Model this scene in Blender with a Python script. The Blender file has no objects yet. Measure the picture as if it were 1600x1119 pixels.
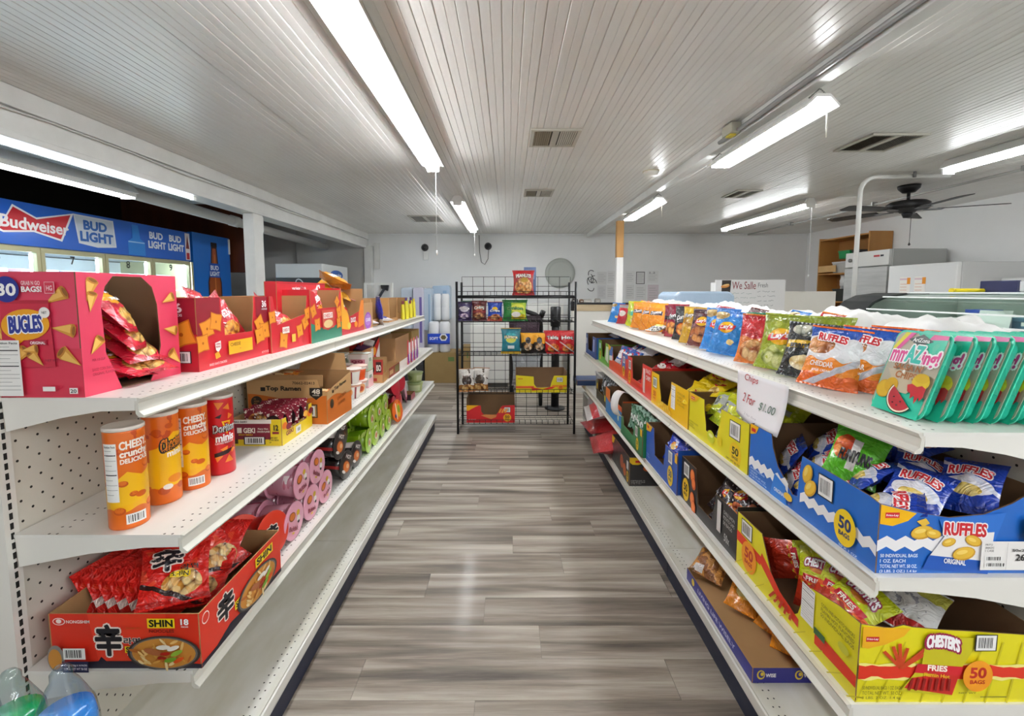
import bpy, math, random
from math import pi, sin, cos, radians as R, sqrt, exp, floor
from mathutils import Vector, Matrix, noise
from mathutils.geometry import tessellate_polygon

SC = bpy.context.scene
COL = SC.collection
rnd = random.Random(7)

# ------------------------------------------------------------------ camera, world, exposure
cd = bpy.data.cameras.new('camera')
cam = bpy.data.objects.new('camera', cd)
COL.objects.link(cam)
cd.sensor_width = 36.0
cd.lens = 693.4 * 36 / 1600
cd.shift_x = 6.7 / 1600
cd.shift_y = -46.3 / 1600
cd.clip_start = 0.02
cam.location = (0, 0, 1.5)
cam.rotation_euler = (pi / 2 - 0.083, 0, 0)
SC.camera = cam

W = bpy.data.worlds.new('world')
SC.world = W
W.use_nodes = True
W.node_tree.nodes['Background'].inputs[0].default_value = (1.0, 0.995, 0.985, 1)
W.node_tree.nodes['Background'].inputs[1].default_value = 0.5
SC.view_settings.view_transform = 'Standard'
SC.view_settings.look = 'None'
SC.view_settings.exposure = 0.55
SC.view_settings.gamma = 1.0
SC.view_settings.use_curve_mapping = False
TUBE = 36.0
SC.cycles.max_bounces = 8
SC.cycles.diffuse_bounces = 6
SC.cycles.glossy_bounces = 3
SC.cycles.transparent_max_bounces = 12
SC.cycles.caustics_reflective = False
SC.cycles.caustics_refractive = False
SC.cycles.sample_clamp_indirect = 6
SC.cycles.use_denoising = True

# ------------------------------------------------------------------ materials
def lin(h):
    if not isinstance(h, str):
        return (*h, 1)
    v = [int(h[i:i + 2], 16) / 255 for i in (0, 2, 4)]
    return (*[(c / 12.92 if c <= .04045 else ((c + .055) / 1.055) ** 2.4) for c in v], 1)

MATS = {}
class NT:
    """small node-tree helper"""
    def __init__(s, name, rough=.5, metal=0., spec=.5, coat=0.):
        s.m = bpy.data.materials.new(name)
        s.m.use_nodes = True
        s.t = s.m.node_tree
        s.b = s.t.nodes['Principled BSDF']
        s.b.inputs['Roughness'].default_value = rough
        s.b.inputs['Metallic'].default_value = metal
        s.b.inputs['Specular IOR Level'].default_value = spec
        s.b.inputs['Coat Weight'].default_value = coat
        s.b.inputs['Coat Roughness'].default_value = .12
    def n(s, typ, **kw):
        nd = s.t.nodes.new(typ)
        for k, v in kw.items():
            setattr(nd, k, v)
        return nd
    def put(s, sock, v):
        if isinstance(v, bpy.types.NodeSocket):
            s.t.links.new(v, sock)
        elif v is not None:
            sock.default_value = v
    def math(s, op, a, b=None, c=None):
        nd = s.n('ShaderNodeMath', operation=op)
        for i, v in enumerate((a, b, c)):
            if v is not None:
                s.put(nd.inputs[i], v)
        return nd.outputs[0]
    def mix(s, fac, a, b):
        nd = s.n('ShaderNodeMix', data_type='RGBA')
        s.put(nd.inputs[0], fac); s.put(nd.inputs[6], a); s.put(nd.inputs[7], b)
        return nd.outputs[2]
    def coord(s, kind='Object', scale=None, loc=None):
        o = s.n('ShaderNodeTexCoord').outputs[kind]
        if scale or loc:
            mp = s.n('ShaderNodeMapping')
            s.put(mp.inputs['Vector'], o)
            if scale: mp.inputs['Scale'].default_value = scale
            if loc: mp.inputs['Location'].default_value = loc
            o = mp.outputs[0]
        return o
    def noise(s, vec, scale=5., detail=3., rough=.5, dist=0.):
        nd = s.n('ShaderNodeTexNoise')
        s.put(nd.inputs['Vector'], vec)
        nd.inputs['Scale'].default_value = scale
        nd.inputs['Detail'].default_value = detail
        nd.inputs['Roughness'].default_value = rough
        nd.inputs['Distortion'].default_value = dist
        return nd.outputs['Fac']
    def ramp(s, fac, stops):
        nd = s.n('ShaderNodeValToRGB')
        e = nd.color_ramp.elements
        while len(e) < len(stops):
            e.new(.5)
        for k, (p, c) in enumerate(stops):
            e[k].position = p; e[k].color = lin(c)
        s.put(nd.inputs[0], fac)
        return nd.outputs[0]
    def bump(s, h, strength=.3, dist=.01):
        nd = s.n('ShaderNodeBump')
        nd.inputs['Strength'].default_value = strength
        nd.inputs['Distance'].default_value = dist
        s.put(nd.inputs['Height'], h)
        s.put(s.b.inputs['Normal'], nd.outputs[0])
    def base(s, c):
        s.put(s.b.inputs['Base Color'], c)

def M(hexc, rough=.45, metal=0., coat=0., spec=.5):
    """plain colour with a breath of unevenness"""
    k = (hexc, rough, metal, coat, spec)
    if k not in MATS:
        t = NT('paint_' + str(hexc), rough, metal, spec, coat)
        t.base(lin(hexc))
        nz = t.noise(t.coord(), 14, 2)
        mr = t.math('MULTIPLY_ADD', nz, .16, rough - .08)
        t.put(t.b.inputs['Roughness'], mr)
        MATS[k] = t.m
    return MATS[k]

def worn(name, c1, c2, scale=3., rough=.5, bump=.05, stretch=(1, 1, 1), coat=0.):
    if name not in MATS:
        t = NT(name, rough, coat=coat)
        nz = t.noise(t.coord('Object', stretch), scale, 5, .6)
        t.base(t.ramp(nz, [(.3, c1), (.7, c2)]))
        if bump:
            t.bump(nz, bump, .01)
        MATS[name] = t.m
    return MATS[name]

def emis(name, col, strength):
    if name not in MATS:
        t = NT(name)
        t.base(lin(col))
        t.b.inputs['Emission Color'].default_value = lin(col)
        t.b.inputs['Emission Strength'].default_value = strength
        MATS[name] = t.m
    return MATS[name]

def glass(name, col='FFFFFF', rough=.02, tint=.12):
    """thin pane: mostly see-through with a sharp reflection"""
    if name not in MATS:
        t = NT(name, rough)
        tr = t.n('ShaderNodeBsdfTransparent'); tr.inputs[0].default_value = lin(col)
        gl = t.n('ShaderNodeBsdfGlossy'); gl.inputs['Roughness'].default_value = rough
        fr = t.n('ShaderNodeLayerWeight')
        f = t.math('MULTIPLY_ADD', t.math('POWER', fr.outputs['Facing'], 4.), .5, .03 + tint * .1)
        mx = t.n('ShaderNodeMixShader')
        t.put(mx.inputs[0], f); t.put(mx.inputs[1], tr.outputs[0]); t.put(mx.inputs[2], gl.outputs[0])
        t.put(t.t.nodes['Material Output'].inputs[0], mx.outputs[0])
        MATS[name] = t.m
    return MATS[name]

def plastic_film(name, col, alpha=.35, rough=.15):
    """clear or milky plastic"""
    if name not in MATS:
        t = NT(name, rough, coat=.5)
        t.base(lin(col))
        t.b.inputs['Alpha'].default_value = alpha
        nz = t.noise(t.coord(), 20, 3)
        t.bump(nz, .4, .01)
        MATS[name] = t.m
    return MATS[name]

def art(name, base, layers=(), rough=.3, coat=.25, crinkle=.25):
    """printed film or card: coloured shapes laid over a base colour in UV space"""
    if name in MATS:
        return MATS[name]
    t = NT(name, rough, coat=coat)
    sp = t.n('ShaderNodeSeparateXYZ')
    uv = t.coord('UV')
    t.put(sp.inputs[0], uv)
    u, v = sp.outputs[0], sp.outputs[1]
    col = lin(base)
    def box(u0, v0, u1, v1):
        a = t.math('MULTIPLY', t.math('GREATER_THAN', u, u0), t.math('LESS_THAN', u, u1))
        b = t.math('MULTIPLY', t.math('GREATER_THAN', v, v0), t.math('LESS_THAN', v, v1))
        return t.math('MULTIPLY', a, b)
    def ell(cu, cv, ru, rv):
        a = t.math('DIVIDE', t.math('SUBTRACT', u, cu), ru)
        b = t.math('DIVIDE', t.math('SUBTRACT', v, cv), rv)
        d = t.math('ADD', t.math('MULTIPLY', a, a), t.math('MULTIPLY', b, b))
        return t.math('LESS_THAN', d, 1.)
    for L in layers:
        k = L[0]
        if k == 'r':
            f = box(*L[1:5]); c = lin(L[5])
        elif k == 'e':
            f = ell(*L[1:5]); c = lin(L[5])
        elif k in ('lo', 'hi'):          # below / above a wavy line
            wv = t.math('MULTIPLY_ADD', t.math('SINE', t.math('MULTIPLY', u, L[3] * 6.283)), L[2], L[1])
            f = t.math('LESS_THAN' if k == 'lo' else 'GREATER_THAN', v, wv); c = lin(L[4])
        elif k == 'di':                  # diagonal band: a*u+v between
            d = t.math('MULTIPLY_ADD', u, L[1], v)
            f = t.math('MULTIPLY', t.math('GREATER_THAN', d, L[2]), t.math('LESS_THAN', d, L[3])); c = lin(L[4])
        elif k == 'food':                # ellipse filled with a heap of pieces
            f = ell(*L[1:5])
            vo = t.n('ShaderNodeTexVoronoi')
            t.put(vo.inputs['Vector'], uv); vo.inputs['Scale'].default_value = max(6, L[8]) if len(L) > 8 else 9
            sc_ = t.n('ShaderNodeSeparateColor'); t.put(sc_.inputs[0], vo.outputs['Color'])
            c = t.ramp(sc_.outputs[0], [(.1, L[6]), (.9, L[7])])
            c = t.mix(t.math('MULTIPLY_ADD', t.math('SUBTRACT', vo.outputs['Distance'], .42), 2.4, 0.), c, lin(L[5]))
        elif k == 'spot':                # scattered blotches
            nz = t.noise(uv, L[1], 2)
            f = t.math('MULTIPLY', t.math('GREATER_THAN', nz, L[2]), box(*L[4])); c = lin(L[3])
        col = t.mix(f, col, c)
    t.base(col)
    if crinkle:
        n1 = t.noise(t.coord(), 21, 2, .55, 1.6)
        n2 = t.noise(t.coord('Object', (1, 1, .6)), 60, 2, .5, .8)
        rg = t.math('ABSOLUTE', t.math('SUBTRACT', n1, .5))
        t.bump(t.math('ADD', t.math('MULTIPLY', rg, 1.6), t.math('MULTIPLY', n2, .22)), min(1, crinkle * 2.6), .018)
    MATS[name] = t.m
    return t.m

# ------------------------------------------------------------------ objects
def link(o, parent=None):
    COL.objects.link(o)
    if parent is not None:
        o.parent = parent
    return o

def tag(o, label=None, cat=None, group=None, kind=None):
    if label: o['label'] = label
    if cat: o['category'] = cat
    if group: o['group'] = group
    if kind: o['kind'] = kind
    return o

def thing(name, label, cat, loc=(0, 0, 0), rz=0., group=None, rot=None):
    o = bpy.data.objects.new(name, None)
    o.empty_display_size = .05
    o.location = loc
    o.rotation_euler = rot if rot else (0, 0, rz)
    link(o)
    return tag(o, label, cat, group)

def clone(src, loc, rot, label=None, group=None):
    c = src.copy(); COL.objects.link(c)
    c.location = loc; c.rotation_euler = rot
    if label: c['label'] = label
    if group: c['group'] = group
    for ch in list(src.children):
        d = ch.copy(); COL.objects.link(d); d.parent = c
        for g in list(ch.children):
            e = g.copy(); COL.objects.link(e); e.parent = d
    return c

class MB:
    def __init__(s):
        s.v = []; s.f = []; s.mi = []; s.sm = []; s.uv = []
    def face(s, idx, mi=0, sm=False, uv=None):
        s.f.append(tuple(idx)); s.mi.append(mi); s.sm.append(sm); s.uv.append(uv)
    def box(s, a, b, mi=0):
        x0, y0, z0 = [min(p, q) for p, q in zip(a, b)]
        x1, y1, z1 = [max(p, q) for p, q in zip(a, b)]
        k = len(s.v)
        s.v += [(x0, y0, z0), (x1, y0, z0), (x1, y1, z0), (x0, y1, z0), (x0, y0, z1), (x1, y0, z1), (x1, y1, z1), (x0, y1, z1)]
        for q in ((0, 3, 2, 1), (4, 5, 6, 7), (0, 1, 5, 4), (1, 2, 6, 5), (2, 3, 7, 6), (3, 0, 4, 7)):
            s.face([k + i for i in q], mi, False, [(0, 0), (1, 0), (1, 1), (0, 1)])
        return s
    def tube(s, pts, r, n=8, mi=0, caps=True):
        pts = [Vector(p) for p in pts]
        rr = r if isinstance(r, (list, tuple)) else [r] * len(pts)
        k = len(s.v)
        prev = None
        for i, p in enumerate(pts):
            a = pts[max(i - 1, 0)]; b = pts[min(i + 1, len(pts) - 1)]
            d = (b - a)
            d = d.normalized() if d.length > 1e-9 else Vector((0, 0, 1))
            if prev is None:
                up = Vector((0, 0, 1)) if abs(d.z) < .9 else Vector((1, 0, 0))
                e1 = d.cross(up).normalized()
            else:
                e1 = (prev - d * prev.dot(d)).normalized()
            prev = e1
            e2 = d.cross(e1)
            for j in range(n):
                t = 2 * pi * j / n
                s.v.append(tuple(p + (e1 * cos(t) + e2 * sin(t)) * rr[i]))
        for i in range(len(pts) - 1):
            for j in range(n):
                j2 = (j + 1) % n
                s.face([k + i * n + j, k + i * n + j2, k + (i + 1) * n + j2, k + (i + 1) * n + j], mi, n > 4)
        if caps:
            s.face([k + j for j in reversed(range(n))], mi)
            m = k + (len(pts) - 1) * n
            s.face([m + j for j in range(n)], mi)
        return s
    def rod(s, a, b, r, n=4, mi=0):
        return s.tube([a, b], r, n, mi)
    def lathe(s, prof, n=24, mi=0, c=(0, 0, 0), mis=None):
        k = len(s.v)
        z0_ = min(p[1] for p in prof); zr_ = max(max(p[1] for p in prof) - z0_, 1e-6)
        for (r, z) in prof:
            for j in range(n):
                t = 2 * pi * j / n
                s.v.append((c[0] + r * cos(t), c[1] + r * sin(t), c[2] + z))
        for i in range(len(prof) - 1):
            for j in range(n):
                j2 = (j + 1) % n
                s.face([k + i * n + j, k + i * n + j2, k + (i + 1) * n + j2, k + (i + 1) * n + j],
                       mis[i] if mis else mi, True,
                       [(j / n, (prof[i][1] - z0_) / zr_), ((j + 1) / n, (prof[i][1] - z0_) / zr_), ((j + 1) / n, (prof[i + 1][1] - z0_) / zr_), (j / n, (prof[i + 1][1] - z0_) / zr_)])
        if prof[0][0] > 1e-6:
            s.face([k + j for j in reversed(range(n))], mis[0] if mis else mi)
        m = k + (len(prof) - 1) * n
        if prof[-1][0] > 1e-6:
            s.face([m + j for j in range(n)], mis[-1] if mis else mi)
        return s
    def prism(s, poly, axis, a, b, mi=0, sm=False):
        """extrude a 2-D outline along an axis from a to b"""
        k = len(s.v); n = len(poly)
        for t in (a, b):
            for (p, q) in poly:
                s.v.append({'x': (t, p, q), 'y': (p, t, q), 'z': (p, q, t)}[axis])
        for j in range(n):
            j2 = (j + 1) % n
            s.face([k + j, k + j2, k + n + j2, k + n + j], mi, sm)
        s.face([k + j for j in reversed(range(n))], mi)
        s.face([k + n + j for j in range(n)], mi)
        return s
    def strip(s, poly, axis, a, b, mi=0):
        """open profile extruded (no caps)"""
        k = len(s.v); n = len(poly)
        for t in (a, b):
            for (p, q) in poly:
                s.v.append({'x': (t, p, q), 'y': (p, t, q), 'z': (p, q, t)}[axis])
        for j in range(n - 1):
            s.face([k + j, k + j + 1, k + n + j + 1, k + n + j], mi)
        return s
    def mesh(s, name, mats):
        me = bpy.data.meshes.new(name)
        me.from_pydata(s.v, [], s.f)
        for m in mats:
            me.materials.append(m)
        if len(mats) > 1:
            me.polygons.foreach_set('material_index', s.mi)
        me.polygons.foreach_set('use_smooth', s.sm)
        if any(u is not None for u in s.uv):
            ul = me.uv_layers.new(name='UVMap')
            buf = []
            for fc, u in zip(s.f, s.uv):
                if u is None or len(u) != len(fc):
                    buf += [0.0, 0.0] * len(fc)
                else:
                    for p in u: buf += [p[0], p[1]]
            ul.data.foreach_set('uv', buf)
        me.update()
        return me
    def build(s, name, mats, parent=None, loc=None, rot=None, bevel=0.):
        if not isinstance(mats, (list, tuple)):
            mats = [mats]
        o = bpy.data.objects.new(name, s.mesh(name, mats))
        if loc: o.location = loc
        if rot: o.rotation_euler = rot
        link(o, parent)
        if bevel:
            b = o.modifiers.new('bevel', 'BEVEL'); b.width = bevel; b.segments = 2; b.limit_method = 'ANGLE'
        return o

def boxobj(name, a, b, mat, parent=None, bevel=0.):
    return MB().box(a, b).build(name, mat, parent, bevel=bevel)

# ------------------------------------------------------------------ flat print
TXT = {}
def textmesh(body, bold=.0):
    k = (body, bold)
    if k not in TXT:
        c = bpy.data.curves.new('lettering', 'FONT')
        c.body = body; c.size = 1; c.resolution_u = 3; c.offset = bold; c.fill_mode = 'FRONT'
        c.space_line = .8
        o = bpy.data.objects.new('lettering', c)
        m = o.to_mesh()
        m.calc_loop_triangles()
        vs = [(v.co.x, v.co.y) for v in m.vertices]
        ts = [tuple(t.vertices) for t in m.loop_triangles]
        o.to_mesh_clear()
        bpy.data.objects.remove(o); bpy.data.curves.remove(c)
        x0 = min(p[0] for p in vs); x1 = max(p[0] for p in vs)
        y0 = min(p[1] for p in vs); y1 = max(p[1] for p in vs)
        TXT[k] = ([((p[0] - x0) / (x1 - x0), (p[1] - y0) / (y1 - y0)) for p in vs], ts, (x1 - x0) / (y1 - y0))
    return TXT[k]

INK = '1A1A1C'
class Print:
    """ink on a surface: shapes in the surface's own metres, laid a hair above it"""
    def __init__(s, parent, fmap=None, L=None, lift=.0005, rough=.4, coat=0., step=None):
        s.step = step or (.0007 if L else .00022)
        s.p = parent; s.map = fmap or (lambda x, y, o: (x, y, o)); s.L = L
        s.v = []; s.f = []; s.mi = []; s.cols = []; s.k = 0; s.lift = lift; s.rough = rough; s.coat = coat
        s.m = []
    def add(s, pts, tris, col, same=False):
        if not same: s.k += 1
        if col not in s.cols:
            s.cols.append(col)
        ci = s.cols.index(col)
        if same: s.sub_ = getattr(s, 'sub_', 0) + 1
        else: s.sub_ = 0
        o = s.lift + s.k * s.step + min(s.sub_, 12) * .000016
        T = [tuple(pts[i] for i in t) for t in tris]
        if s.L:
            out = []
            st = list(T)
            while st:
                a, b, c = st.pop()
                l = [(a[0] - b[0]) ** 2 + (a[1] - b[1]) ** 2, (b[0] - c[0]) ** 2 + (b[1] - c[1]) ** 2, (c[0] - a[0]) ** 2 + (c[1] - a[1]) ** 2]
                m = max(l)
                if m <= s.L * s.L:
                    out.append((a, b, c)); continue
                i = l.index(m)
                p, q, r = ((a, b, c), (b, c, a), (c, a, b))[i]
                h = ((p[0] + q[0]) / 2, (p[1] + q[1]) / 2)
                st += [(p, h, r), (h, q, r)]
            T = out
        for t in T:
            k = len(s.v)
            for p in t: s.v.append(tuple(s.map(p[0], p[1], o)))
            s.f.append((k, k + 1, k + 2)); s.mi.append(ci)
        return s
    def poly(s, pts, col, same=False):
        tr = tessellate_polygon([[Vector((p[0], p[1], 0)) for p in pts]])
        fix = []
        for a, b, c in tr:
            ar = (pts[b][0] - pts[a][0]) * (pts[c][1] - pts[a][1]) - (pts[b][1] - pts[a][1]) * (pts[c][0] - pts[a][0])
            fix.append((a, b, c) if ar > 0 else (a, c, b))
        return s.add(pts, fix, col, same)
    def rect(s, x, y, w, h, col, same=False):
        return s.add([(x, y), (x + w, y), (x + w, y + h), (x, y + h)], [(0, 1, 2), (0, 2, 3)], col, same)
    def ell(s, x, y, rx, ry, col, n=20, same=False, a=0.):
        ca, sa = cos(a), sin(a)
        pts = [(x, y)] + [(x + rx * cos(t) * ca - ry * sin(t) * sa, y + rx * cos(t) * sa + ry * sin(t) * ca) for t in [2 * pi * i / n for i in range(n)]]
        return s.add(pts, [(0, i + 1, (i + 1) % n + 1) for i in range(n)], col, same)
    def text(s, body, x, y, w, h, col, bold=.02, rot=0., shear=0., arc=0., out=None, outw=.06, tilt=0.):
        """text stretched into the box x,y,w,h; arc bends it, out adds an outline colour"""
        vs, ts, _ = textmesh(body, max(-.01, min(bold, .02)))
        g = max(0, bold - .02) * .7 * h if h > .011 else 0
        heavy = [(g * a, g * b) for a, b in ((-1, 0), (1, 0), (0, 1), (0, -1))] if g > 0 else [(0, 0)]
        ring = [((g + outw * h) * cos(k * pi / 4), (g + outw * h) * sin(k * pi / 4)) for k in range(8)] if out else []
        for cc, offs in ((out, ring), (col, heavy)):
            for i, (ox, oy) in enumerate(offs):
                Q = []
                for px, py in vs:
                    px, py = px * w + ox, py * h + oy
                    px2 = px + shear * py
                    py2 = py + arc * h * (1 - (2 * px / w - 1) ** 2) + tilt * px
                    Q.append((x + px2 * cos(rot) - py2 * sin(rot), y + px2 * sin(rot) + py2 * cos(rot)))
                s.add(Q, ts, cc, i > 0)
        return s
    def barcode(s, x, y, w, h, border=True):
        if border: s.rect(x - w * .06, y - h * .06, w * 1.12, h * 1.12, INK)
        s.rect(x, y, w, h, 'F2F2F0')
        r = random.Random(int(x * 1e4) + 3)
        px = x + w * .1; first = True
        while px < x + w * .86:
            bw = w * r.choice((.02, .035, .05))
            s.rect(px, y + h * .16, bw, h * .7, INK, not first); first = False
            px += bw + w * r.choice((.025, .04, .055))
        return s
    def facts(s, x, y, w, h, n=12):
        """a nutrition panel"""
        s.rect(x, y, w, h, 'F1F1EE')
        s.text('Nutrition Facts', x + w * .06, y + h * .93, w * .88, h * .04, INK, .02)
        for i in range(n):
            yy = y + h * (.88 - .84 * i / n)
            th = h * (.018 if i in (1, 5) else .006)
            s.rect(x + w * .06, yy, w * (.88 if i % 3 else .6), th, INK if i in (1, 5) else '6A6A6C', i > 0)
        return s
    def lines(s, rows, x, y, w, lh, col, bold=.015):
        for i, t in enumerate(rows):
            ww = min(w, lh * .75 * .62 * len(t))
            s.text(t, x, y - i * lh, ww, lh * .66, col, bold)
        return s
    def build(s, name='print'):
        if not s.f: return None
        me = bpy.data.meshes.new(name)
        me.from_pydata(s.v, [], s.f)
        for c in s.cols:
            me.materials.append(c if isinstance(c, bpy.types.Material) else M(c, s.rough, 0, s.coat))
        me.polygons.foreach_set('material_index', s.mi)
        me.update()
        o = bpy.data.objects.new(name, me)
        return link(o, s.p)
# ================================================================== THE ROOM
ZC = 2.526           # ceiling
YB = 8.0             # back wall
XR = 5.33            # right wall
XB = -2.5            # beam line on the left
def struct(o):
    o['kind'] = 'structure'
    return o

# --- materials of the shell
def mat_plank():
    t = NT('plank_wood', .38, coat=.12)
    oi = t.n('ShaderNodeObjectInfo').outputs['Random']
    off = t.n('ShaderNodeCombineXYZ')
    t.put(off.inputs[0], t.math('MULTIPLY', oi, 37.)); t.put(off.inputs[1], t.math('MULTIPLY', oi, 91.))
    va = t.n('ShaderNodeVectorMath', operation='ADD')
    t.put(va.inputs[0], t.coord('Object', (.7, 11., 1))); t.put(va.inputs[1], off.outputs[0])
    big = t.noise(va.outputs[0], 1.15, 2.5, .5, .5)
    vb = t.n('ShaderNodeVectorMath', operation='ADD')
    t.put(vb.inputs[0], t.coord('Object', (2.2, 46, 1))); t.put(vb.inputs[1], off.outputs[0])
    fine = t.noise(vb.outputs[0], 2.6, 5, .65, .8)
    f = t.math('ADD', t.math('MULTIPLY', big, .86), t.math('MULTIPLY', fine, .20))
    f = t.math('ADD', f, t.math('MULTIPLY_ADD', oi, .08, -.06))
    t.base(t.ramp(f, [(.31, '4C443C'), (.44, '7C7166'), (.55, 'A0968A'), (.71, 'C0B8AD')]))
    t.put(t.b.inputs['Roughness'], t.math('MULTIPLY_ADD', fine, .2, .36))
    t.bump(fine, .08, .004)
    return t.m
PLANK = mat_plank()

def mat_board():
    t = NT('ceiling_paint', .3, spec=.5)
    oi = t.n('ShaderNodeObjectInfo').outputs['Random']
    nz = t.noise(t.coord('Object', (3, .8, 1)), 1.3, 5, .6)
    k = t.ramp(t.math('ADD', nz, t.math('MULTIPLY_ADD', oi, .12, -.06)), [(.25, 'DEDBD5'), (.5, 'E8E6E1'), (.8, 'EEEDE9')])
    t.base(k)
    t.put(t.b.inputs['Roughness'], t.math('MULTIPLY_ADD', nz, .16, .24))
    wv = t.noise(t.coord('Object', (8, 2, 1)), 4, 3)
    t.bump(wv, .12, .01)
    return t.m
BOARD = mat_board()
WALL = worn('wall_paint', 'DDDEDD', 'E6E7E6', 1.2, .6, .03)
WALLR = worn('wall_paint_right', 'E4E4E2', 'EBEBE9', 1.2, .6, .03)
TRIM = worn('trim_paint', 'D2D2CE', 'E0E0DC', 4., .4, .08)
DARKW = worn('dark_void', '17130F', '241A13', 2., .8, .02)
BROWN = worn('brown_panel_wood', '4A2415', '6B3519', 3., .5, .05, (1, 1, .2))
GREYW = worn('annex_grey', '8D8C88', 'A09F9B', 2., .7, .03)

# --- floor: slab and planks
fl = struct(MB().box((-5.6, -2.6, -.06), (XR, YB, -.004)).build('floor', worn('floor_joint', '7E756C', '6E665E', 5, .8, 0)))
pm = MB().box((-.6092, -.0915, -.004), (.6092, .0915, 0)).mesh('plank', [PLANK])
PW, PL = .184, 1.22
row = 0
y = .962
while y < YB:
    off = [0, .41, .83, .22, .62, 1.02][row % 6] + .05 * ((row * 7) % 5)
    x = -2.75 - off
    while x < XR - .3:
        if x + PL > -2.5 and not (y < 1.4 and x > 2.2):
            o = bpy.data.objects.new('plank', pm); o.location = (x + PL / 2, y + PW / 2, 0)
            link(o, fl)
        x += PL
    y += PW; row += 1

# --- ceiling: slab and beadboards
ce = struct(MB().box((XB, -2.6, ZC + .012), (XR, YB, ZC + .08)).build('ceiling', worn('ceiling_gap', 'B5B3AE', '8A8882', 5, .8, 0)))
bw = .0826
prof = [(0, .012), (0, .004), (.003, 0), (.0390, 0), (.0405, .0022), (.0425, .0022), (.0440, 0), (.0792, 0), (.0818, .004), (.0818, .012)]
bm = MB().strip([(p, -.0 + q) for p, q in prof], 'y', -2.6, YB).mesh('ceiling_board', [BOARD])
x = XB
i = 0
while x < XR - .02:
    if not (1.40 < x < 1.47):
        o = bpy.data.objects.new('ceiling_board', bm)
        o.location = (x, 0, ZC + rnd.uniform(-.0012, .0012)); link(o, ce)
    x += bw; i += 1

# --- walls
bk = struct(MB().box((-5.6, YB, 0), (XR + .1, YB + .12, 3.1)).build('wall_back', WALL))
wr = struct(MB().box((XR, -2.6, 0), (XR + .12, YB, ZC + .1)).build('wall_right', WALLR))
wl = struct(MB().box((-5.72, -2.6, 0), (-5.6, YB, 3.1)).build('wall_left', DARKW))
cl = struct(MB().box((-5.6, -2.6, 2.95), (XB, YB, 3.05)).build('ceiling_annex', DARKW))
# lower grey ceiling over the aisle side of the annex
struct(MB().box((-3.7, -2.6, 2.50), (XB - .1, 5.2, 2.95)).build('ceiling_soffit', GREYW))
# brown panelling above the cooler end
struct(MB().box((-5.6, 6.55, 1.78), (-3.72, 6.65, 2.95)).build('wall_panelling', BROWN))
struct(MB().box((-3.72, 7.9, 0), (XB - .02, 7.98, 2.95)).build('wall_annex', worn('annex_wall', 'B3B2AE', 'C2C1BD', 1.5, .6, .02)))
# left header beam, stepped boards, with its edge trim
hb = MB()
hb.box((XB - .14, -2.6, 2.30), (XB, YB, ZC + .0115))
hb.box((XB, -2.6, 2.42), (XB + .03, YB, ZC - .002))
hb.box((XB, -2.6, 2.275), (XB + .018, YB, 2.41))
hb.box((XB - .16, -2.6, 2.265), (XB + .022, YB, 2.30))
struct(hb.build('trim_1', TRIM, bevel=.004))
# batten with conduit on the ceiling to the right
struct(MB().box((1.405, -2.6, ZC - .075), (1.468, YB, ZC - .001)).build('trim_2', TRIM, bevel=.004))
# posts: painted timber under the header; bare-topped timber under the batten
po = struct(MB().box((XB - .085, 4.40, 0), (XB + .02, 4.57, 2.264)).build('trim_3', TRIM, bevel=.006))
MB().box((XB - .07, 4.571, 2.10), (XB + .0, 4.62, 2.26)).build('corner_block', TRIM, po, bevel=.004)
po = struct(MB().box((1.475, 6.06, 0), (1.565, 6.15, 1.96)).build('trim_4', M('E2E1DD', .45), bevel=.004))
MB().box((1.475, 6.06, 1.9605), (1.565, 6.15, ZC - .078)).build('bare_timber', worn('bare_pine', 'A9793F', 'C4975A', 5, .6, .05, (1, 1, .15)), po)
po2 = struct(MB().box((XB - .02, YB - .14, 0), (XB + .1, YB - .002, 2.30)).build('trim_5', TRIM, bevel=.004))
struct(MB().box((XB + .13, YB - .03, 1.9), (XB + .22, YB - .002, 2.36)).build('trim_6', TRIM))
# cornice line at the top of the back and right walls
struct(MB().box((XB + .03, YB - .02, ZC - .03), (XR, YB - .001, ZC - .002)).build('trim_7', WALL))
struct(MB().box((XB, YB - .016, 0), (.9, YB - .001, .1)).build('baseboard_back', M('C9C9C5')))
# wiring tacked along the header
cv = MB()
pts = [(XB + .034, -1 + .5 * k, 2.40 + .012 * sin(k * 1.9)) for k in range(18)]
cv.tube(pts, .006, 5)
tag(cv.build('wall_cable', M('C9C8C3')), 'thin painted cable tacked along the white header beam', 'cable')

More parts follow.
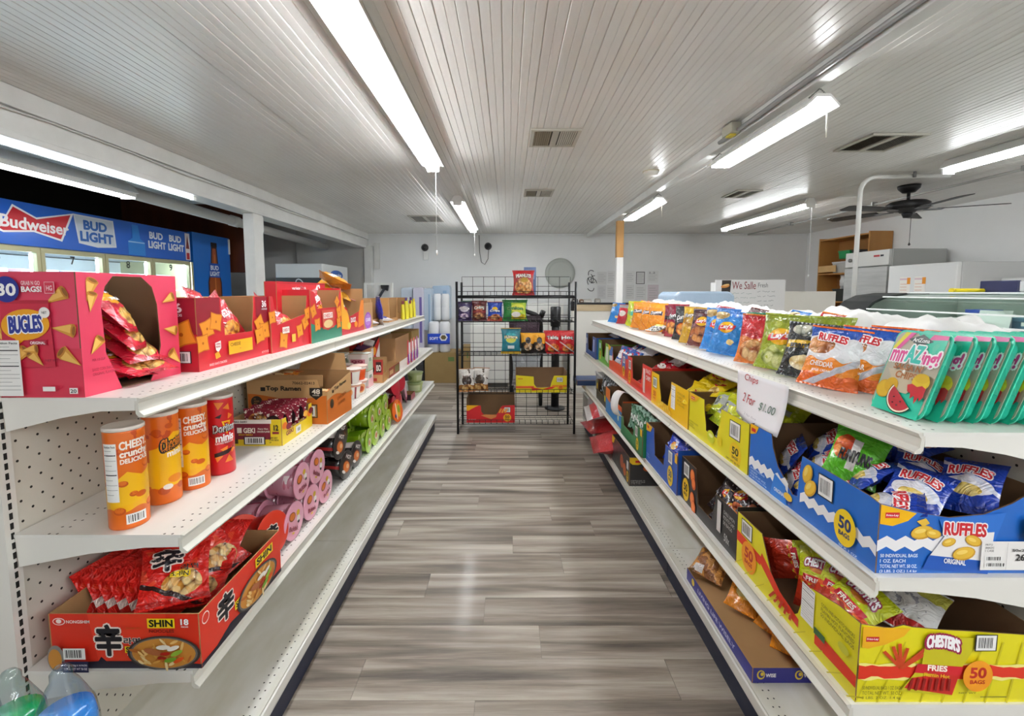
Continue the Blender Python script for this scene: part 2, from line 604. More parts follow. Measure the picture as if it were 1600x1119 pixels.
# ================================================================== LIGHT FITTINGS
WHITE = M('EDEDEA', .35)
EM = emis('tube_light', 'F9FCFF', TUBE)
def strip_light(label, x, y0, y1, z, tubes=2, cord=None, cordlen=.5, group=None, wide=.1, hood=False):
    t = thing('strip_light', label, 'light', (x, y0, z), group=group)
    L = y1 - y0
    h = MB()
    h.prism([(-wide * .8, .022), (-wide * .4, .085), (wide * .4, .085), (wide * .8, .022), (wide * .12, .028), (0, .012), (-wide * .12, .028)], 'y', 0, L)
    h.build('housing', WHITE, t)
    for ya in (-.012, L):
        MB().prism([(-wide * .5, .03), (-wide * .3, .087), (wide * .3, .087), (wide * .5, .03), (wide * .45, -.018), (-wide * .45, -.018)], 'y', ya, ya + .012).build('end_cap', WHITE, t)
    if hood:
        MB().prism([(-wide * .5, -.006), (-wide * .62, .05), (-wide * .3, .095), (wide * .3, .095), (wide * .62, .05), (wide * .5, -.006), (wide * .56, .05), (wide * .28, .09), (-wide * .28, .09), (-wide * .56, .05)], 'y', 0, L).build('hood', WHITE, t)
    for k in range(tubes):
        cx = (k - (tubes - 1) / 2) * wide * .62
        MB().tube([(cx, .004, 0), (cx, L - .004, 0)], .0135, 10).build('tube', EM, t)
    if cord is not None:
        cy = 0.0 if cord == 0 else L
        m = MB().tube([(.02, cy, .02), (.02, cy, -cordlen)], .0022, 5)
        m.lathe([(.002, 0), (.009, .008), (.009, .03), (.003, .04)], 8, 0, (.02, cy, -cordlen - .035))
        m.build('pull_cord', M('D8D8D4'), t)
    return t
strip_light('long twin tube ceiling light, nearest, over the aisle', -.575, 1.07, 3.51, 2.437, 2, 1, .62)
strip_light('twin tube ceiling light at the far end of the aisle', -.54, 4.86, 7.05, 2.437, 2, 1, .35)
strip_light('ceiling strip light near the ceiling fan over the service counter', 3.47, 1.15, 3.58, 2.437, 1)
strip_light('ceiling strip light by the back wall, left of the ceiling fan', 3.33, 4.98, 6.92, 2.437, 1, 0, .75)
strip_light('annex strip light hanging on chains in front of the drinks cooler', -3.12, 1.4, 3.72, 2.275, 1, wide=.13, hood=True)
strip_light('ceiling strip light behind the viewer on the left', -.575, -2.55, -.4, 2.437, 2)
strip_light('ceiling strip light behind the viewer on the right', 3.47, -2.4, -.2, 2.437, 1)
t = thing('tube_light', 'bare tube light fixed under the white header beam', 'light', (XB - .045, 1.3, 2.248))
MB().tube([(0, 0, 0), (0, 2.35, 0)], .008, 10).build('tube', emis('slim_tube', 'F4FAFF', 7.), t)
for ya in (-.03, 2.35): MB().box((-.016, ya, -.014), (.016, ya + .03, .0145)).build('end_cap', WHITE, t)

strip_light('ceiling strip light behind the viewer over the service counter aisle', 2.4, -2.2, .1, 2.437, 2)  # added out of view so more light bounces up to the right ceiling
strip_light('ceiling strip light behind the viewer by the right wall', 4.6, -1.6, .8, 2.437, 2)  # second unseen fitting, added only to brighten the right half
def shop_light(label, y0, y1, z=2.352, x=1.46, cord=True):
    t = thing('hanging_shop_light', label, 'light', (x, y0, z))
    L = y1 - y0
    h = MB()
    h.prism([(-.075, .002), (-.08, .01), (-.03, .06), (.03, .06), (.08, .01), (.075, .002), (.03, .045), (-.03, .045)], 'y', 0, L)
    h.build('reflector', WHITE, t)
    MB().box((-.05, .02, .0), (.05, L - .02, .012)).build('diffuser', EM, t)
    for yy in (.03, L - .03):
        ch = MB()
        for s in (-1, 1):
            p0 = Vector((s * .05, yy, .05)); p1 = Vector((0, yy, ZC - z - .08))
            for k in range(7):
                a = p0.lerp(p1, k / 7); b = p0.lerp(p1, (k + .75) / 7)
                ch.rod(a, b, .0035, 4)
        ch.build('chain', M('8E8E8A', .35, .8), t)
    if cord:
        MB().tube([(.03, .02, 0), (.035, .02, -.13)], .003, 5).build('pull_cord', M('DDD9CC'), t)
    return t
shop_light('nearer hanging shop light on chains under the ceiling batten', 2.13, 3.17)
shop_light('farther hanging shop light on chains under the ceiling batten', 4.36, 5.48)
shop_light('hanging shop light behind the viewer', -1.3, -.2)

# ================================================================== GONDOLA SHELVING
METAL = M('E4E3DC', .38)
METALS = M('D8D6CC', .42)
NAVY = M('1B2238', .5)
def mat_peg():
    t = NT('pegboard', .5)
    sp = t.n('ShaderNodeSeparateXYZ'); t.put(sp.inputs[0], t.coord())
    x, z = sp.outputs[0], sp.outputs[2]
    s = .0262
    cx = t.math('DIVIDE', x, s); fx = t.math('FLOOR', cx)
    par = t.math('MODULO', t.math('ABSOLUTE', fx), 2.)
    u = t.math('SUBTRACT', t.math('SUBTRACT', cx, fx), .5)
    cz = t.math('ADD', t.math('DIVIDE', z, s * 2), t.math('MULTIPLY', par, .5))
    w = t.math('MULTIPLY', t.math('SUBTRACT', t.math('SUBTRACT', cz, t.math('FLOOR', cz)), .5), 2.)
    d = t.math('ADD', t.math('MULTIPLY', u, u), t.math('MULTIPLY', w, w))
    f = t.math('LESS_THAN', d, .017)
    t.base(t.mix(f, lin('D5D2C6'), lin('23221F')))
    return t.m
PEG = mat_peg()
def mat_deck(name, c, rows, sp=.036, r=.0032, long=1.):
    t = NT(name, .36)
    s = t.n('ShaderNodeSeparateXYZ'); t.put(s.inputs[0], t.coord())
    x, y = s.outputs[0], s.outputs[1]
    cx = t.math('DIVIDE', x, sp); u = t.math('MULTIPLY', t.math('SUBTRACT', t.math('SUBTRACT', cx, t.math('FLOOR', cx)), .5), sp / long)
    f = None
    for rr in rows:
        v = t.math('SUBTRACT', y, rr)
        d = t.math('ADD', t.math('MULTIPLY', u, u), t.math('MULTIPLY', v, v))
        g = t.math('LESS_THAN', d, r * r)
        f = g if f is None else t.math('MAXIMUM', f, g)
    nz = t.noise(t.coord('Object', (1, 3, 1)), 3, 4)
    t.base(t.mix(f, t.ramp(nz, [(.3, c), (.7, 'E9E8E3')]), lin('2A2926')))
    return t.m
DECK = mat_deck('shelf_deck', 'DEDDD6', (.022, .042, .31, .33), .033, .003)
BDECK = mat_deck('base_deck', 'CFCCBC', (.03, .05), .03, .0028)

def gondola(label, ox, ymid, rz, L, levels, base_d, top):
    """local frame: x along the run, front faces -y, back panel at y=0"""
    g = thing('gondola_shelf', label, 'shelving', (ox, ymid, 0), rz)
    n = 3; S = L / n
    for k in range(n):
        x0 = -L / 2 + k * S
        MB().box((x0 + .004, 0, .15), (x0 + S - .004, .008, top)).build('pegboard', PEG, g)
        kp = MB().box((x0 + .002, -base_d + .012, .0), (x0 + S - .002, -base_d + .035, .118))
        kp.build('kick_plate', NAVY, g)
        bd = MB()
        bd.box((x0 + .001, 0, .152), (x0 + S - .001, base_d - .002, .158))
        me = MB().box((-S / 2 + .001, 0, -.006), (S / 2 - .001, base_d, 0)).mesh('base_deck', [BDECK])
        o = bpy.data.objects.new('base_deck', me); o.location = (x0 + S / 2, -base_d, .16); link(o, g)
        lip = MB().prism([(-.010, -.002), (-.004, .0), (0, -.006), (0, -.045), (-.008, -.045), (-.010, -.035)], 'x', -S / 2 + .001, S / 2 - .001)
        lip.build('deck_lip', METAL, o)
        for (z, d) in levels:
            me = MB().box((-S / 2 + .001, 0, -.008), (S / 2 - .001, d - .004, 0)).mesh('shelf', [DECK])
            sh = bpy.data.objects.new('shelf', me); sh.location = (x0 + S / 2, -d, z); link(sh, g)
            ch = MB().prism([(.0, .0), (-.010, -.002), (-.006, -.010), (-.002, -.014), (-.004, -.034), (-.016, -.044), (-.014, -.049), (-.002, -.048), (.004, -.04), (.006, -.008)], 'x', -S / 2 + .002, S / 2 - .002)
            ch.build('price_channel', METALS, sh)
            for s in (-1, 1):
                xx = s * (S / 2 - .004)
                br = MB().prism([(.006, -.0082), (.006, -.032), (.09, -.034), (d * .55, -.05), (d - .01, -.085), (d - .006, -.0082)], 'x', xx - .0018, xx + .0018)
                br.build('bracket', METAL, sh)
    for k in range(n + 1):
        xx = -L / 2 + k * S
        w = .016
        up = MB().box((xx - w, -.004, 0), (xx + w, .05, top + .01)).build('upright', METAL, g)
        if k in (0, n):
            sl = MB(); z = .2
            while z < top - .03:
                sl.box((xx - .0035, -.0052, z), (xx + .0035, -.0035, z + .016)); z += .0254
            o = sl.build('slots', M('1C1C1A', .8), up); o['kind'] = 'stuff'
    return g
LZ = (1.243, .896, .532)
RZ = (1.191, .856, .547)
gondola('long white gondola shelving run on the left of the aisle', -1.235, 1.057 + 1.85, pi / 2, 3.70,
        [(LZ[0], .334), (LZ[1], .419), (LZ[2], .428)], .448, 1.262)
GR = gondola('long white gondola shelving run on the right of the aisle', 1.25, .95 + 1.903, -pi / 2, 3.806,
        [(RZ[0], .338), (RZ[1], .415), (RZ[2], .455)], .421, 1.21)
# ================================================================== PRODUCT BUILDERS
KRAFT = worn('kraft_board', 'A27C50', 'B28B5E', 2.5, .75, .03)
KRAFTD = KRAFT
def side_rz(side):
    return pi / 2 if side == 'L' else -pi / 2 if side == 'R' else 0.

def dip(Wd, H, a, b, low, slope=.03, hl=None, hr=None, n=6):
    """panel outline with a scooped cut-out between a and b"""
    hl = H if hl is None else hl; hr = H if hr is None else hr
    p = [(0, 0), (Wd, 0), (Wd, hr), (b + slope * .3, hr)]
    for i in range(1, n + 1):
        t = i / n
        p.append((b + slope * .3 - slope * 1.3 * (1 - cos(t * pi)) / 2, hr + (low - hr) * t ** .8))
    for i in range(0, n):
        t = 1 - i / n
        p.append((a - slope * .3 + slope * 1.3 * (1 - cos(t * pi)) / 2, hl + (low - hl) * t ** .8))
    p += [(a - slope * .3, hl), (0, hl)]
    return p

def panel(name, parent, outline, frame, mat, thick=.003, inner=None):
    """flat board: outline in its own x,y; frame = (origin, xdir, ydir)"""
    o0, xd, yd = [Vector(v) for v in frame]
    zd = xd.cross(yd)
    mb = MB(); n = len(outline)
    mb.v = [(p[0], p[1], 0) for p in outline] + [(p[0], p[1], -thick) for p in outline]
    tr = tessellate_polygon([[Vector((p[0], p[1], 0)) for p in outline]])
    w = max(p[0] for p in outline) or 1; h = max(p[1] for p in outline) or 1
    for a, b, c in tr:
        A, B_, C_ = outline[a], outline[b], outline[c]
        if (B_[0] - A[0]) * (C_[1] - A[1]) - (B_[1] - A[1]) * (C_[0] - A[0]) < 0: b, c = c, b
        mb.face((a, b, c), 0, False, [(outline[i][0] / w, outline[i][1] / h) for i in (a, b, c)])
        mb.face((n + a, n + c, n + b), 1)
    for i in range(n):
        j = (i + 1) % n
        mb.face((j, i, n + i, n + j), 1)
    me = mb.mesh(name, [mat, inner or KRAFT])
    o = bpy.data.objects.new(name, me)
    m = Matrix((xd, yd, zd)).transposed().to_4x4(); m.translation = o0
    o.matrix_local = m
    return link(o, parent)

def carton(name, label, x, y, z, side, Wd, D, H, mats, cuts=None, cat='carton', group=None, turn=0., inner=None, skip=()):
    """open carton; local frame: front faces -y, x to the viewer's right, origin under the middle of the front edge.
    x,y = world position of the middle of the front bottom edge"""
    cuts = cuts or {}
    t = thing(name, label, cat, (x, y, z), side_rz(side) + turn, group)
    if not isinstance(mats, dict): mats = {'front': mats}
    mf = mats['front']
    fr = {'front': ((-Wd / 2, 0, 0), (1, 0, 0), (0, 0, 1), Wd), 'right': ((Wd / 2, 0, 0), (0, 1, 0), (0, 0, 1), D),
          'back': ((Wd / 2, D, 0), (-1, 0, 0), (0, 0, 1), Wd), 'left': ((-Wd / 2, D, 0), (0, -1, 0), (0, 0, 1), D)}
    out = {}
    for k, (o0, xd, yd, w) in fr.items():
        if k in skip: continue
        ol = cuts.get(k) or [(0, 0), (w, 0), (w, H), (0, H)]
        ee = .0032
        if k in ('right', 'left'):        # tuck between front and back boards
            ol = [(min(max(p[0], ee), w - ee), p[1]) for p in ol]
        pn = panel(k + '_panel', t, ol, (o0, xd, yd), mats.get(k, mf), .003, inner)
        out[k] = Print(pn)
    MB().box((-Wd / 2 + .0035, .0035, .0004), (Wd / 2 - .0035, D - .0035, .003)).build('base_panel', inner or KRAFT, t)
    if 'top' in mats:
        pn = panel('top_panel', t, [(.0, .0), (Wd, 0), (Wd, D), (0, D)], ((-Wd / 2, 0, H + .0034), (1, 0, 0), (0, 1, 0)), mats['top'], .003, inner)
        out['top'] = Print(pn)
    out['t'] = t
    return out

def done(c):
    for k, v in c.items():
        if k != 't': v.build()

class Bag:
    """pillow bag standing on its bottom seal, front facing -y"""
    def __init__(s, name, w, h, t, mat, nu=14, nv=18, seed=0., crinkle=1., pinch=.10, seal=None, lean_fill=.0, seals=True):
        s.w, s.h, s.t, s.seed, s.cr, s.pinch, s.fill = w, h, t, seed, crinkle, pinch, lean_fill
        s.es = .055
        mb = MB()
        def grid(sign):
            k = len(mb.v)
            for j in range(nv + 1):
                for i in range(nu + 1):
                    mb.v.append(tuple(s.pt(-w / 2 + w * i / nu, h * j / nv, 0, sign)))
            for j in range(nv):
                for i in range(nu):
                    q = [k + j * (nu + 1) + i, k + j * (nu + 1) + i + 1, k + (j + 1) * (nu + 1) + i + 1, k + (j + 1) * (nu + 1) + i]
                    uv = [(i / nu, j / nv), ((i + 1) / nu, j / nv), ((i + 1) / nu, (j + 1) / nv), (i / nu, (j + 1) / nv)]
                    if sign < 0:
                        q.reverse(); uv = [(3 + a, b) for a, b in reversed(uv)]
                    mb.face(q, 0, True, uv)
        grid(1); s.nu, s.nv = nu, nv; s.G = list(mb.v)
        grid(-1)
        s.me = mb.mesh(name, [mat])
        s.o = bpy.data.objects.new(name, s.me)
        link(s.o)
        s.kids = []
        if seals:
            for yy in (0., h - h * .028):
                sb = MB(); N = 26
                for sgn in (1, -1):
                    k = len(sb.v)
                    for i in range(N + 1):
                        for q in (0, 1):
                            px = -w / 2 + w * i / N
                            p = s.pt(px, yy + q * h * .028, .0012 + .0008 * (i % 2), sgn)
                            sb.v.append(tuple(p))
                    for i in range(N):
                        f = [k + 2 * i, k + 2 * i + 2, k + 2 * i + 3, k + 2 * i + 1]
                        sb.face(f if sgn > 0 else f[::-1], 0, False)
                o = sb.build('seal', seal or mat, s.o)
    def pt(s, x, y, off, sign=1):
        w, h = s.w, s.h
        a = max(-1., min(1., 2 * x / w)); v = max(0., min(1., y / h))
        vv = (v - s.es) / (1 - 2 * s.es)
        p = sin(pi * vv) ** .5 if 0 < vv < 1 else 0.
        p *= 1 + s.fill * (.5 - v)
        q = max(0., 1 - abs(a) ** 2.4) ** .65
        d = s.t * .5 * p * q
        px = x * (1 - s.pinch * p)
        n1 = noise.noise(Vector((x * 34 + s.seed, y * 20 + s.seed * 2, s.seed + sign * 3)))
        n2 = noise.noise(Vector((x * 70 + s.seed, y * 55, s.seed * 3 + sign)))
        ed = min(v, 1 - v)
        pleat = sin(x * 2 * pi / .021 + 3 * n1) * .0028 * exp(-((ed - .09) / .06) ** 2)
        rid = (abs(n1) * -.017 + n2 * .005) * s.cr
        d += (rid + pleat * s.cr) * min(1, p * 1.4) * min(1, q * 1.6)
        sw = noise.noise(Vector((x * 9 + s.seed, y * 9, 5.5))) * .006 * s.cr
        py = -sign * (d + off) + sw
        dz = -.010 * s.cr * (a * a) * (1 if v > .5 else -1) * 0
        return Vector((px, py, y + dz))
    def on(s, x, y, o):
        a = max(0, min(s.nu - 1e-6, (x / s.w + .5) * s.nu)); b = max(0, min(s.nv - 1e-6, y / s.h * s.nv))
        i, j = int(a), int(b); a -= i; b -= j
        g = lambda p, q: Vector(s.G[q * (s.nu + 1) + p])
        v = g(i, j) * (1 - a) * (1 - b) + g(i + 1, j) * a * (1 - b) + g(i, j + 1) * (1 - a) * b + g(i + 1, j + 1) * a * b
        return v - Vector((0, o, 0))
    def print(s, L=.018, lift=.003):
        return Print(s.o, s.on, min(L, .012), lift, .3, .2)

def place(b, label, cat, x, y, z, rot, group=None, first=[None]):
    """set a bag (or a copy of it) in the scene"""
    o = b.o if not getattr(b, 'used', False) else clone(b.o, (0, 0, 0), (0, 0, 0))
    b.used = True
    o.location = (x, y, z)
    o.rotation_euler = rot
    tag(o, label, cat, group)
    return o

SMALL = {}
def small_bag(name, mat, seed=1., w=.115, h=.15, t=.045):
    k = (name, mat.name, w, h)
    if k not in SMALL:
        SMALL[k] = Bag(name, w, h, t, mat, 10, 12, seed, 1.1, .10, seals=False)
    return SMALL[k]

def heap(name, mat, label, group, spots, w=.115, h=.15, t=.045, lettering=None):
    """spots: (x,y,z, rx,ry,rz) of bag centres in world space"""
    b = small_bag(name, mat, rnd.uniform(0, 20), w, h, t)
    if lettering and not getattr(b, 'used', False):
        lettering(b)
    ORD = ['nearest', 'second', 'third', 'fourth', 'fifth', 'sixth', 'seventh', 'eighth', 'ninth', 'tenth', 'eleventh', 'twelfth', 'thirteenth', 'fourteenth', 'fifteenth']
    for n_, s in enumerate(sorted(spots, key=lambda q_: q_[1])):
        x, y, z, rx, ry, rz = s[:6]
        m = Matrix.Translation((x, y, z)) @ (Matrix.Rotation(rz, 4, 'Z') @ Matrix.Rotation(ry, 4, 'Y') @ Matrix.Rotation(rx, 4, 'X')) @ Matrix.Translation((0, 0, -h / 2))
        o = place(b, label + (', %s from near end' % ORD[n_] if n_ else ', nearest the camera'), 'bag', 0, 0, 0, (0, 0, 0), group)
        o.matrix_world = m

def canister(label, x, y, z, r, h, mat, rz, seed=0, group=None):
    t = thing('snack_canister', label, 'canister', (x, y, z), rz, group)
    MB().lathe([(r * .96, 0), (r, .004), (r, h - .012), (r * .985, h - .008)], 40).build('body', mat, t)
    MB().lathe([(r * .985, h - .0081), (r * 1.025, h - .008), (r * 1.025, h), (r * .98, h + .002), (r * .9, h), (0, h)], 40).build('lid', M('E4DCD2', .35), t)
    pr = Print(t, lambda a, b, o: ((r + o) * sin(a / r), -(r + o) * cos(a / r), b), .008, .0006, .35, .2, .00006)
    return t, pr

def cup_proto(name, r0, r1, h, body, lid, flare=.006, ring=None):
    """paper or clear noodle cup standing upright, origin at the base"""
    t = thing(name, None, None)
    MB().lathe([(r0 * .92, 0), (r0, .003), (r0 + (r1 - r0) * .5, h * .5), (r1, h - .006)], 28).build('cup', body, t)
    MB().lathe([(r1, h - .0058), (r1 + flare, h - .005), (r1 + flare, h - .001), (r1 + flare * .5, h), (0, h + .0005)], 28).build('lid', lid, t)
    return t

def place_cup(p, label, cat, loc, rot, group, st={}):
    if p.name not in st:
        st[p.name] = 1
        p.location = loc; p.rotation_euler = rot
        return tag(p, label, cat, group)
    o = clone(p, loc, rot)
    return tag(o, label, cat, group)

# shared pieces of print
def flag(P, x, y, w, h, col='F2B705'):
    """corner flag with the red maker's badge"""
    P.poly([(x, y), (x + w, y), (x + w * .72, y - h * .55), (x + w * .35, y - h * .92), (x, y - h)], col)
    P.rect(x + w * .1, y - h * .55, w * .42, h * .26, 'C8202B')
    P.text('Frito-Lay', x + w * .13, y - h * .5, w * .36, h * .16, 'FFFFFF', .02)
def fifty(P, x, y, r, bg, fg, ry=None):
    ry = ry or r
    P.ell(x, y, r, ry, bg, 28)
    P.text('50', x - r * .55, y - ry * .12, r * 1.1, ry * .68, fg, .05)
    P.text('BAGS', x - r * .5, y - ry * .5, r * 1.0, ry * .26, fg, .05)
def chip(P, x, y, s, a=0., c1='E3B83C', c2='C9962A', c3='F2D36B'):
    P.ell(x, y, s, s * .62, c2, 16, a=a)
    P.ell(x - s * .05, y + s * .05, s * .9, s * .52, c1, 16, a=a)
    P.ell(x - s * .2, y + s * .14, s * .5, s * .2, c3, 12, a=a)
def zig(x0, x1, y0, y1, n, amp, dy=0.):
    """outline of a zig-zag band"""
    top = [(x0 + (x1 - x0) * i / n, y1 + (amp if i % 2 else -amp) + dy * i / n) for i in range(n + 1)]
    bot = [(x0 + (x1 - x0) * i / n, y0 + (amp if i % 2 else -amp) + dy * i / n) for i in range(n, -1, -1)]
    return bot[::-1] + top[::-1]
# ================================================================== LEFT RUN, TOP SHELF
z = LZ[0]
PINK = M('DD3F5E', .4, coat=.15)
RED = M('C8202E', .4, coat=.15)
DRED = M('8E1528', .4, coat=.15)
def cone(P, x, y, s, a):
    ca, sa = cos(a), sin(a)
    f = lambda p, q: (x + p * ca - q * sa, y + p * sa + q * ca)
    P.poly([f(-s, 0), f(s * .6, -s * .48), f(s * .75, s * .3), f(s * .4, s * .5)], 'D9993A')
    P.poly([f(-s * .9, .02 * s), f(s * .5, -s * .2), f(s * .55, s * .25), f(s * .3, s * .42)], 'EFBE62')
    P.ell(*f(s * .56, s * .04), s * .2, s * .47, 'C27F2B', 14, a=a)
    P.ell(*f(s * .6, s * .02), s * .12, s * .34, '8F5A1F', 12, a=a)
# pink carton of thirty bags
Wd, D, H = .318, .21, .304
arch = [(0, 0), (.20, 0), (.215, .0), (.225, .03)]
cutp = [(0, 0), (.105, 0), (.085, .05), (.065, .10), (.060, .22), (.075, .27), (.10, .297), (.19, .297), (.225, .27), (.24, .22), (.245, .10), (.235, .06), (.20, .0), (Wd, 0), (Wd, H), (0, H)]
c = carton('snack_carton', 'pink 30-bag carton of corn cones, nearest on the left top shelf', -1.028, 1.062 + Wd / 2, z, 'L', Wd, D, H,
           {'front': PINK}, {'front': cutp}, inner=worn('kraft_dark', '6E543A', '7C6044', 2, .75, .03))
P = c['left']
P.poly([(0, 0), (D, 0), (D, .12), (0, .12)], 'D2354F')
cone(P, .012, .265, .035, -.6); cone(P, .165, .245, .035, .5); cone(P, .178, .165, .034, -.15); cone(P, .182, .10, .036, 2.5); cone(P, .015, .165, .04, 2.2)
P.poly([(.03, .235), (.145, .235), (.15, .075), (.025, .075)], 'C92B45')
P.rect(.03, .228, .116, .008, 'B62039')
P.ell(.048, .262, .031, .031, '23308E', 28)
P.text('30', .026, .247, .045, .029, 'FFFFFF', .05)
P.text('GRAB N GO', .085, .272, .045, .010, 'F7D7DA', .03)
P.text('BAGS!', .085, .256, .048, .013, 'FFFFFF', .05)
P.rect(.140, .252, .024, .028, 'EFB6BE'); P.rect(.1415, .2535, .021, .025, 'D2354F'); P.text('HG', .145, .259, .014, .012, 'F6D9DD')
P.ell(.088, .178, .058, .037, 'F1A81C', 28, a=.08); P.poly([(.05, .165), (.10, .155), (.068, .13)], 'F1A81C')
P.text('BUGLES', .050, .157, .078, .040, '2B3A97', .06, tilt=.06, out='FFFFFF', outw=.07)
P.rect(.094, .128, .042, .014, 'B3203A'); P.text('ORIGINAL', .097, .131, .036, .007, 'FFFFFF')
P.ell(.137, .207, .013, .013, 'F6F2F0', 18); P.text('NET', .131, .204, .012, .006, '555555')
cone(P, .075, .105, .03, .9); cone(P, .108, .10, .028, 2.3); cone(P, .10, .118, .024, .1)
P.facts(.004, .0, .072, .142) if False else P.facts(.004, .006, .07, .135)
P.rect(.122, .018, .03, .011, 'F4F0EE'); P.rect(.186, .012, .02, .014, 'F4F0EE'); P.text('20', .188, .014, .015, .009, INK)
P.text('NET WT', .135, .09, .03, .006, '8E1F36'); 
P = c['front']
cone(P, .035, .265, .035, 1.2); cone(P, .035, .235, .03, 1.35); cone(P, .04, .125, .03, .9); cone(P, .283, .235, .03, .4); cone(P, .285, .14, .032, -.2); cone(P, .29, .06, .035, 2.3)
P.text('PER 1/2 CUP', .02, .085, .035, .006, 'A3203A'); P.lines(['BAKED CORN SNACKS', 'ORIGINAL FLAVOR'], .018, .06, .06, .011, 'A3203A')
done(c)
BUG = art('corn_cone_film', 'D21F38', [('hi', .82, .01, 1, 'B3152B'), ('e', .5, .62, .40, .17, 'F1A81C'), ('food', .55, .24, .33, .16, '8F5A1F', 'E9B24F', 'F3CC7C', 9), ('r', 0, 0, 1, .05, 'A81226')])
def bugl(b):
    p = b.print(); p.text('BUGLES', -.055, .125, .11, .05, '2B3A97', .05, tilt=.05, out='FFFFFF', outw=.09); p.text('ORIGINAL', -.03, .095, .06, .012, 'FFFFFF'); p.build()
bx, by = -1.10, 1.20
heap('snack_bag', BUG, 'red corn cone bag inside the pink carton', 'red bags in the pink carton',
     [(-1.10, 1.235, z + .165, -.75, .0, pi / 2 + .35), (-1.10, 1.215, z + .215, -.7, .1, pi / 2 + .5), (-1.10, 1.265, z + .110, -1.0, .0, pi / 2 - .1), (-1.095, 1.215, z + .055, -1.2, .1, pi / 2 + .3), (-1.09, 1.285, z + .055, -1.25, -.1, pi / 2 - .4), (-1.13, 1.16, z + .05, -1.3, 0, pi / 2)],
     .13, .19, .055, bugl)

# red cracker cartons
CRACK = 'E8932A'
def cracker(P, x, y, s, a=.2):
    ca, sa = cos(a), sin(a)
    f = lambda p, q: (x + p * ca - q * sa, y + p * sa + q * ca)
    for col, k in (('C9701B', 1.), (CRACK, .88)):
        P.poly([f(-s * k, -s * k), f(0, -s * k * .88), f(s * k, -s * k), f(s * k * .9, 0), f(s * k, s * k), f(0, s * k * .9), f(-s * k, s * k), f(-s * k * .9, 0)], col)
    P.ell(x, y, s * .16, s * .16, 'B65F14', 10)
CHZ = art('cracker_film', 'C51A2C', [('e', .5, .55, .33, .2, 'F4F1EC'), ('e', .5, .55, .29, .16, 'C51A2C'), ('food', .5, .26, .36, .18, '8C3B10', 'E8932A', 'F4B04A', 8), ('r', 0, .9, 1, 1, 'A01322')])
def chz(b):
    p = b.print(); p.text('CHEEZ-IT', -.042, .078, .084, .026, 'FFFFFF', .05, tilt=.15); p.build()
def cracker_carton(label, y0, y1, xf, Hh, D=.22, col=RED, cut=None, kind=0, green=False):
    Wd = y1 - y0
    c = carton('cracker_carton', label, xf, (y0 + y1) / 2, z, 'L', Wd, D, Hh, {'front': col, 'left': DRED if kind == 0 else col, 'right': col}, {'front': cut} if cut else {})
    return c, Wd
Wd = .413
c, Wd = cracker_carton('dark red 36-bag cracker carton beside the pink carton', 1.402, 1.402 + Wd, -.985, .237,
    cut=dip(Wd, .237, .125, .315, .105, .012))
P = c['front']
P.poly([(0, .237), (.115, .237), (.115, .16), (0, .11)], '8E1528'); P.poly([(.33, .237), (Wd, .237), (Wd, .12), (.33, .16)], '8E1528')
for q in ((.045, .135, .03, .3), (.09, .155, .03, -.2), (.02, .09, .028, .1), (.35, .13, .03, .5), (.385, .10, .034, .1), (.345, .085, .03, .2)): cracker(P, *q)
P.poly([(.075, .085), (.105, .09), (.105, .065), (.09, .052), (.078, .06)], 'F4F1EC'); P.text('100%', .079, .077, .022, .006, 'C51A2C'); P.text('REAL', .079, .068, .022, .006, 'C51A2C')
P.poly([(.07, .05), (.09, .055), (.1, .035), (.075, .03)], 'EFA72B')
P.rect(.145, .035, .145, .048, 'F0B323'); P.text('CHEESE', .155, .063, .06, .012, '7A4A12')
P.text('36', .365, .195, .032, .026, 'FFFFFF', .05); P.text('1.5 OZ PACKS', .36, .184, .042, .006, 'FFFFFF')
P.text('BAKED SNACK CRACKERS', .04, .012, .09, .008, 'F2C9CC'); P.text('NET WT 54 OZ', .35, .012, .05, .008, 'F2C9CC')
P = c['left']
P.text('36', .125, .19, .05, .03, 'FFFFFF', .05); P.text('1.5 OZ PACKS', .125, .178, .05, .008, 'FFFFFF')
P.rect(0, 0, .22, .12, 'B41B2B')
cracker(P, .17, .12, .04, .3); cracker(P, .12, .10, .035, -.2)
P.barcode(.135, .03, .06, .035)
done(c)
heap('cracker_bag', CHZ, 'red cracker bag heaped in the dark red 36-bag carton', 'red bags in the dark red cracker carton',
     [(-1.07, 1.555, z + .165, -.35, .25, pi / 2 + .2), (-1.06, 1.66, z + .15, -.45, -.2, pi / 2 - .1), (-1.05, 1.60, z + .115, -.7, .15, pi / 2), (-1.10, 1.70, z + .18, -.3, -.3, pi / 2 + .3), (-1.11, 1.53, z + .14, -.4, .3, pi / 2 - .3), (-1.12, 1.62, z + .2, -.5, .2, pi / 2 + .1), (-1.05, 1.655, z + .09, -1.0, 0., pi / 2 + .2)], .12, .15, .045, chz)
Wd = .345
c, Wd = cracker_carton('red cracker carton with one white-lettered bag poking out', 1.822, 1.822 + Wd, -.975, .237, kind=1, cut=[(0, 0), (Wd, 0), (Wd, .237), (Wd - .01, .237), (Wd - .03, .15), (.05, .115), (.03, .2), (.02, .237), (0, .237)])
P = c['front']
for q in ((.012, .15, .026, .1), (.25, .075, .03, .2), (.305, .11, .03, .5), (.095, .045, .034, -.2), (.33, .15, .03, .2)): cracker(P, *q)
P.rect(.085, .075, .06, .028, 'F1EDE6'); P.text('CHEEZ-IT', .089, .083, .052, .012, 'C51A2C'); P.rect(.165, .03, .035, .035, 'F0C24A')
done(c)
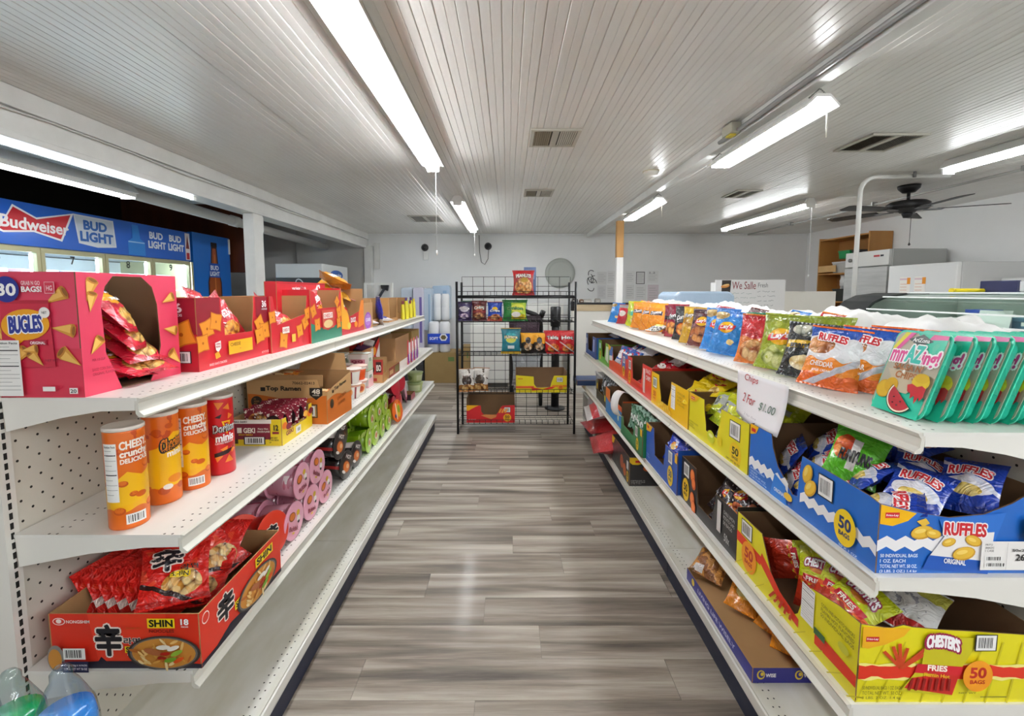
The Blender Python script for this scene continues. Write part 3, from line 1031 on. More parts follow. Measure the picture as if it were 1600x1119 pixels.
heap('cracker_bag', CHZ, 'red cracker bag poking out of the plain red carton', 'bags in the plain red cracker carton', [(-1.06, 1.93, z + .17, -.5, .6, pi / 2), (-1.05, 2.03, z + .13, -.9, -.3, pi / 2), (-1.10, 2.1, z + .14, -.7, .2, pi / 2)], .12, .15, .045, chz)
Wd = .40
GRN = M('2F7A62', .4, coat=.15)
c, Wd = cracker_carton('red and green cracker carton with a deep v cut', 2.172, 2.172 + Wd, -.965, .265, kind=1, cut=[(0, 0), (Wd, 0), (Wd, .262), (Wd - .02, .262), (Wd - .06, .17), (.08, .17), (.045, .255), (0, .262)])
P = c['front']
P.poly([(0, 0), (Wd, 0), (Wd, .085), (.2, .05), (0, .1)], '2F7A62')
for q in ((.03, .16, .03, .4), (.07, .09, .032, .1), (.36, .14, .034, .3), (.35, .08, .03, .1), (.33, .2, .028, .8)): cracker(P, q[0], q[1], q[2], q[3])
P.poly([(.13, .06), (.28, .06), (.29, .16), (.12, .16)], 'C9503F'); P.rect(.14, .115, .12, .03, 'F1EDE6'); P.text('CHEEZ-IT', .145, .12, .11, .018, 'C51A2C'); P.ell(.2, .085, .06, .022, 'E7C98F', 18)
done(c)
heap('cracker_bag', CHZ, 'red cracker bag in the red and green carton', 'bags in the red and green carton', [(-1.04, 2.30, z + .20, -.2, .3, pi / 2), (-1.05, 2.43, z + .19, -.3, -.2, pi / 2)], .13, .15, .04, chz)
# tall red lid standing behind
c = carton('cracker_carton', 'tall red 42-bag carton standing behind the v cut carton', -1.10, 2.40, z, 'L', .56, .06, .305, {'front': RED, 'left': RED})
P = c['front']; P.text('42', .43, .255, .06, .04, 'FFFFFF', .05); P.text('variety pack', .15, .262, .16, .02, 'FFFFFF', .03); P.rect(0, .296, .56, .005, 'A01322'); done(c)
Wd = .40
c, Wd = cracker_carton('yellow and red cracker carton with tall plain back', 2.585, 2.585 + Wd, -.97, .275, kind=1, cut=[(0, 0), (Wd, 0), (Wd, .20), (Wd - .05, .2), (Wd - .09, .13), (.12, .10), (.05, .16), (0, .28)])
P = c['front']
P.poly([(0, .04), (.14, .02), (.12, .10), (.05, .16), (0, .27)], 'E9A92A'); P.poly([(Wd, .04), (.28, .02), (.30, .12), (Wd - .09, .13), (Wd - .05, .2), (Wd, .2)], 'E8832A')
P.rect(.0, .0, Wd, .025, 'B3182A'); P.text('DUOZ', .15, .065, .09, .03, 'FFFFFF', .05); P.ell(.12, .05, .03, .02, 'D8C44A', 14); P.ell(.24, .05, .03, .02, 'E9932A', 14)
done(c)
heap('cracker_bag', CHZ, 'red snack bag inside the yellow and red carton', 'bags in the yellow and red carton', [(-1.06, 2.72, z + .14, -.4, .2, pi / 2), (-1.06, 2.84, z + .14, -.4, -.2, pi / 2)], .12, .15, .045, chz)
# smaller cartons towards the far end
PURP = M('9A4FB8', .4)
c = carton('candy_carton', 'small kraft carton with purple front oval', -.975, 3.10, z, 'L', .20, .2, .18, {'front': M('B58A5C', .6), 'left': M('B58A5C', .6)})
P = c['front']; P.ell(.09, .055, .075, .06, '9A4FB8', 20); P.ell(.09, .06, .06, .04, 'B77FCE', 18); P.text('COOKIES', .04, .05, .1, .022, 'FFFFFF', .03); done(c)
c = carton('candy_carton', 'kraft carton with a bright blue bag in front', -1.0, 3.36, z, 'L', .26, .18, .205, {'front': M('B58A5C', .6)}, {'front': [(0, 0), (.26, 0), (.26, .2), (.2, .2), (.18, .05), (.05, .05), (.03, .2), (0, .2)]}); done(c)
BLUEB = art('blue_candy_film', '2A2FA8', [('e', .5, .55, .4, .2, 'E88FA8'), ('lo', .2, .02, 2, 'F3F1F4'), ('hi', .85, .01, 2, '1C1F86')])
b = Bag('candy_bag', .17, .225, .05, BLUEB, 12, 14, 3)
place(b, 'tall blue candy bag with a pink middle on the left top shelf', 'bag', -.975, 3.42, z, (-.12, 0, pi / 2 + .5))
WHB = art('white_candy_film', 'EDE8EA', [('e', .4, .5, .3, .2, '2A3F9A'), ('r', .0, .8, 1, 1, 'D9D2E0')])
b = Bag('candy_bag', .12, .16, .04, WHB, 10, 12, 4)
place(b, 'white and blue candy bag lying flat by the tall blue bag', 'bag', -.95, 3.62, z + .025, (-1.4, 0, pi / 2 + .7))
place(b, 'white candy bag lying flat by the purple oval carton', 'bag', -.95, 3.27, z + .025, (-1.45, 0, pi / 2 + .3))
YL = M('E7DB2A', .4)
c = carton('candy_carton', 'kraft display carton with plain tall sides near the far end', -.99, 3.84, z, 'L', .30, .19, .20, {'front': M('B07F48', .6)}, {'front': [(0, 0), (.30, 0), (.30, .2), (.27, .2), (.25, .03), (.03, .03), (.01, .2), (0, .2)]}); done(c)
for i in range(6):
    t = thing('yellow_pouch', ['yellow pouch standing at the near end of the pouch row', 'yellow pouch second in the pouch row', 'yellow pouch third in the pouch row', 'yellow pouch fourth in the pouch row', 'yellow pouch fifth in the pouch row', 'yellow pouch at the far end of the pouch row'][i], 'pouch', (-.965 + .012 * (i % 2), 4.08 + .085 * i, z), pi / 2 + .5, 'yellow pouches at the far end of the left top shelf')
    hh = .14 + .03 * ((i * 5) % 3) / 2
    MB().prism([(-.03, 0), (.03, 0), (.026, hh * .5), (.012, hh), (-.012, hh), (-.026, hh * .5)], 'y', -.012, .012).build('body', YL, t, bevel=.004)
    MB().box((-.011, -.008, hh), (.011, .008, hh + .03)).build('cap', M(['7A1E28', '4B2A7A', 'D9C42A'][i % 3], .4), t)
c = carton('candy_carton', 'kraft carton backing the yellow pouches', -1.03, 4.32, z, 'L', .52, .16, .195, {'front': M('A87B48', .6)}, {'front': [(0, 0), (.52, 0), (.52, .19), (.5, .19), (.48, .06), (.04, .06), (.02, .19), (0, .19)]}); done(c)
# bags lying across the carton tops
ORB = art('orange_clear_film', 'E9922F', [('di', .6, .55, .75, 'F6EDE2'), ('e', .5, .7, .28, .14, 'F4EFE8'), ('food', .5, .3, .3, .18, 'B5651B', 'F0B24A', 'F6D48A', 8), ('di', 1.0, 1.2, 1.3, 'F2D24A')])
b = Bag('snack_bag', .18, .21, .07, ORB, 14, 16, 8)
place(b, 'orange striped snack bag lying on top of the yellow and red carton', 'bag', -1.04, 2.95, z + .28, (-1.1, .25, pi / 2 + .4))
b = Bag('snack_bag', .20, .24, .07, art('yellow_clear_film', 'E3A62E', [('di', .6, .45, .65, 'F3E6E0'), ('e', .5, .6, .3, .2, 'EFD8C8')]), 12, 14, 9)
place(b, 'yellow snack bag lying behind the orange striped bag', 'bag', -1.06, 3.04, z + .21, (-1.1, -.2, pi / 2 + .2))
b = Bag('candy_bag', .16, .14, .04, art('pink_film', 'E58FC0', [('e', .5, .5, .3, .3, 'F5D6E8')]), 10, 10, 11)
place(b, 'pink candy bag resting on the small kraft carton', 'bag', -1.02, 3.05, z + .185, (-1.2, .1, pi / 2))

# ================================================================== LEFT RUN, SECOND SHELF
z = LZ[1]
ORG = 'DE6A12'
def canart(name, base, lay):
    return art(name, base, lay, .35, .2, 0)
CC = [canart('cheese_canister', ORG, [('lo', .52, .03, 3, 'F3B50F'), ('lo', .2, .02, 4, 'DE6A12'), ('spot', 7, .63, 'C2480D', (0, .3, 1, 1))]),]
RDC = canart('red_canister', 'C9131C', [('di', .8, .42, .5, 'A30C16'), ('di', .8, 1.0, 1.1, 'A30C16'), ('r', 0, 0, 1, .02, 'B1101A')])
def cheesy(pr, r, ang, h):
    a = ang * r
    pr.poly([(a - .05, .06), (a + .052, .075), (a + .052, .15), (a + .02, .135), (a - .01, .15), (a - .05, .115)], 'F2B90F')
    for q in ((.035, .16, .012, .01), (-.02, .12, .011, .008), (.0, .09, .009, .007), (.04, .055, .012, .01), (-.03, .05, .013, .01)):
        pr.ell(a + q[0], q[1], q[2], q[3], 'C4500E', 14); pr.ell(a + q[0] - .001, q[1] + .002, q[2] * .8, q[3] * .7, 'DE6E18', 12)
    pr.ell(a + .016, .085, .013, .008, 'CF5A12', 14)
    pr.text('CHEESY.', a - .022, .207, .062, .021, 'FFF6EA', .05, tilt=.06)
    pr.text('crunchy', a - .022, .182, .062, .023, 'FFF6EA', .05, tilt=.06)
    pr.text('DELICIOUS', a - .022, .171, .062, .012, 'FFF6EA', .05, tilt=.06)
    pr.facts(a - .06, .075, .032, .15, 10)
    pr.barcode(a - .018, .014, .042, .026, False)
r = .0425
cans = [('orange canister nearest the shelf end, nutrition panel showing', -.99, 1.118, 0), ('orange canister with cartoonless yellow front, second from the shelf end', -1.0, 1.250, 1),
        ('orange canister third from the shelf end, beside the red one', -.98, 1.345, 0), ('red tall canister with triangle chips printed on it', -.965, 1.452, 2)]
for lb, cx, cy, kd in cans:
    hh = .262
    t, pr = canister(lb.replace('cartoonless ', ''), cx, cy, z, r, hh, RDC if kd == 2 else CC[0], pi / 4 + .1)
    if kd == 0:
        cheesy(pr, r, .1 if cy < 1.2 else -.2, hh)
    elif kd == 1:
        pr.poly([(-.04, .05), (.05, .05), (.05, .2), (.02, .205), (-.02, .165), (-.04, .16)], 'F2B90F')
        pr.text('Cheetos', -.012, .15, .06, .035, 'F08A1C', .05, tilt=.25, out=INK, outw=.1)
        pr.text('minis', .002, .135, .045, .017, 'FFF6EA', .05, tilt=.1)
        for q in ((-.02, .21, .012), (.01, .225, .01), (.035, .045, .012), (-.01, .04, .014)): pr.ell(q[0], q[1], q[2], q[2] * .8, 'C4500E', 12)
        pr.ell(.02, .07, .02, .012, 'E98A1E', 14); pr.ell(.0, .05, .012, .008, 'F6EFE4', 12)
    else:
        for q in ((-.012, .235, .016, .4), (.012, .225, .013, 1.2), (.02, .195, .012, 2.), (-.02, .06, .015, .3), (.012, .05, .016, 1.6), (.0, .085, .014, .9), (.026, .08, .012, 0)):
            pts = [(q[0] + q[2] * cos(q[3] + k * 2.094), q[1] + q[2] * sin(q[3] + k * 2.094)) for k in range(3)]
            pr.poly(pts, 'E8862A')
        pr.poly([(-.03, .075), (.03, .09), (.01, .07), (-.03, .062)], '2A0B0B'); pr.poly([(-.025, .195), (-.004, .205), (-.01, .19)], '2A0B0B')
        pr.poly([(-.006, .18), (.022, .18), (.008, .135)], 'F2B90F'); pr.poly([(0, .176), (.016, .176), (.008, .148)], 'C9131C')
        pr.text('Doritos', -.03, .142, .066, .026, 'FFFFFF', .06, tilt=.08, out='1A1A1C', outw=.06)
        pr.text('minis', -.024, .112, .054, .024, 'FFFFFF', .05, tilt=.06)
        pr.text('FLAVORED SNACK CHIPS', -.026, .104, .055, .006, 'FFFFFF', .01, tilt=.06)
    pr.build()
# yellow-edged carton of fiery noodles
Wd, D, H = .265, .205, .105
YEL = M('E3C71F', .4, coat=.1)
c = carton('noodle_carton', 'yellow and maroon carton packed with fiery noodle bags', -.883, 1.697 + Wd / 2, z, 'L', Wd, D, H, {'front': YEL}, {'front': dip(Wd, H, .04, .23, .05, .02)})
P = c['left']
P.rect(0, .026, D * .78, .079, '7E1F33'); P.rect(0, H - .016, D * .8, .016, 'F0ECE4'); P.text('70662-56001', .01, H - .0125, .06, .008, '2A2A2C')
P.text('GEKI', .055, .052, .045, .02, 'F6EFE0', .05); P.rect(.03, .052, .018, .021, 'F6EFE0'); P.text('SPICY MENU', .035, .042, .055, .006, 'F0C22A')
P.text('Fiery Hot', .112, .064, .04, .008, 'F6EFE0'); P.text('CHICKEN FLAVOR', .108, .054, .05, .007, 'F6EFE0'); P.text('12', .174, .062, .018, .022, INK, .05); P.rect(.168, .048, .026, .009, '8E2236')
P.barcode(.06, .008, .075, .028); P.lines(['KEEP DRY', 'THIS SIDE', 'UP'], .155, .03, .04, .009, '3A3216'); P.rect(.02, .01, .014, .018, '3A3216')
P = c['front']
P.text('GEKI', .03, .03, .06, .018, '7E1F33', .04); P.rect(.11, .012, .045, .03, 'F0ECE4'); P.barcode(.12, .016, .03, .02, False)
for i, px in enumerate((.02, .05, .2, .235, .25)): P.ell(px, .075 - .01 * (i % 2), .02, .014, ['E8782A', '7E1F33', 'F3B64A'][i % 3], 12)
done(c)
GEK = art('fiery_noodle_film', '8A1E33', [('r', .0, .0, 1, .22, 'E8C23A'), ('food', .35, .6, .25, .25, '5A1010', 'E8782A', 'F3C46A', 7), ('spot', 9, .58, 'F1E6DA', (0, 0, 1, 1)), ('e', .75, .45, .2, .3, '2A1216')])
heap('noodle_bag', GEK, 'maroon noodle bag stacked in the yellow and maroon carton', 'fiery noodle bags in their carton',
     [(-.98 + .012 * (i % 2), 1.745 + .034 * i, z + .078, -.18, 0, .05 + .04 * (i % 3)) for i in range(6)], .17, .115, .03)
# big kraft noodle case
Wd, D, H = .265, .375, .205
KO = M('C4671A', .6)
c = carton('noodle_case', 'open kraft case of 48 ramen packs with an orange lower half', -.812, 1.98 + Wd / 2, z, 'L', Wd, D, H, {'front': KO, 'left': KO, 'right': KRAFT, 'back': KRAFT},
           {'front': [(0, 0), (Wd, 0), (Wd, H - .01), (.06, H - .045), (.0, H - .06)], 'left': [(0, 0), (D, 0), (D, H - .055), (D - .03, H - .05), (D - .045, H), (.01, H - .005), (0, H)]}, turn=-.06)
P = c['left']
def wave(P, w, y, col, h):
    P.poly([(0, y + .02)] + [(w * i / 10, y + .012 * cos(i * .55)) for i in range(11)] + [(w, h - .055), (w - .03, h - .05), (w - .045, h), (0.01, h - .005), (0, h)], col)
wave(P, D, .125, 'C39A68', H)
P.text('70662-02413', .215, .183, .105, .013, '3A2A1A'); P.text('Top Ramen', .09, .148, .165, .026, '1E130B', .06); P.rect(.065, .15, .022, .018, '1E130B')
P.poly([(.295, .168), (.355, .168), (.355, .135), (.325, .112), (.295, .135)], '2A241E'); P.text('48', .306, .14, .038, .022, 'F0E6D4', .04); P.text('PACKS', .31, .131, .03, .006, 'F0E6D4')
P.ell(.045, .10, .027, .027, '2F2013', 24); P.lines(['NO', 'ADDED', 'MSG'], .032, .11, .03, .011, 'A9763F')
P.rect(.245, .03, .085, .062, '3A2411'); P.rect(.25, .034, .075, .054, 'A98A63'); P.barcode(.258, .038, .06, .046, False)
P = c['front']
P.poly([(0, .10)] + [(Wd * i / 8, .11 + .012 * sin(i * .7)) for i in range(9)] + [(Wd, H - .01), (.06, H - .045), (0, H - .06)], 'C39A68')
P.text('Top Ramen', .075, .135, .13, .02, '1E130B', .06, tilt=.12); P.rect(.05, .132, .018, .014, '1E130B'); P.ell(.045, .085, .019, .022, '3A2A1A', 18); P.text('CHICKEN', .1, .085, .1, .018, '9A5213', .03, tilt=.1); P.text('FLAVOR', .11, .058, .08, .016, '9A5213', .03, tilt=.1)
done(c)
MB().box((-.13, .02, H - .03), (-.126, .36, H + .02)).build('flap', KRAFT, c['t'])
panel('flap', c['t'], [(0, 0), (.25, 0), (.23, .085), (.02, .085)], ((Wd / 2 + .001, .02, H), (0, 1, 0), (.25, 0, .97)), KRAFT)
RAM = art('orange_ramen_film', 'E2882A', [('e', .5, .5, .3, .25, 'F3D9A0'), ('r', 0, .8, 1, 1, 'C4451C'), ('spot', 8, .6, '7A3512', (0, 0, 1, 1))])
heap('noodle_bag', RAM, 'orange ramen pack on top inside the big kraft case', 'ramen packs in the kraft case', [(-1.09, 2.06, z + .205, -1.4, .1, .2), (-1.08, 2.14, z + .198, -1.45, -.05, -.1), (-1.0, 2.10, z + .15, -1.5, 0, .1), (-.9, 2.1, z + .12, -1.5, 0, 0), (-1.12, 2.2, z + .18, -1.45, .1, .4)], .13, .1, .03)
# bowls, tubs, cups and boxes beyond
TR = art('red_bowl_paper', 'C9412A', [('r', 0, 0, 1, .28, 'EEE3D8'), ('e', .5, .6, .2, .3, 'F0D9B8'), ('spot', 6, .6, 'E9A23A', (0, .3, 1, 1))], .5, .1, 0)
WHP = art('white_cup_paper', 'E9E4DC', [('e', .35, .5, .11, .35, 'E8A46A'), ('e', .35, .45, .07, .2, 'C4502A'), ('r', .50, .0, .54, 1, '8A2A30'), ('e', .8, .5, .11, .35, 'DDB98A'), ('e', .8, .42, .07, .2, 'B5442A'), ('r', .94, 0, .98, 1, '8A2A30'), ('r', 0, .86, 1, 1, 'D9A08A')], .5, .1, 0)
ORP = art('orange_cup_paper', 'E2571E', [('r', 0, .8, 1, 1, 'EBD9CC'), ('r', .3, .1, .45, .8, 'F2B39A')], .5, .1, 0)
def uvlathe_fix(o):
    pass
bowl = cup_proto('noodle_bowl', .06, .078, .075, TR, M('E6DAD2', .4))
zz = z
G = 'paper noodle bowls stacked on the left middle shelf'
place_cup(bowl, 'lower red paper noodle bowl behind the kraft case', 'bowl', (-1.02, 2.50, z), (0, 0, .8), G)
place_cup(bowl, 'red paper noodle bowl stacked second behind the kraft case', 'bowl', (-1.02, 2.50, z + .0765), (0, 0, 1.8), G)
place_cup(bowl, 'topmost red paper noodle bowl behind the kraft case', 'bowl', (-1.01, 2.51, z + .153), (0, 0, 2.6), G)
wcup = cup_proto('noodle_cup', .036, .047, .085, WHP, M('EADFD8', .4))
ocup = cup_proto('noodle_cup', .036, .047, .085, ORP, M('EBC9BC', .4))
G = 'white paper noodle cups on the left middle shelf'
for i, (xx, yy, k) in enumerate(((-.885, 2.49, 0), (-.885, 2.595, 0), (-.98, 2.63, 0), (-.885, 2.49, 1), (-.98, 2.63, 1))):
    place_cup(wcup, ['white paper noodle cup at the front, near the kraft case', 'white paper noodle cup at the front, below the orange cup', 'white paper noodle cup in the back row, lower', 'white paper noodle cup stacked at the front, near the kraft case', 'white paper noodle cup in the back row, upper'][i], 'cup', (xx, yy, z + .086 * k), (0, 0, 2.2 + i), G)
place_cup(ocup, 'orange paper noodle cup stacked on a white cup', 'cup', (-.885, 2.595, z + .086), (0, 0, 1.), None)
GB = 'E6DFD6'
def tea(label, x, y, zz, col, g, w=.10, d=.12, h=.10, turn=0.):
    c = carton('food_box', label, x, y, zz, 'L', w, d, h, {'front': M('E5E1D8', .45), 'top': M('DDE3D8', .45)}, cat='box', group=g, turn=turn)
    P = c['front']; P.poly([(0, 0), (w, 0), (w, h * .5), (w * .5, h * .75), (0, h * .4)], col); P.rect(w * .2, h * .55, w * .5, h * .2, '8A9A88')
    P = c['left']; P.rect(0, 0, d, h, 'D9CFC8'); P.rect(d * .1, h * .35, d * .75, h * .35, 'C27A86'); P.text('99', d * .15, h * .4, d * .6, h * .25, '8A2F45'); P.rect(0, 0, d, h * .12, col)
    done(c)
g = 'small white food boxes on the left middle shelf'
tea('white and green food box, upper of the front pair', -.872, 2.79, z + .1085, 'B5CDB0', g, h=.104)
tea('white and pink food box, lower of the front pair', -.872, 2.79, z, 'E3B3B8', g, h=.104)
tea('pale green food box at the back, upper', -1.03, 2.78, z + .1085, 'B9C8AE', g, w=.16, h=.10)
tea('pale green food box at the back, lower', -1.03, 2.78, z, 'B9C8AE', g, w=.16, h=.104)
c = carton('snack_carton', 'small kraft carton with red lettering and a black dot', -.828, 2.965, z, 'L', .13, .16, .155, {'front': M('A9773F', .6), 'left': M('B98A58', .6)}, {'front': [(0, 0), (.13, 0), (.13, .06), (.04, .05), (.02, .155), (0, .155)]}, turn=.05)
P = c['left']; P.rect(0, .055, .16, .10, 'B1322C'); P.ell(.07, .09, .035, .035, '2A1C14', 20); P.rect(.115, .07, .035, .07, '3A1416'); P.text('ISO', .118, .08, .03, .04, 'F0E6DC', .03); P.rect(.02, .012, .1, .02, 'B1322C'); done(c)
c = carton('snack_carton', 'long kraft tray with red printed front edge', -.825, 3.20, z, 'L', .30, .16, .07, {'front': M('8E3A22', .5), 'left': KRAFT}); P = c['front']; P.rect(.16, .01, .12, .05, '6F6A2C'); P.rect(.01, .02, .1, .03, 'C9A06A'); done(c)
c = carton('snack_carton', 'kraft open carton with a white printed side behind the tray', -.99, 3.12, z, 'L', .26, .17, .20, {'front': M('B58453', .6), 'right': M('E9E5DE', .5)}); P = c['front']; P.rect(.2, .04, .055, .15, 'E6E4E0'); P.ell(.228, .12, .02, .04, '8AA4C8', 14); done(c)
c = carton('snack_carton', 'red carton with flame print leaning at the back', -1.05, 3.38, z + .0, 'L', .34, .12, .262, {'front': M('C41E1E', .4), 'top': M('ECE8E2', .4)}, turn=-.1)
P = c['front']; P.ell(.25, .22, .028, .026, 'F2ECE6', 18); P.ell(.25, .222, .014, .012, '6A5A55', 12); P.ell(.22, .14, .05, .035, 'E9A02C', 14); P.ell(.10, .15, .04, .04, 'D96A20', 14); P.poly([(.26, .1), (.34, .03), (.34, .2)], 'F0EAE4'); done(c)
t = thing('candy_tray', 'black display tray tipped up in front of the red carton', 'tray', (-1.0, 3.30, z + .19), pi / 2, rot=(.35, -.45, pi / 2))
MB().box((-.14, 0, 0), (.14, .12, .006)).box((-.14, 0, 0), (-.134, .12, .03)).box((.134, 0, 0), (.14, .12, .03)).build('tray', M('2A2528', .4), t)
for i in range(3): boxobj('pack', (-.12 + .085 * i, .01, .007), (-.05 + .085 * i, .11, .03), M(['4A2A4A', 'D8CFCB', '7A3A3A'][i], .35), t)
for i in range(4):
    t = thing('toothbrush_pack', ['red and purple toothbrush pack nearest the camera', 'red and purple toothbrush pack, second of the row', 'red and purple toothbrush pack, third of the row', 'purple toothbrush pack, farthest of the row'][i], 'toothbrush', (-.825, 3.66 + .12 * i, z), pi / 2, 'toothbrush packs on the left middle shelf')
    MB().prism([(-.028, 0), (.028, 0), (.028, .16), (.015, .20), (-.015, .20), (-.028, .16)], 'y', 0, .004).build('card', M('C93A3A' if i < 3 else 'B05AA0', .4), t)
    MB().prism([(-.02, .01), (.02, .01), (.02, .085), (-.02, .085)], 'y', -.003, -.0004).build('label', M('8E3FB0', .4), t)
    MB().tube([(0, -.008, .03), (0, -.010, .1), (0, -.008, .18)], [.006, .007, .004], 8).build('brush', M('F0ECEC', .35), t)
    MB().prism([(-.018, .09), (.018, .09), (.018, .185), (-.018, .185)], 'y', -.018, -.003).build('blister', plastic_film('clear_blister', 'F4E9EC', .22, .08), t)
c = carton('snack_carton', 'plain kraft carton behind the toothbrush packs', -.93, 3.90, z, 'L', .5, .16, .215, {'front': KRAFT}); done(c)
c = carton('snack_carton', 'tall kraft carton at the far end of the left middle shelf', -.91, 4.36, z, 'L', .34, .2, .225, {'front': worn('kraft_olive', '8E7238', '9C8046', 2, .7, .03)}); done(c)

# ================================================================== LEFT RUN, THIRD SHELF
z = LZ[2]
Wd, D, H = .40, .385, .148
SH = M('D5301C', .4, coat=.15)
c = carton('noodle_carton', 'red open carton of spicy noodle packs, nearest on the left third shelf', -.788, 1.068 + Wd / 2, z, 'L', Wd, D, H, {'front': SH}, turn=.0)
FOODM = None
def bowlpic(P, x, y, rx, ry):
    P.ell(x, y, rx * 1.1, ry * 1.12, '3A3634', 28); P.ell(x, y, rx * 1.02, ry * 1.03, '6E6A66', 28); P.ell(x, y, rx * .96, ry * .96, 'C98A3A', 26)
    q = random.Random(5)
    for i in range(26):
        a, d = q.uniform(0, 6.28), sqrt(q.uniform(0, .75))
        P.ell(x + rx * d * cos(a), y + ry * d * sin(a), rx * q.uniform(.1, .2), ry * q.uniform(.05, .1), q.choice(['E8C27A', 'D9A04A', 'F0D9A0', 'B5652A']), 10, a=q.uniform(0, 3))
    for dx, dy, s, cc in ((-.25, .2, .3, 'A9633A'), (.05, .5, .22, 'F2EDDF'), (.35, .45, .2, 'F4EFE2'), (.25, -.3, .2, '6FA02E'), (.1, .1, .16, 'B5221A'), (.45, .15, .2, '8DB53A'), (.5, -.3, .18, 'D9501E'), (0, -.15, .14, '9A1F17')):
        P.ell(x + rx * dx, y + ry * dy, rx * s, ry * s * .7, cc, 12, a=dx)
def hanja(P, x, y, w, h, tilt=0.):
    P.text('辛', x, y, w, h, '17171F', .05, tilt=tilt, out='F4E4DA', outw=.05)
P = c['left']
P.poly([(.10, .148), (.30, .148), (.30, .02), (.12, .02)], 'E23A22'); P.poly([(.0, 0), (D, 0), (D, .012), (.25, .02), (.14, .02), (.128, .032), (.12, .02), (.0, .012)], '1C1A2C')
P.ell(.027, .128, .016, .010, 'F6E6E0', 18); P.ell(.027, .128, .014, .008, 'D5301C', 16); P.ell(.027, .129, .007, .006, 'F6E6E0', 14)
P.text('NONGSHIM', .046, .1235, .06, .0085, 'F6E6E0', .03)
hanja(P, .118, .036, .066, .084)
P.text('라면', .19, .067, .042, .018, '17171F', .03, out='F4E4DA')
P.rect(.192, .044, .05, .018, 'F2D21A'); P.text('SHIN', .195, .047, .043, .013, INK, .05); P.text('NOODLES', .198, .037, .04, .006, 'F4E4DA')
P.rect(.254, .112, .07, .026, 'F2D21A'); P.text('SHIN', .259, .1155, .06, .019, INK, .06); P.text('NOODLES', .258, .1, .064, .009, '7A1712', .02)
P.text('18', .340, .121, .02, .016, 'FFFFFF', .05); P.text('PACKS', .341, .114, .018, .004, 'FFFFFF'); P.text('GOURMET SPICY', .2, .11, .04, .005, 'C9561E')
bowlpic(P, .293, .045, .085, .042)
P.ell(.0245, .037, .022, .036, '8A8682', 20); P.ell(.022, .035, .017, .028, 'C98A3A', 18)
P.barcode(.044, .035, .056, .03, False); P.rect(.04, .0, .066, .03, '151C44'); P.lines(['4.23 OZ (120g) X 18 PACKS', 'TOTAL NET WT 76 OZ'], .043, .016, .06, .009, 'E8E4F0')
P = c['front']
P.poly([(0, 0), (Wd, 0), (Wd, .012), (.22, .018), (.12, .03), (.06, .012), (0, .012)], '1C1A2C')
P.ell(.022, .122, .014, .016, 'F6E6E0', 16); P.ell(.022, .122, .012, .013, 'D5301C', 14); hanja(P, .068, .055, .07, .075)
P.rect(.25, .105, .1, .03, 'F2D21A'); P.text('SHIN', .257, .11, .085, .021, INK, .06); P.rect(.14, .05, .06, .025, 'F2D21A'); P.text('SHIN', .145, .055, .05, .016, INK, .05)
bowlpic(P, .26, .05, .1, .045)
done(c)
SHB = art('spicy_noodle_film', 'D3201A', [('r', 0, 0, 1, .1, 'A8130F'), ('spot', 3, .55, 'E2452A', (0, .3, 1, 1)), ('food', .6, .3, .3, .2, '5A2A10', 'D9983F', 'F0D79A', 9), ('di', .5, .35, .42, '2A0F10')], .22, .45)
b = Bag('noodle_bag', .165, .185, .05, SHB, 22, 26, 2.2, 1.1, .06)
p = b.print(.012)
p.text('辛', -.06, .095, .075, .075, '17171F', .05, out='F4E4DA', outw=.05); p.text('라면', .01, .085, .045, .018, '2A1416', .02)
p.rect(-.015, .068, .05, .015, 'F2D21A'); p.text('SHIN', -.012, .07, .043, .011, INK, .04); p.build()
place(b, 'red noodle pack lying face up on top, black character showing', 'noodles', -.90, 1.13, z + .125, (-1.08, .12, .62))
b2 = Bag('noodle_bag', .165, .185, .05, SHB, 16, 18, 6.2, 1.2, .06)
place(b2, 'red noodle pack leaning in the front corner of the red carton', 'noodles', -.86, 1.30, z + .10, (-.85, -.25, 1.2))
place(b2, 'red noodle pack lying across the middle of the red carton', 'noodles', -.93, 1.28, z + .13, (-1.2, .1, .2))
lab = ['red noodle pack on edge at the back, first of the row', 'red noodle pack on edge, second of the row', 'red noodle pack on edge, third of the row', 'red noodle pack on edge, fourth of the row', 'red noodle pack on edge, fifth of the row', 'red noodle pack on edge, last of the row']
SHE = art('spicy_noodle_back', 'D8241C', [('di', .0, .42, .55, 'F0DCD2'), ('r', 0, .0, 1, .18, 'B3150F'), ('spot', 2, .6, 'EA3A24', (0, .5, 1, 1))], .22, .45)
b3 = Bag('noodle_bag', .29, .165, .045, SHE, 16, 14, 3.7, .8, .04)
for i in range(6):
    place(b3, lab[i], 'noodles', -1.135 + .036 * i, 1.30 - .004 * i, z + .030, (R(-20), 0, R(84)), 'red noodle packs on edge in the red carton')
place(b2, 'red noodle pack lying flat under the face up pack', 'noodles', -.90, 1.17, z + .09, (-1.42, 0, .3))
# red bowls behind the carton
RB = cup_proto('noodle_bowl', .058, .075, .075, M('C6261E', .35, coat=.2), art('red_lid', 'DB3A22', [('e', .5, .5, .2, .2, '17171F')], .35, .2, 0))
pr = Print(RB, lambda a, b_, o: (a, b_, .0757 + o)); pr.text('辛', -.03, -.02, .055, .055, '17171F', .06, out='F4E4DA'); pr.build()
place_cup(RB, 'red noodle bowl on its side behind the red carton, nearer', 'bowl', (-1.0, 1.525, z + .083), (pi / 2 - .25, 0, 1.1), 'red bowls behind the red noodle carton')
place_cup(RB, 'red noodle bowl on its side behind the red carton, by the shelf edge', 'bowl', (-.925, 1.56, z + .083), (pi / 2 - .1, 0, 1.35), 'red bowls behind the red noodle carton')
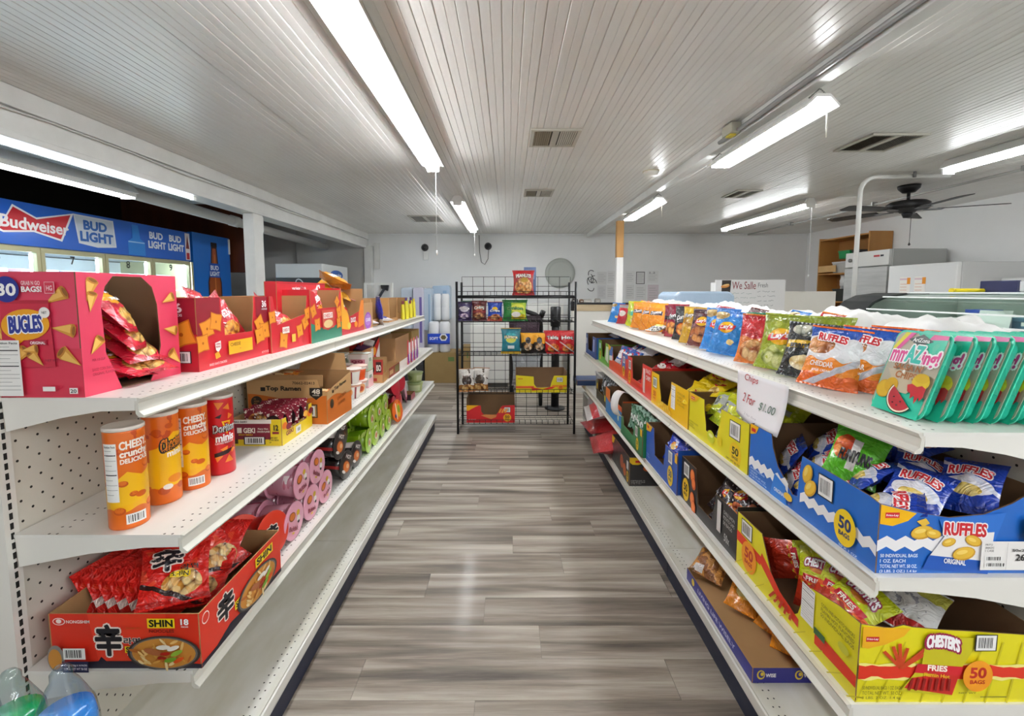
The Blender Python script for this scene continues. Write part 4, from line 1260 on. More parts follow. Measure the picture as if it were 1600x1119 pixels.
# cup noodles lying on their sides, lids towards the aisle
def lying(proto, lab, cat, x, y, zc, g, spin=0., yaw=0.):
    return place_cup(proto, lab, cat, (x - .0, y, zc), (0, pi / 2, 0) if not (spin or yaw) else (Matrix.Rotation(yaw, 4, 'Z') @ Matrix.Rotation(pi / 2, 4, 'Y') @ Matrix.Rotation(spin, 4, 'Z')).to_euler(), g)
def cup_lid_print(t, h, base, spots):
    pr = Print(t, lambda a, b_, o: (b_ * -1, a, h + .0005 + o))
    return pr
PKB = art('pink_cup_body', 'D9A2B4', [('r', .0, 0, .2, 9, 'EFD9DF'), ('r', .42, 0, .5, 9, 'B5506A'), ('r', .62, .6, .7, 3, 'F3E9EA'), ('spot', 5, .6, 'C27A8E', (0, 0, 1, 9))], .2, .4, 0)
pk = cup_proto('noodle_cup', .055, .066, .118, PKB, M('E9A6BC', .35, coat=.2), .007)
pr = cup_lid_print(pk, .118, None, None)
pr.ell(-.022, .018, .024, .018, '8A4A22', 18); pr.ell(-.022, .019, .019, .014, 'D9762A', 16); pr.ell(.02, .028, .013, .011, 'D9B02A', 14); pr.ell(.026, .006, .014, .012, 'EFE9E4', 14); pr.ell(.03, -.008, .008, .006, '3A2A2A', 10)
pr.text('Buldak', -.038, -.034, .07, .018, '8A2A3A', .03, tilt=-.1); pr.ell(-.005, -.045, .01, .004, 'E9C23A', 10); pr.build()
G = 'pink noodle cups lying on the left third shelf'
zc = z + .074; n = 0
for ly, lz, nx, x0, nm in ((1.672, 0, 3, -.952, 'nearest row, shelf level'), (1.825, 0, 3, -.952, 'second row, shelf level'), (1.748, 1, 3, -.955, 'upper row, first'), (1.978, 0, 3, -.955, 'third row, shelf level'), (1.902, 1, 2, -.955, 'upper row, second')):
    for k in range(nx):
        pos = ['lid at the aisle', 'middle of three', 'deepest in'][k]
        lying(pk, 'pink noodle cup on its side, %s, %s' % (nm, pos), 'cup', x0 - .121 * k, ly + .004 * k, zc + lz * .126, G, rnd.uniform(-.5, .5), rnd.uniform(-.06, .06))
BKB = art('black_cup_body', '26211F', [('r', .3, 0, .42, 9, 'D98A3A'), ('r', .55, 0, .68, 9, 'E4DAD4'), ('r', .8, 0, .84, 9, 'B5302A')], .22, .4, 0)
bkc = cup_proto('noodle_cup', .055, .066, .118, BKB, M('2B2725', .3, coat=.3), .007)
pr = cup_lid_print(bkc, .118, None, None); pr.ell(0, -.01, .042, .032, '7A3018', 20); pr.ell(0, -.01, .035, .026, 'D9762A', 18); pr.ell(.01, -.005, .016, .012, 'E8B98A', 12); pr.text('HOT', -.03, .03, .06, .02, 'F0E6E0', .04); pr.ell(-.02, -.04, .02, .008, 'E9E2DC', 12); pr.build()
G = 'black noodle cups lying on the left third shelf'
for i, (xx, yy, lv) in enumerate(((-.952, 2.245, 0), (-.952, 2.395, 0), (-1.075, 2.245, 0), (-1.075, 2.395, 0), (-.96, 2.18, 1), (-1.0, 2.32, 1))):
    lying(bkc, ['black noodle cup on its side, front, nearer', 'black noodle cup on its side, front, farther', 'black noodle cup on its side, back, nearer', 'black noodle cup on its side, back, farther', 'black noodle cup on top of the pile, nearer', 'black noodle cup on top of the pile, set back'][i], 'cup', xx, yy, zc + .126 * lv, G, rnd.uniform(-.6, .6), rnd.uniform(-.1, .1))
GNB = art('green_cup_body', '8DB81C', [('r', .3, 0, .36, 9, 'A8CF3A'), ('r', .6, 0, .7, 9, '6E9A14'), ('spot', 5, .62, 'C9E06A', (0, 0, 1, 9))], .2, .4, 0)
gnc = cup_proto('noodle_cup', .055, .066, .118, GNB, M('A9D13C', .3, coat=.3), .007)
pr = cup_lid_print(gnc, .118, None, None); pr.ell(-.01, .0, .03, .036, '7FA51C', 18); pr.ell(.005, -.01, .024, .026, 'E4DCCB', 16); pr.ell(.005, -.012, .015, .016, 'C9763A', 14); pr.text('JJA', -.03, .036, .05, .016, 'F4F6E6', .04); pr.build()
G = 'green noodle cups lying on the left third shelf'
k = 0
for lv in (0, 1):
    for j in range(4 if lv == 0 else 3):
        for d in range(2):
            lying(gnc, 'green noodle cup, %s row, %s beyond the black cups, %s' % (['lower', 'upper'][lv], ['first', 'second', 'third', 'fourth'][j], ['lid at the aisle', 'set back'][d]), 'cup', -.952 - .122 * d, 2.60 + .148 * j + .074 * lv, zc + .126 * lv, G, rnd.uniform(-.6, .6), rnd.uniform(-.08, .08)); k += 1
ORB2 = cup_proto('noodle_bowl', .055, .078, .06, M('E0A51C', .3, coat=.3), M('E2641C', .3, coat=.3), .005)
pr = Print(ORB2, lambda a, b_, o: (a, b_, .0607 + o)); pr.ell(0, .01, .05, .03, 'D9A82A', 18); pr.ell(-.01, .015, .03, .018, '8AA52A', 14); pr.rect(-.06, -.03, .12, .012, 'F2E0C0'); pr.ell(.03, -.045, .014, .012, '2A3A7A', 14); pr.build()
place_cup(ORB2, 'orange noodle bowl standing on its rim, facing the aisle', 'bowl', (-.87, 3.225, z + .083), (0, pi / 2 - .15, -.2), 'orange and yellow noodle bowls')
place_cup(ORB2, 'orange noodle bowl lying above the green cups', 'bowl', (-.98, 3.08, z + .27), (.2, pi / 2 - .5, .3), 'orange and yellow noodle bowls')
place_cup(ORB2, 'orange noodle bowl lying over the nearer green cups', 'bowl', (-1.0, 2.86, z + .28), (.5, .9, .6), 'orange and yellow noodle bowls')
MRB = cup_proto('noodle_bowl', .055, .072, .07, M('8E1230', .3, coat=.3), M('C8203A', .3, coat=.3), .005)
for i, (xx, yy, zc2, ry) in enumerate(((-.95, 3.38, .078, 1.5), (-.95, 3.54, .078, 1.5), (-.95, 3.45, .22, 1.4), (-1.05, 3.3, .21, 1.3), (-.96, 3.66, .21, 1.5))):
    place_cup(MRB, ['maroon noodle bowl on its side, nearest of its pile', 'maroon noodle bowl on its side, second in the lower row', 'maroon noodle bowl on top of its pile, nearer', 'maroon noodle bowl set back above the orange bowl', 'maroon noodle bowl on top of its pile, farther'][i], 'bowl', (xx, yy, z + zc2), (0, ry, -.1 * i), 'maroon noodle bowls on the left third shelf')
MIXB = art('mixed_candy_film', '7A6AA0', [('e', .5, .5, .35, .3, 'D9C9D8'), ('r', 0, .7, 1, 1, '3A4A8E'), ('spot', 6, .6, 'E08A3A', (0, 0, 1, 1))])
b = Bag('snack_bag', .14, .17, .05, MIXB, 10, 12, 12)
place(b, 'purple and blue snack bag leaning on the maroon bowls', 'bag', -.96, 3.76, z + .14, (-.5, .3, pi / 2))
b = Bag('snack_bag', .14, .17, .05, art('pinkish_film', 'D8A0B0', [('e', .5, .5, .3, .3, 'EFE0E4'), ('r', 0, 0, 1, .3, 'B04A6A')]), 10, 12, 13)
place(b, 'pale pink snack bag standing beyond the maroon bowls', 'bag', -.90, 3.86, z, (-.15, 0, pi / 2 + .3))
c = carton('noodle_tray', 'low red and dark tray beside the green tins', -.86, 3.97, z, 'L', .16, .2, .05, {'front': M('A03A44', .4), 'left': M('3A3438', .4)}, cat='tray'); done(c)
GT = cup_proto('noodle_tub', .062, .075, .095, art('olive_tub', 'A9B77A', [('r', .5, .2, .9, .8, 'C8D1A4'), ('e', .3, .5, .1, .3, '7A8A4A')], .45, .2, 0), M('B5C48A', .4), .005)
place_cup(GT, 'pale green tub, lower of the stack at the far end', 'tub', (-.90, 4.25, z), (0, 0, 0), 'pale green tubs at the far end')
place_cup(GT, 'pale green tub, upper of the stack at the far end', 'tub', (-.90, 4.25, z + .098), (0, 0, 2), 'pale green tubs at the far end')
b = Bag('snack_bag', .15, .2, .06, art('pale_green_film', 'C9D0B4', [('e', .5, .5, .3, .25, 'E4C8BC'), ('r', 0, 0, 1, .3, 'A3B07A')]), 10, 12, 14)
place(b, 'pale green bag leaning on the tub stack', 'bag', -.88, 4.42, z, (-.25, 0, pi / 2 + .2))
# ================================================================== RIGHT RUN, TOP SHELF: chip bags
z = RZ[0]
def chipbag(name, label, x, y, rz, w, h, t, mat, seed, lean=-.28, roll=0., txt=None, hero=True, dz=.004, cr=1.):
    b = Bag(name, w, h, t, mat, 20 if hero else 14, 26 if hero else 18, seed, cr)
    if txt:
        p = b.print(.014); txt(p); p.build()
    o = place(b, label, 'chip bag', x, y, z + dz, (0, 0, 0))
    o.rotation_euler = (Matrix.Rotation(rz, 4, 'Z') @ Matrix.Rotation(roll, 4, 'Y') @ Matrix.Rotation(lean, 4, 'X')).to_euler()
    return o
def T(body, col, x, y, w, h, out=None, tilt=0., bold=.05, arc=0.):
    return lambda p: p.text(body, x, y, w, h, col, bold, tilt=tilt, out=out, arc=arc)
def lays(p, y=.095, s=1.):
    p.ell(0, y + .02 * s, .043 * s, .032 * s, 'F2B81C', 22)
    p.poly([(-.048 * s, y), (.045 * s, y + .012 * s), (.05 * s, y + .036 * s), (-.045 * s, y + .024 * s)], 'C9202B')
    p.text("Lay's", -.034 * s, y + .003 * s, .068 * s, .026 * s, 'FFFFFF', .06, tilt=.15)
CH3 = ('8A5A1A', 'E8BE58', 'F4DC8E')
rzR = lambda a: -pi / 2 + a
# tray packs first: six of them standing one behind the other
TEAL = M('2CC3A2', .28, coat=.5)
FILM = None
def tray_pack():
    w, h = .158, .216
    t = thing('salsa_chip_tray', None, None)
    def rr(w, h, r, n=5):
        p = []
        for cx, cy, a0 in ((w / 2 - r, h - r, 0), (-w / 2 + r, h - r, pi / 2), (-w / 2 + r, r, pi), (w / 2 - r, r, 1.5 * pi)):
            for i in range(n + 1):
                a = a0 + pi / 2 * i / n; p.append((cx + r * cos(a), cy + r * sin(a)))
        return p
    o = rr(w, h, .022)
    mb = MB(); n = len(o)
    rings = [(1., 0), (1.0, .003), (.93, .0035), (.88, .022), (.80, .026)]
    cy = h / 2
    for sc, yy in rings:
        for p in o: mb.v.append((p[0] * sc, yy, cy + (p[1] - cy) * sc))
    for k in range(len(rings) - 1):
        for i in range(n):
            j = (i + 1) % n
            mb.face((k * n + i, (k) * n + j, (k + 1) * n + j, (k + 1) * n + i), 0, k > 1)
    mb.face([(len(rings) - 1) * n + i for i in range(n)], 0)
    mb.face([i for i in reversed(range(n))], 0)
    mb.build('tray', TEAL, t)
    mb = MB()
    mb.prism([(p[0] * .94, cy + (p[1] - cy) * .94) for p in o], 'y', -.0022, -.0004)
    sl = mb.build('sleeve', M('B9B3A0', .22, coat=.5), t)
    pr = Print(sl, lambda x, y, o_: (x, -.0022 - o_, y), None, .0003, .25, .4)
    W2 = .07
    pr.poly([(-W2, .0), (W2, .0), (W2, .055), (.03, .06), (-W2, .045)][0:5], '2CC3A2')
    pr.poly([(-.015, .21), (W2, .21), (W2, .165), (.05, .15)], '2CC3A2'); pr.poly([(-.05, .21), (-.035, .21), (-.072, .15), (-.072, .17)], 'E3DC3A'); pr.poly([(-.035, .21), (-.02, .21), (-.06, .15), (-.072, .15)], 'E0559A'); pr.poly([(.03, .21), (.07, .21), (.07, .2), (.02, .195)], 'E0559A')
    pr.poly([(-.034, .192), (.002, .208), (.036, .192), (.002, .176)], '23352E'); pr.text('AriZona', -.022, .187, .048, .011, 'FFFFFF', .05)
    pr.text('mm', -.067, .130, .047, .030, 'D9468E', .05, out='FFFFFF', outw=.12, tilt=.03); pr.text('ing!', .024, .124, .045, .044, 'D9468E', .05, out='FFFFFF', outw=.1, tilt=.03); pr.text('AZ', -.022, .134, .046, .044, '3CC3B4', .06, out='FFFFFF', outw=.08)
    pr.poly([(-.06, .11), (.06, .11), (.02, .055), (-.01, .055)], 'C9BBA0')
    pr.text("SALSA N'", -.045, .112, .085, .016, 'A5683A', .05); pr.text('CHIPS', -.03, .09, .06, .018, 'A5683A', .05)
    pr.ell(-.048, .055, .024, .024, 'C79A14', 22); pr.ell(-.048, .055, .021, .021, 'D9AE22', 20); pr.ell(-.03, .068, .02, .02, 'CFA31C', 20)
    for rr_, cc in ((.043, '2A1C1C'), (.041, 'EDE3C8'), (.037, 'B52A34')):
        pr.poly([(.012 + rr_ * cos(a), .046 + rr_ * sin(a)) for a in [R(145) + pi * k / 14 for k in range(15)]], cc)
    for a, d in ((3.4, .02), (4.0, .026), (4.6, .024), (5.0, .014)): pr.ell(.012 + d * cos(a), .046 + d * sin(a), .0028, .0018, '3A1418', 8)
    pr.ell(.05, .09, .024, .02, 'E3C42A', 18); pr.poly([(.018, .078), (.03, .083), (.045, .078), (.058, .083), (.07, .078), (.07, .055), (.064, .045), (.06, .055), (.053, .036), (.047, .056), (.038, .046), (.034, .060), (.024, .062)], 'C4242E'); pr.ell(.05, .10, .02, .012, 'D9B41E', 16)
    pr.ell(-.006, .108, .004, .005, 'F6F4EC', 8); 
    pr.build()
    return t
tp = tray_pack()
tl = ['teal salsa and chip tray at the front of its row, whole face showing', 'teal salsa and chip tray second in its row', 'teal salsa and chip tray third in its row', 'teal salsa and chip tray fourth in its row', 'teal salsa and chip tray fifth in its row', 'teal salsa and chip tray sixth in its row', 'teal salsa and chip tray at the back of its row']
for i in range(7):
    loc = (.972 + .038 * i, 1.098 - .012 * (i > 0) - .004 * i, z + .003)
    rot = (Matrix.Rotation(-pi / 2 - .06 - .015 * i, 4, 'Z') @ Matrix.Rotation(-.30, 4, 'X')).to_euler()
    o = tp if i == 0 else clone(tp, loc, rot)
    o.location = loc; o.rotation_euler = rot
    tag(o, tl[i], 'snack tray', 'teal trays on the right top shelf')

RUFC = art('cheddar_ridge_film', 'F0EFF2', [('hi', .80, .02, 1.5, '1F4FA8'), ('lo', .43, .03, 2.5, 'EE8A1C'), ('lo', .2, .02, 2.5, 'E4641A'), ('food', .24, .66, .26, .15, '8A4A1A', 'D98A4A', 'EEC088', 5), ('di', -.55, -.13, -.02, 'C9C7D0'), ('r', 0, .965, 1, 1, '1A3F8E')], .25, .45)
def ruf(p):
    p.text('RUFFLES', -.055, .152, .085, .026, 'C8202B', .06, out='FFFFFF', outw=.14, tilt=-.12)
    p.text('CHEDDAR', -.06, .062, .07, .016, 'F6EDE0', .04); p.text('SOUR CREAM', -.05, .045, .055, .008, 'F6EDE0', .02)
    p.rect(.02, .085, .03, .02, 'E6E4E8'); 
chipbag('chip_bag', 'orange, white and blue cheddar chip bag, front one of three', 1.005, 1.385, rzR(.72), .165, .205, .065, RUFC, 3.1, -.42, .10, ruf)
chipbag('chip_bag', 'orange, white and blue cheddar chip bag, middle of three', 1.075, 1.345, rzR(.62), .165, .205, .06, RUFC, 5.1, -.36, .08, ruf)
chipbag('chip_bag', 'orange, white and blue cheddar chip bag, rearmost of three', 1.14, 1.31, rzR(.55), .165, .205, .055, RUFC, 7.7, -.3, .05, ruf)
SMF = art('black_popcorn_film', '262A2C', [('r', 0, .45, 1, .66, '2A2A26'), ('r', .05, .50, 1, .64, 'E3B81E'), ('e', .5, .25, .25, .13, 'E9D9A0'), ('food', .5, .85, .4, .13, '4A5048', 'A9AE9A', 'E6E2CE', 7), ('spot', 5, .62, '5E6668', (0, 0, 1, .4)), ('food', .45, .25, .24, .12, 'C9A04A', 'EAD79A', 'F6EBC6', 7)], .2, .5)
chipbag('chip_bag', 'black popcorn bag with a yellow band, beside the orange and blue bags', 1.035, 1.545, rzR(.66), .165, .205, .075, SMF, 9.3, -.36, .06, lambda p: p.text('smartfood', -.06, .104, .115, .022, '1A1A1A', .05, tilt=-.06))
DILL = art('dill_green_film', '98A82A', [('hi', .82, .01, 1, '869422'), ('food', .55, .22, .42, .2, '6E7F1A', 'C9D06A', 'DFE39A', 4), ('spot', 4, .6, 'B5BF4A', (0, .1, 1, .9)), ('r', 0, .965, 1, 1, '7A8A1E')], .22, .5)
chipbag('chip_bag', 'big olive green dill chip bag near the middle of the top shelf', 1.045, 1.70, rzR(.62), .185, .225, .09, DILL, 11.2, -.30, .05, lambda p: lays(p, .105, 1.05))
chipbag('chip_bag', 'second olive green chip bag behind the big dill bag', 1.17, 1.64, rzR(.5), .175, .215, .07, DILL, 13.2, -.2, 0., None, False)
REDS = art('barbecue_red_film', 'C4282E', [('lo', .5, .03, 1.5, 'D9772A'), ('food', .5, .25, .4, .2, '8A3A14', 'DE9A5A', 'F0C88E', 4), ('hi', .86, .01, 1, 'A81E26')], .22, .5)
chipbag('chip_bag', 'red chip bag squeezed beside the big dill bag', 1.03, 1.855, rzR(.7), .15, .215, .07, REDS, 15.5, -.28, .04, None)
GRNF = art('green_teal_film', '3E8F6A', [('e', .5, .5, .4, .25, 'E6E4D6'), ('hi', .8, .01, 1, '2E7A58'), ('spot', 6, .6, 'C8D8CC', (0, 0, 1, 1))], .22, .45)
chipbag('chip_bag', 'green chip bag mostly hidden behind the red bag', 1.10, 1.945, rzR(.6), .15, .215, .06, GRNF, 17.5, -.2, 0., None, False)
BLUL = art('classic_blue_film', '2A86D6', [('hi', .83, .01, 1, '1E6CBE'), ('food', .2, .86, .25, .1, '8A6A2A', 'D9B97A', 'EAD6A4', 4), ('e', .68, .27, .12, .06, 'E9D08A'), ('di', -.8, -.42, -.36, '1F74C6'), ('spot', 3, .62, '3C98E4', (0, 0, 1, .6))], .2, .5)
chipbag('chip_bag', 'bright blue chip bag, nearer one of two', 1.045, 2.135, rzR(.66), .175, .22, .085, BLUL, 19.1, -.32, .08, lambda p: lays(p, .11, .9))
chipbag('chip_bag', 'bright blue chip bag, farther one of two', 1.075, 2.275, rzR(.72), .175, .225, .08, BLUL, 21.1, -.26, .04, lambda p: lays(p, .115, .9))
BBQ = art('brown_barbecue_film', '4A1D22', [('lo', .55, .02, 1.2, '6E2A20'), ('food', .5, .3, .42, .2, '4A1A10', 'B5622E', 'D9924E', 4), ('hi', .85, .01, 1, '3A141A')], .2, .5)
chipbag('chip_bag', 'dark brown barbecue chip bag beside the blue bags', 1.06, 2.435, rzR(.7), .16, .215, .08, BBQ, 23.1, -.3, .04, lambda p: lays(p, .12, .85))
YELB = art('gold_film', 'C99A1C', [('hi', .8, .02, 1, 'D9B02A'), ('di', .5, .6, .75, 'B5801A'), ('spot', 4, .6, 'E3BE4A', (0, 0, 1, .7))], .2, .55)
chipbag('chip_bag', 'gold chip bag with white lettering beside the brown bag', 1.07, 2.585, rzR(.66), .155, .22, .075, YELB, 25.1, -.24, .02, T('Funyuns', 'F0EADC', -.05, .14, .1, .03, '2A2A22', .2))
BLK = art('black_chip_film', '1E1D1F', [('e', .5, .3, .3, .18, 'C4551E'), ('food', .5, .3, .26, .15, '6A2A10', 'E0852A', 'F0B04A', 5), ('spot', 6, .63, '8A8A8E', (0, .5, 1, 1))], .2, .5)
chipbag('chip_bag', 'black chip bag with a torn white logo between gold and maroon bags', 1.10, 2.78, rzR(.7), .15, .215, .07, BLK, 27.3, -.22, 0., T('Doritos', 'F2F0EE', -.045, .12, .09, .03, None, .2))
MAR = art('maroon_chip_film', '7E1430', [('lo', .45, .03, 1, 'A8303A'), ('food', .35, .25, .3, .18, '6A2A10', 'E8893A', 'F2B45A', 5), ('r', 0, .5, 1, .62, '2A1018')], .2, .5)
chipbag('chip_bag', 'maroon tortilla chip bag, nearer one of two', 1.12, 2.97, rzR(.72), .15, .225, .075, MAR, 29.3, -.22, 0., T('Doritos', 'F2F0EE', -.045, .122, .09, .025, None, .2))
chipbag('chip_bag', 'maroon tortilla chip bag, farther one of two', 1.16, 3.14, rzR(.6), .15, .21, .07, MAR, 31.3, -.15, 0., None, False)
WHT = art('white_speckled_film', 'D9D6CE', [('spot', 9, .55, '3A3A3C', (0, 0, 1, 1)), ('e', .6, .6, .25, .25, 'E3C84A')], .25, .4)
chipbag('chip_bag', 'small white and grey speckled bag lying in front of the orange bags', 1.02, 3.17, rzR(.4), .13, .14, .05, WHT, 33.3, -1.35, 0., None, False, .03)
ORC = art('orange_cheese_film', 'EE9316', [('hi', .82, .01, 1, 'F2A62A'), ('r', .15, .56, .85, .70, '2A2430'), ('spot', 7, .6, 'F5B640', (0, 0, 1, .5)), ('di', .7, .38, .44, 'D9760E')], .22, .5)
for i, (xx, yy, a) in enumerate(((1.12, 3.36, .75), (1.10, 3.50, .7), (1.09, 3.70, .66))):
    chipbag('chip_bag', ['orange cheese snack bag, nearest of three', 'orange cheese snack bag, middle of three', 'orange cheese snack bag, farthest of three'][i], xx, yy, rzR(a), .155, .22, .07, ORC, 35.5 + i * 3, -.2, 0., T('Cheetos', 'F2EEE6', -.045, .125, .09, .025, None, .15), False)
LIM = art('lime_chip_film', 'D8DC1E', [('e', .4, .5, .28, .1, '5ABF9A'), ('spot', 5, .55, 'A9C81E', (0, 0, 1, 1)), ('food', .6, .25, .3, .15, '8FA01E', 'E9E24A', 'F5F09A', 6)], .2, .55)
chipbag('chip_bag', 'lime yellow chip bag, nearer one of two', 1.11, 3.90, rzR(.7), .16, .22, .085, LIM, 44.4, -.24, 0., None, False)
chipbag('chip_bag', 'lime yellow chip bag, farther one of two', 1.14, 4.06, rzR(.6), .16, .22, .08, LIM, 46.4, -.2, 0., None, False)
chipbag('chip_bag', 'small dark red chip bag next to the far blue bag', 1.08, 4.20, rzR(.7), .13, .19, .06, art('small_red_film', 'B52030', [('e', .5, .5, .3, .15, 'E6DCD4'), ('hi', .8, .01, 1, '9A9490')], .22, .45), 48.4, -.3, 0., None, False)
chipbag('chip_bag', 'blue chip bag at the far end of the top shelf', 1.045, 4.36, rzR(.72), .15, .205, .06, BLUL, 50.4, -.35, .05, None, False)
for i, (xx, yy, m, lb) in enumerate(((1.20, 4.30, ORB, 'orange clear bag lying high at the far end'), (1.20, 4.10, art('tan_clear_film', 'C9A05A', [('spot', 6, .55, 'E3512A', (0, 0, 1, 1))]), 'tan and orange bag lying high behind the lime bags'), (1.21, 2.72, MAR, 'dark maroon bag lying behind the gold bag'), (1.22, 2.35, BBQ, 'dark brown bag lying behind the blue bags'), (1.22, 2.0, BLUL, 'blue and white bag lying behind the green bag'), (1.21, 1.78, REDS, 'red chip bag lying behind the dill bags'))):
    chipbag('chip_bag', lb, xx, yy, rzR(.2), .16, .2, .06, m, 60. + i * 2.3, -.75, .1, None, False, .07)

# hand-lettered price sheet hung on the shelf edge
def price_sheet():
    t = thing('price_sheet', 'white paper sheet with hand-written chip price hung on the top shelf edge', 'sign', (.905, 1.535, z - .002), rzR(.0))
    w, h = .31, .165
    f = lambda x, y, o: Vector((x, -.018 - o - .045 * (y / h) ** 2 * (.3 + .7 * (x / w + .5)) * 0 - .02 * sin(pi * (x / w + .5)) * (1 - y / h) - (.03 * (1 - y / h) ** 2) * (x / w + .5), y - h + .012))
    mb = MB(); nu, nv = 12, 10
    for j in range(nv + 1):
        for i in range(nu + 1): mb.v.append(tuple(f(-w / 2 + w * i / nu, h * j / nv, 0)))
    for j in range(nv):
        for i in range(nu): mb.face((j * (nu + 1) + i, j * (nu + 1) + i + 1, (j + 1) * (nu + 1) + i + 1, (j + 1) * (nu + 1) + i), 0, True)
    o = mb.build('paper', M('EDEBEE', .6), t)
    sm = o.modifiers.new('thickness', 'SOLIDIFY'); sm.thickness = .0006; sm.offset = -1
    pr = Print(o, f, .02, .0012, .6)
    pr.text('Chips', -.10, .130, .09, .03, 'B5343A', .0, shear=.1); pr.text('2 For', -.09, .06, .09, .032, 'B5343A', .0, shear=.1); pr.text('$1.00', .03, .055, .085, .03, '5E7A6C', .0, shear=.1)
    pr.text('2 for five', -.05, .02, .09, .008, 'B9B4BC', -.004)
    pr.build('lettering')
price_sheet()

# ================================================================== RIGHT RUN, SECOND SHELF: fifty-bag cartons
z = RZ[1]
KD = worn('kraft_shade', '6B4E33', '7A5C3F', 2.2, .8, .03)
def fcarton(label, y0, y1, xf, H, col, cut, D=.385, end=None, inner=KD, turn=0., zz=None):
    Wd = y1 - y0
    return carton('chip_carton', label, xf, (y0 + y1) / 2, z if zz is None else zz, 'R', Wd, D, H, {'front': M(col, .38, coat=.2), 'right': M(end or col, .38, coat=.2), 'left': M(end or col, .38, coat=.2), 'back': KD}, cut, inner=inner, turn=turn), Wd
RB_ = '1F66BE'
Wd = .535; H = .19; D = .385
c, Wd = fcarton('blue ridged chip carton of fifty, nearest on the right second shelf', .968, 1.503, .842, H, RB_,
    {'front': [(0, 0), (Wd, 0), (Wd, .165), (Wd - .03, .17), (.27, .155 + .02), (.262, .13), (.258, .05), (.235, .045), (.215, .06), (.16, .10), (.13, .15), (.12, H), (.0, H)],
     'right': [(0, 0), (D, 0), (D, .19), (.34, .19), (.30, .165), (.24, .14), (.16, .132), (.1, .142), (.0, .165)],
     'left': [(0, 0), (D, 0), (D, H), (0, H)]})
P = c['front']
P.poly(zig(0, .215, .045, .075, 12, .006, .0), 'F0EFF0'); P.poly(zig(.27, Wd, .045, .072, 14, .006), 'F0EFF0')
P.poly([(.0, .19), (.05, .19), (.035, .165), (.01, .155), (0, .155)], 'F2B705'); P.rect(.008, .166, .025, .012, 'C8202B')
P.lines(['50 INDIVIDUAL BAGS', '1 OZ EACH', 'TOTAL NET WT. 50 OZ.', '(3 LBS. 2 OZ.) 1.4 kg'], .012, .036, .12, .01, 'C9DCF4')
P.poly([(.13, .0), (.215, .0), (.205, .055), (.15, .075)], '2A7AD2'); P.text('ORIGINAL', .15, .02, .055, .012, 'F0F0F4', .03)
P.ell(.22, .03, .02, .012, 'E3B83C', 12)
P.barcode(.345, .10, .05, .055)
chip(P, .30, .135, .03, 1.2); chip(P, .315, .10, .03, .9)
fifty(P, .445, .058, .036, 'F2CE1E', '2A3A6A', .046)
P.text('50 X 1 OZ', .43, .006, .06, .006, 'C9DCF4')
P = c['right']
Z2 = zig(.0, .19, .058, .084, 9, .006); P.poly(Z2, 'F0EFF0')
P.poly([(0.003, .164), (.085, .143), (.066, .125), (.032, .113), (.003, .118)], 'F2B705'); P.rect(.014, .132, .032, .013, 'C8202B'); P.text('Frito-Lay', .016, .135, .028, .006, 'FFFFFF', .03)
chip(P, .10, .098, .026, .2); P.poly([(.085, .125), (.105, .132), (.115, .12), (.1, .112)], 'E3B83C'); chip(P, .125, .095, .018, -.2)
P.poly([(.135, .13), (.285, .145), (.26, .06), (.255, .0), (.105, .012), (.15, .09)], '2A6FC8')
P.poly([(.15, .09), (.262, .10), (.258, .03), (.12, .045)], 'EDEBEA')
P.poly([(.118, .045), (.258, .028), (.255, .0), (.105, .012)], '1C55B0')
P.text('RUFFLES', .148, .094, .095, .03, 'C8202B', .06, out='F4F2F0', outw=.1, tilt=-.06)
chip(P, .16, .076, .016, .3); chip(P, .215, .08, .02, -.4); chip(P, .195, .05, .026, .2)
P.text('ORIGINAL', .15, .028, .05, .012, 'F0F0F4', .04, tilt=-.12)
P.lines(['50 INDIVIDUAL BAGS', '1 OZ. EACH', 'TOTAL NET WT. 50 OZ.', '(3 LBS. 2 OZ.) 1.4 kg'], .004, .042, .085, .0125, 'E6EEF8', .02)
P.rect(.232, .012, .145, .068, 'EDEBE8')
P.lines(['FRITO', 'SNACKS', '1 CASE'], .24, .07, .03, .007, '4A4A4C', .0); P.barcode(.24, .034, .04, .012, False); P.barcode(.24, .02, .05, .011, False); P.text('268', .31, .035, .03, .016, INK, .02); P.text('50x28.3g', .30, .055, .05, .008, INK); P.rect(.288, .014, .0007, .064, 'B5B3B0')
P.barcode(.325, .088, .045, .045)
done(c)
RBL = art('blue_ridge_film', '1E3FA8', [('e', .5, .45, .42, .18, 'E6E4EA'), ('food', .5, .36, .26, .1, '9A7A2A', 'E8C860', 'F4E29A', 7), ('hi', .9, .01, 1, '17328A'), ('lo', .12, .01, 3, '16308A'), ('di', .5, .85, .93, 'D6DAE8')], .2, .5)
def rfl(b):
    p = b.print(); p.text('RUFFLES', -.042, .092, .084, .026, 'C8202B', .05, out='FFFFFF', outw=.1, arc=.2); p.build()
spots = []
q = random.Random(4)
lay = [(.93, 1.42, .10, -.5, .1), (.97, 1.33, .11, -.9, .3), (.94, 1.22, .09, -1.1, -.2), (1.03, 1.40, .15, -.8, .2), (1.05, 1.28, .16, -1.1, .1), (.99, 1.18, .14, -1.0, -.3), (1.10, 1.15, .16, -1.1, .2), (1.02, 1.07, .145, -.9, .1), (1.13, 1.05, .17, -.85, -.15), (1.14, 1.36, .18, -1.1, 0), (1.15, 1.24, .2, -1.2, .2), (.91, 1.30, .06, -.9, 0), (.91, 1.36, .05, -.6, .2), (.93, 1.05, .12, -1.2, .1), (1.08, 1.45, .13, -.6, .2)]
for i, (x_, y_, h_, rx, ry) in enumerate(lay):
    spots.append((x_, y_, z + h_, rx, ry, -pi / 2 + q.uniform(-.9, .9)))
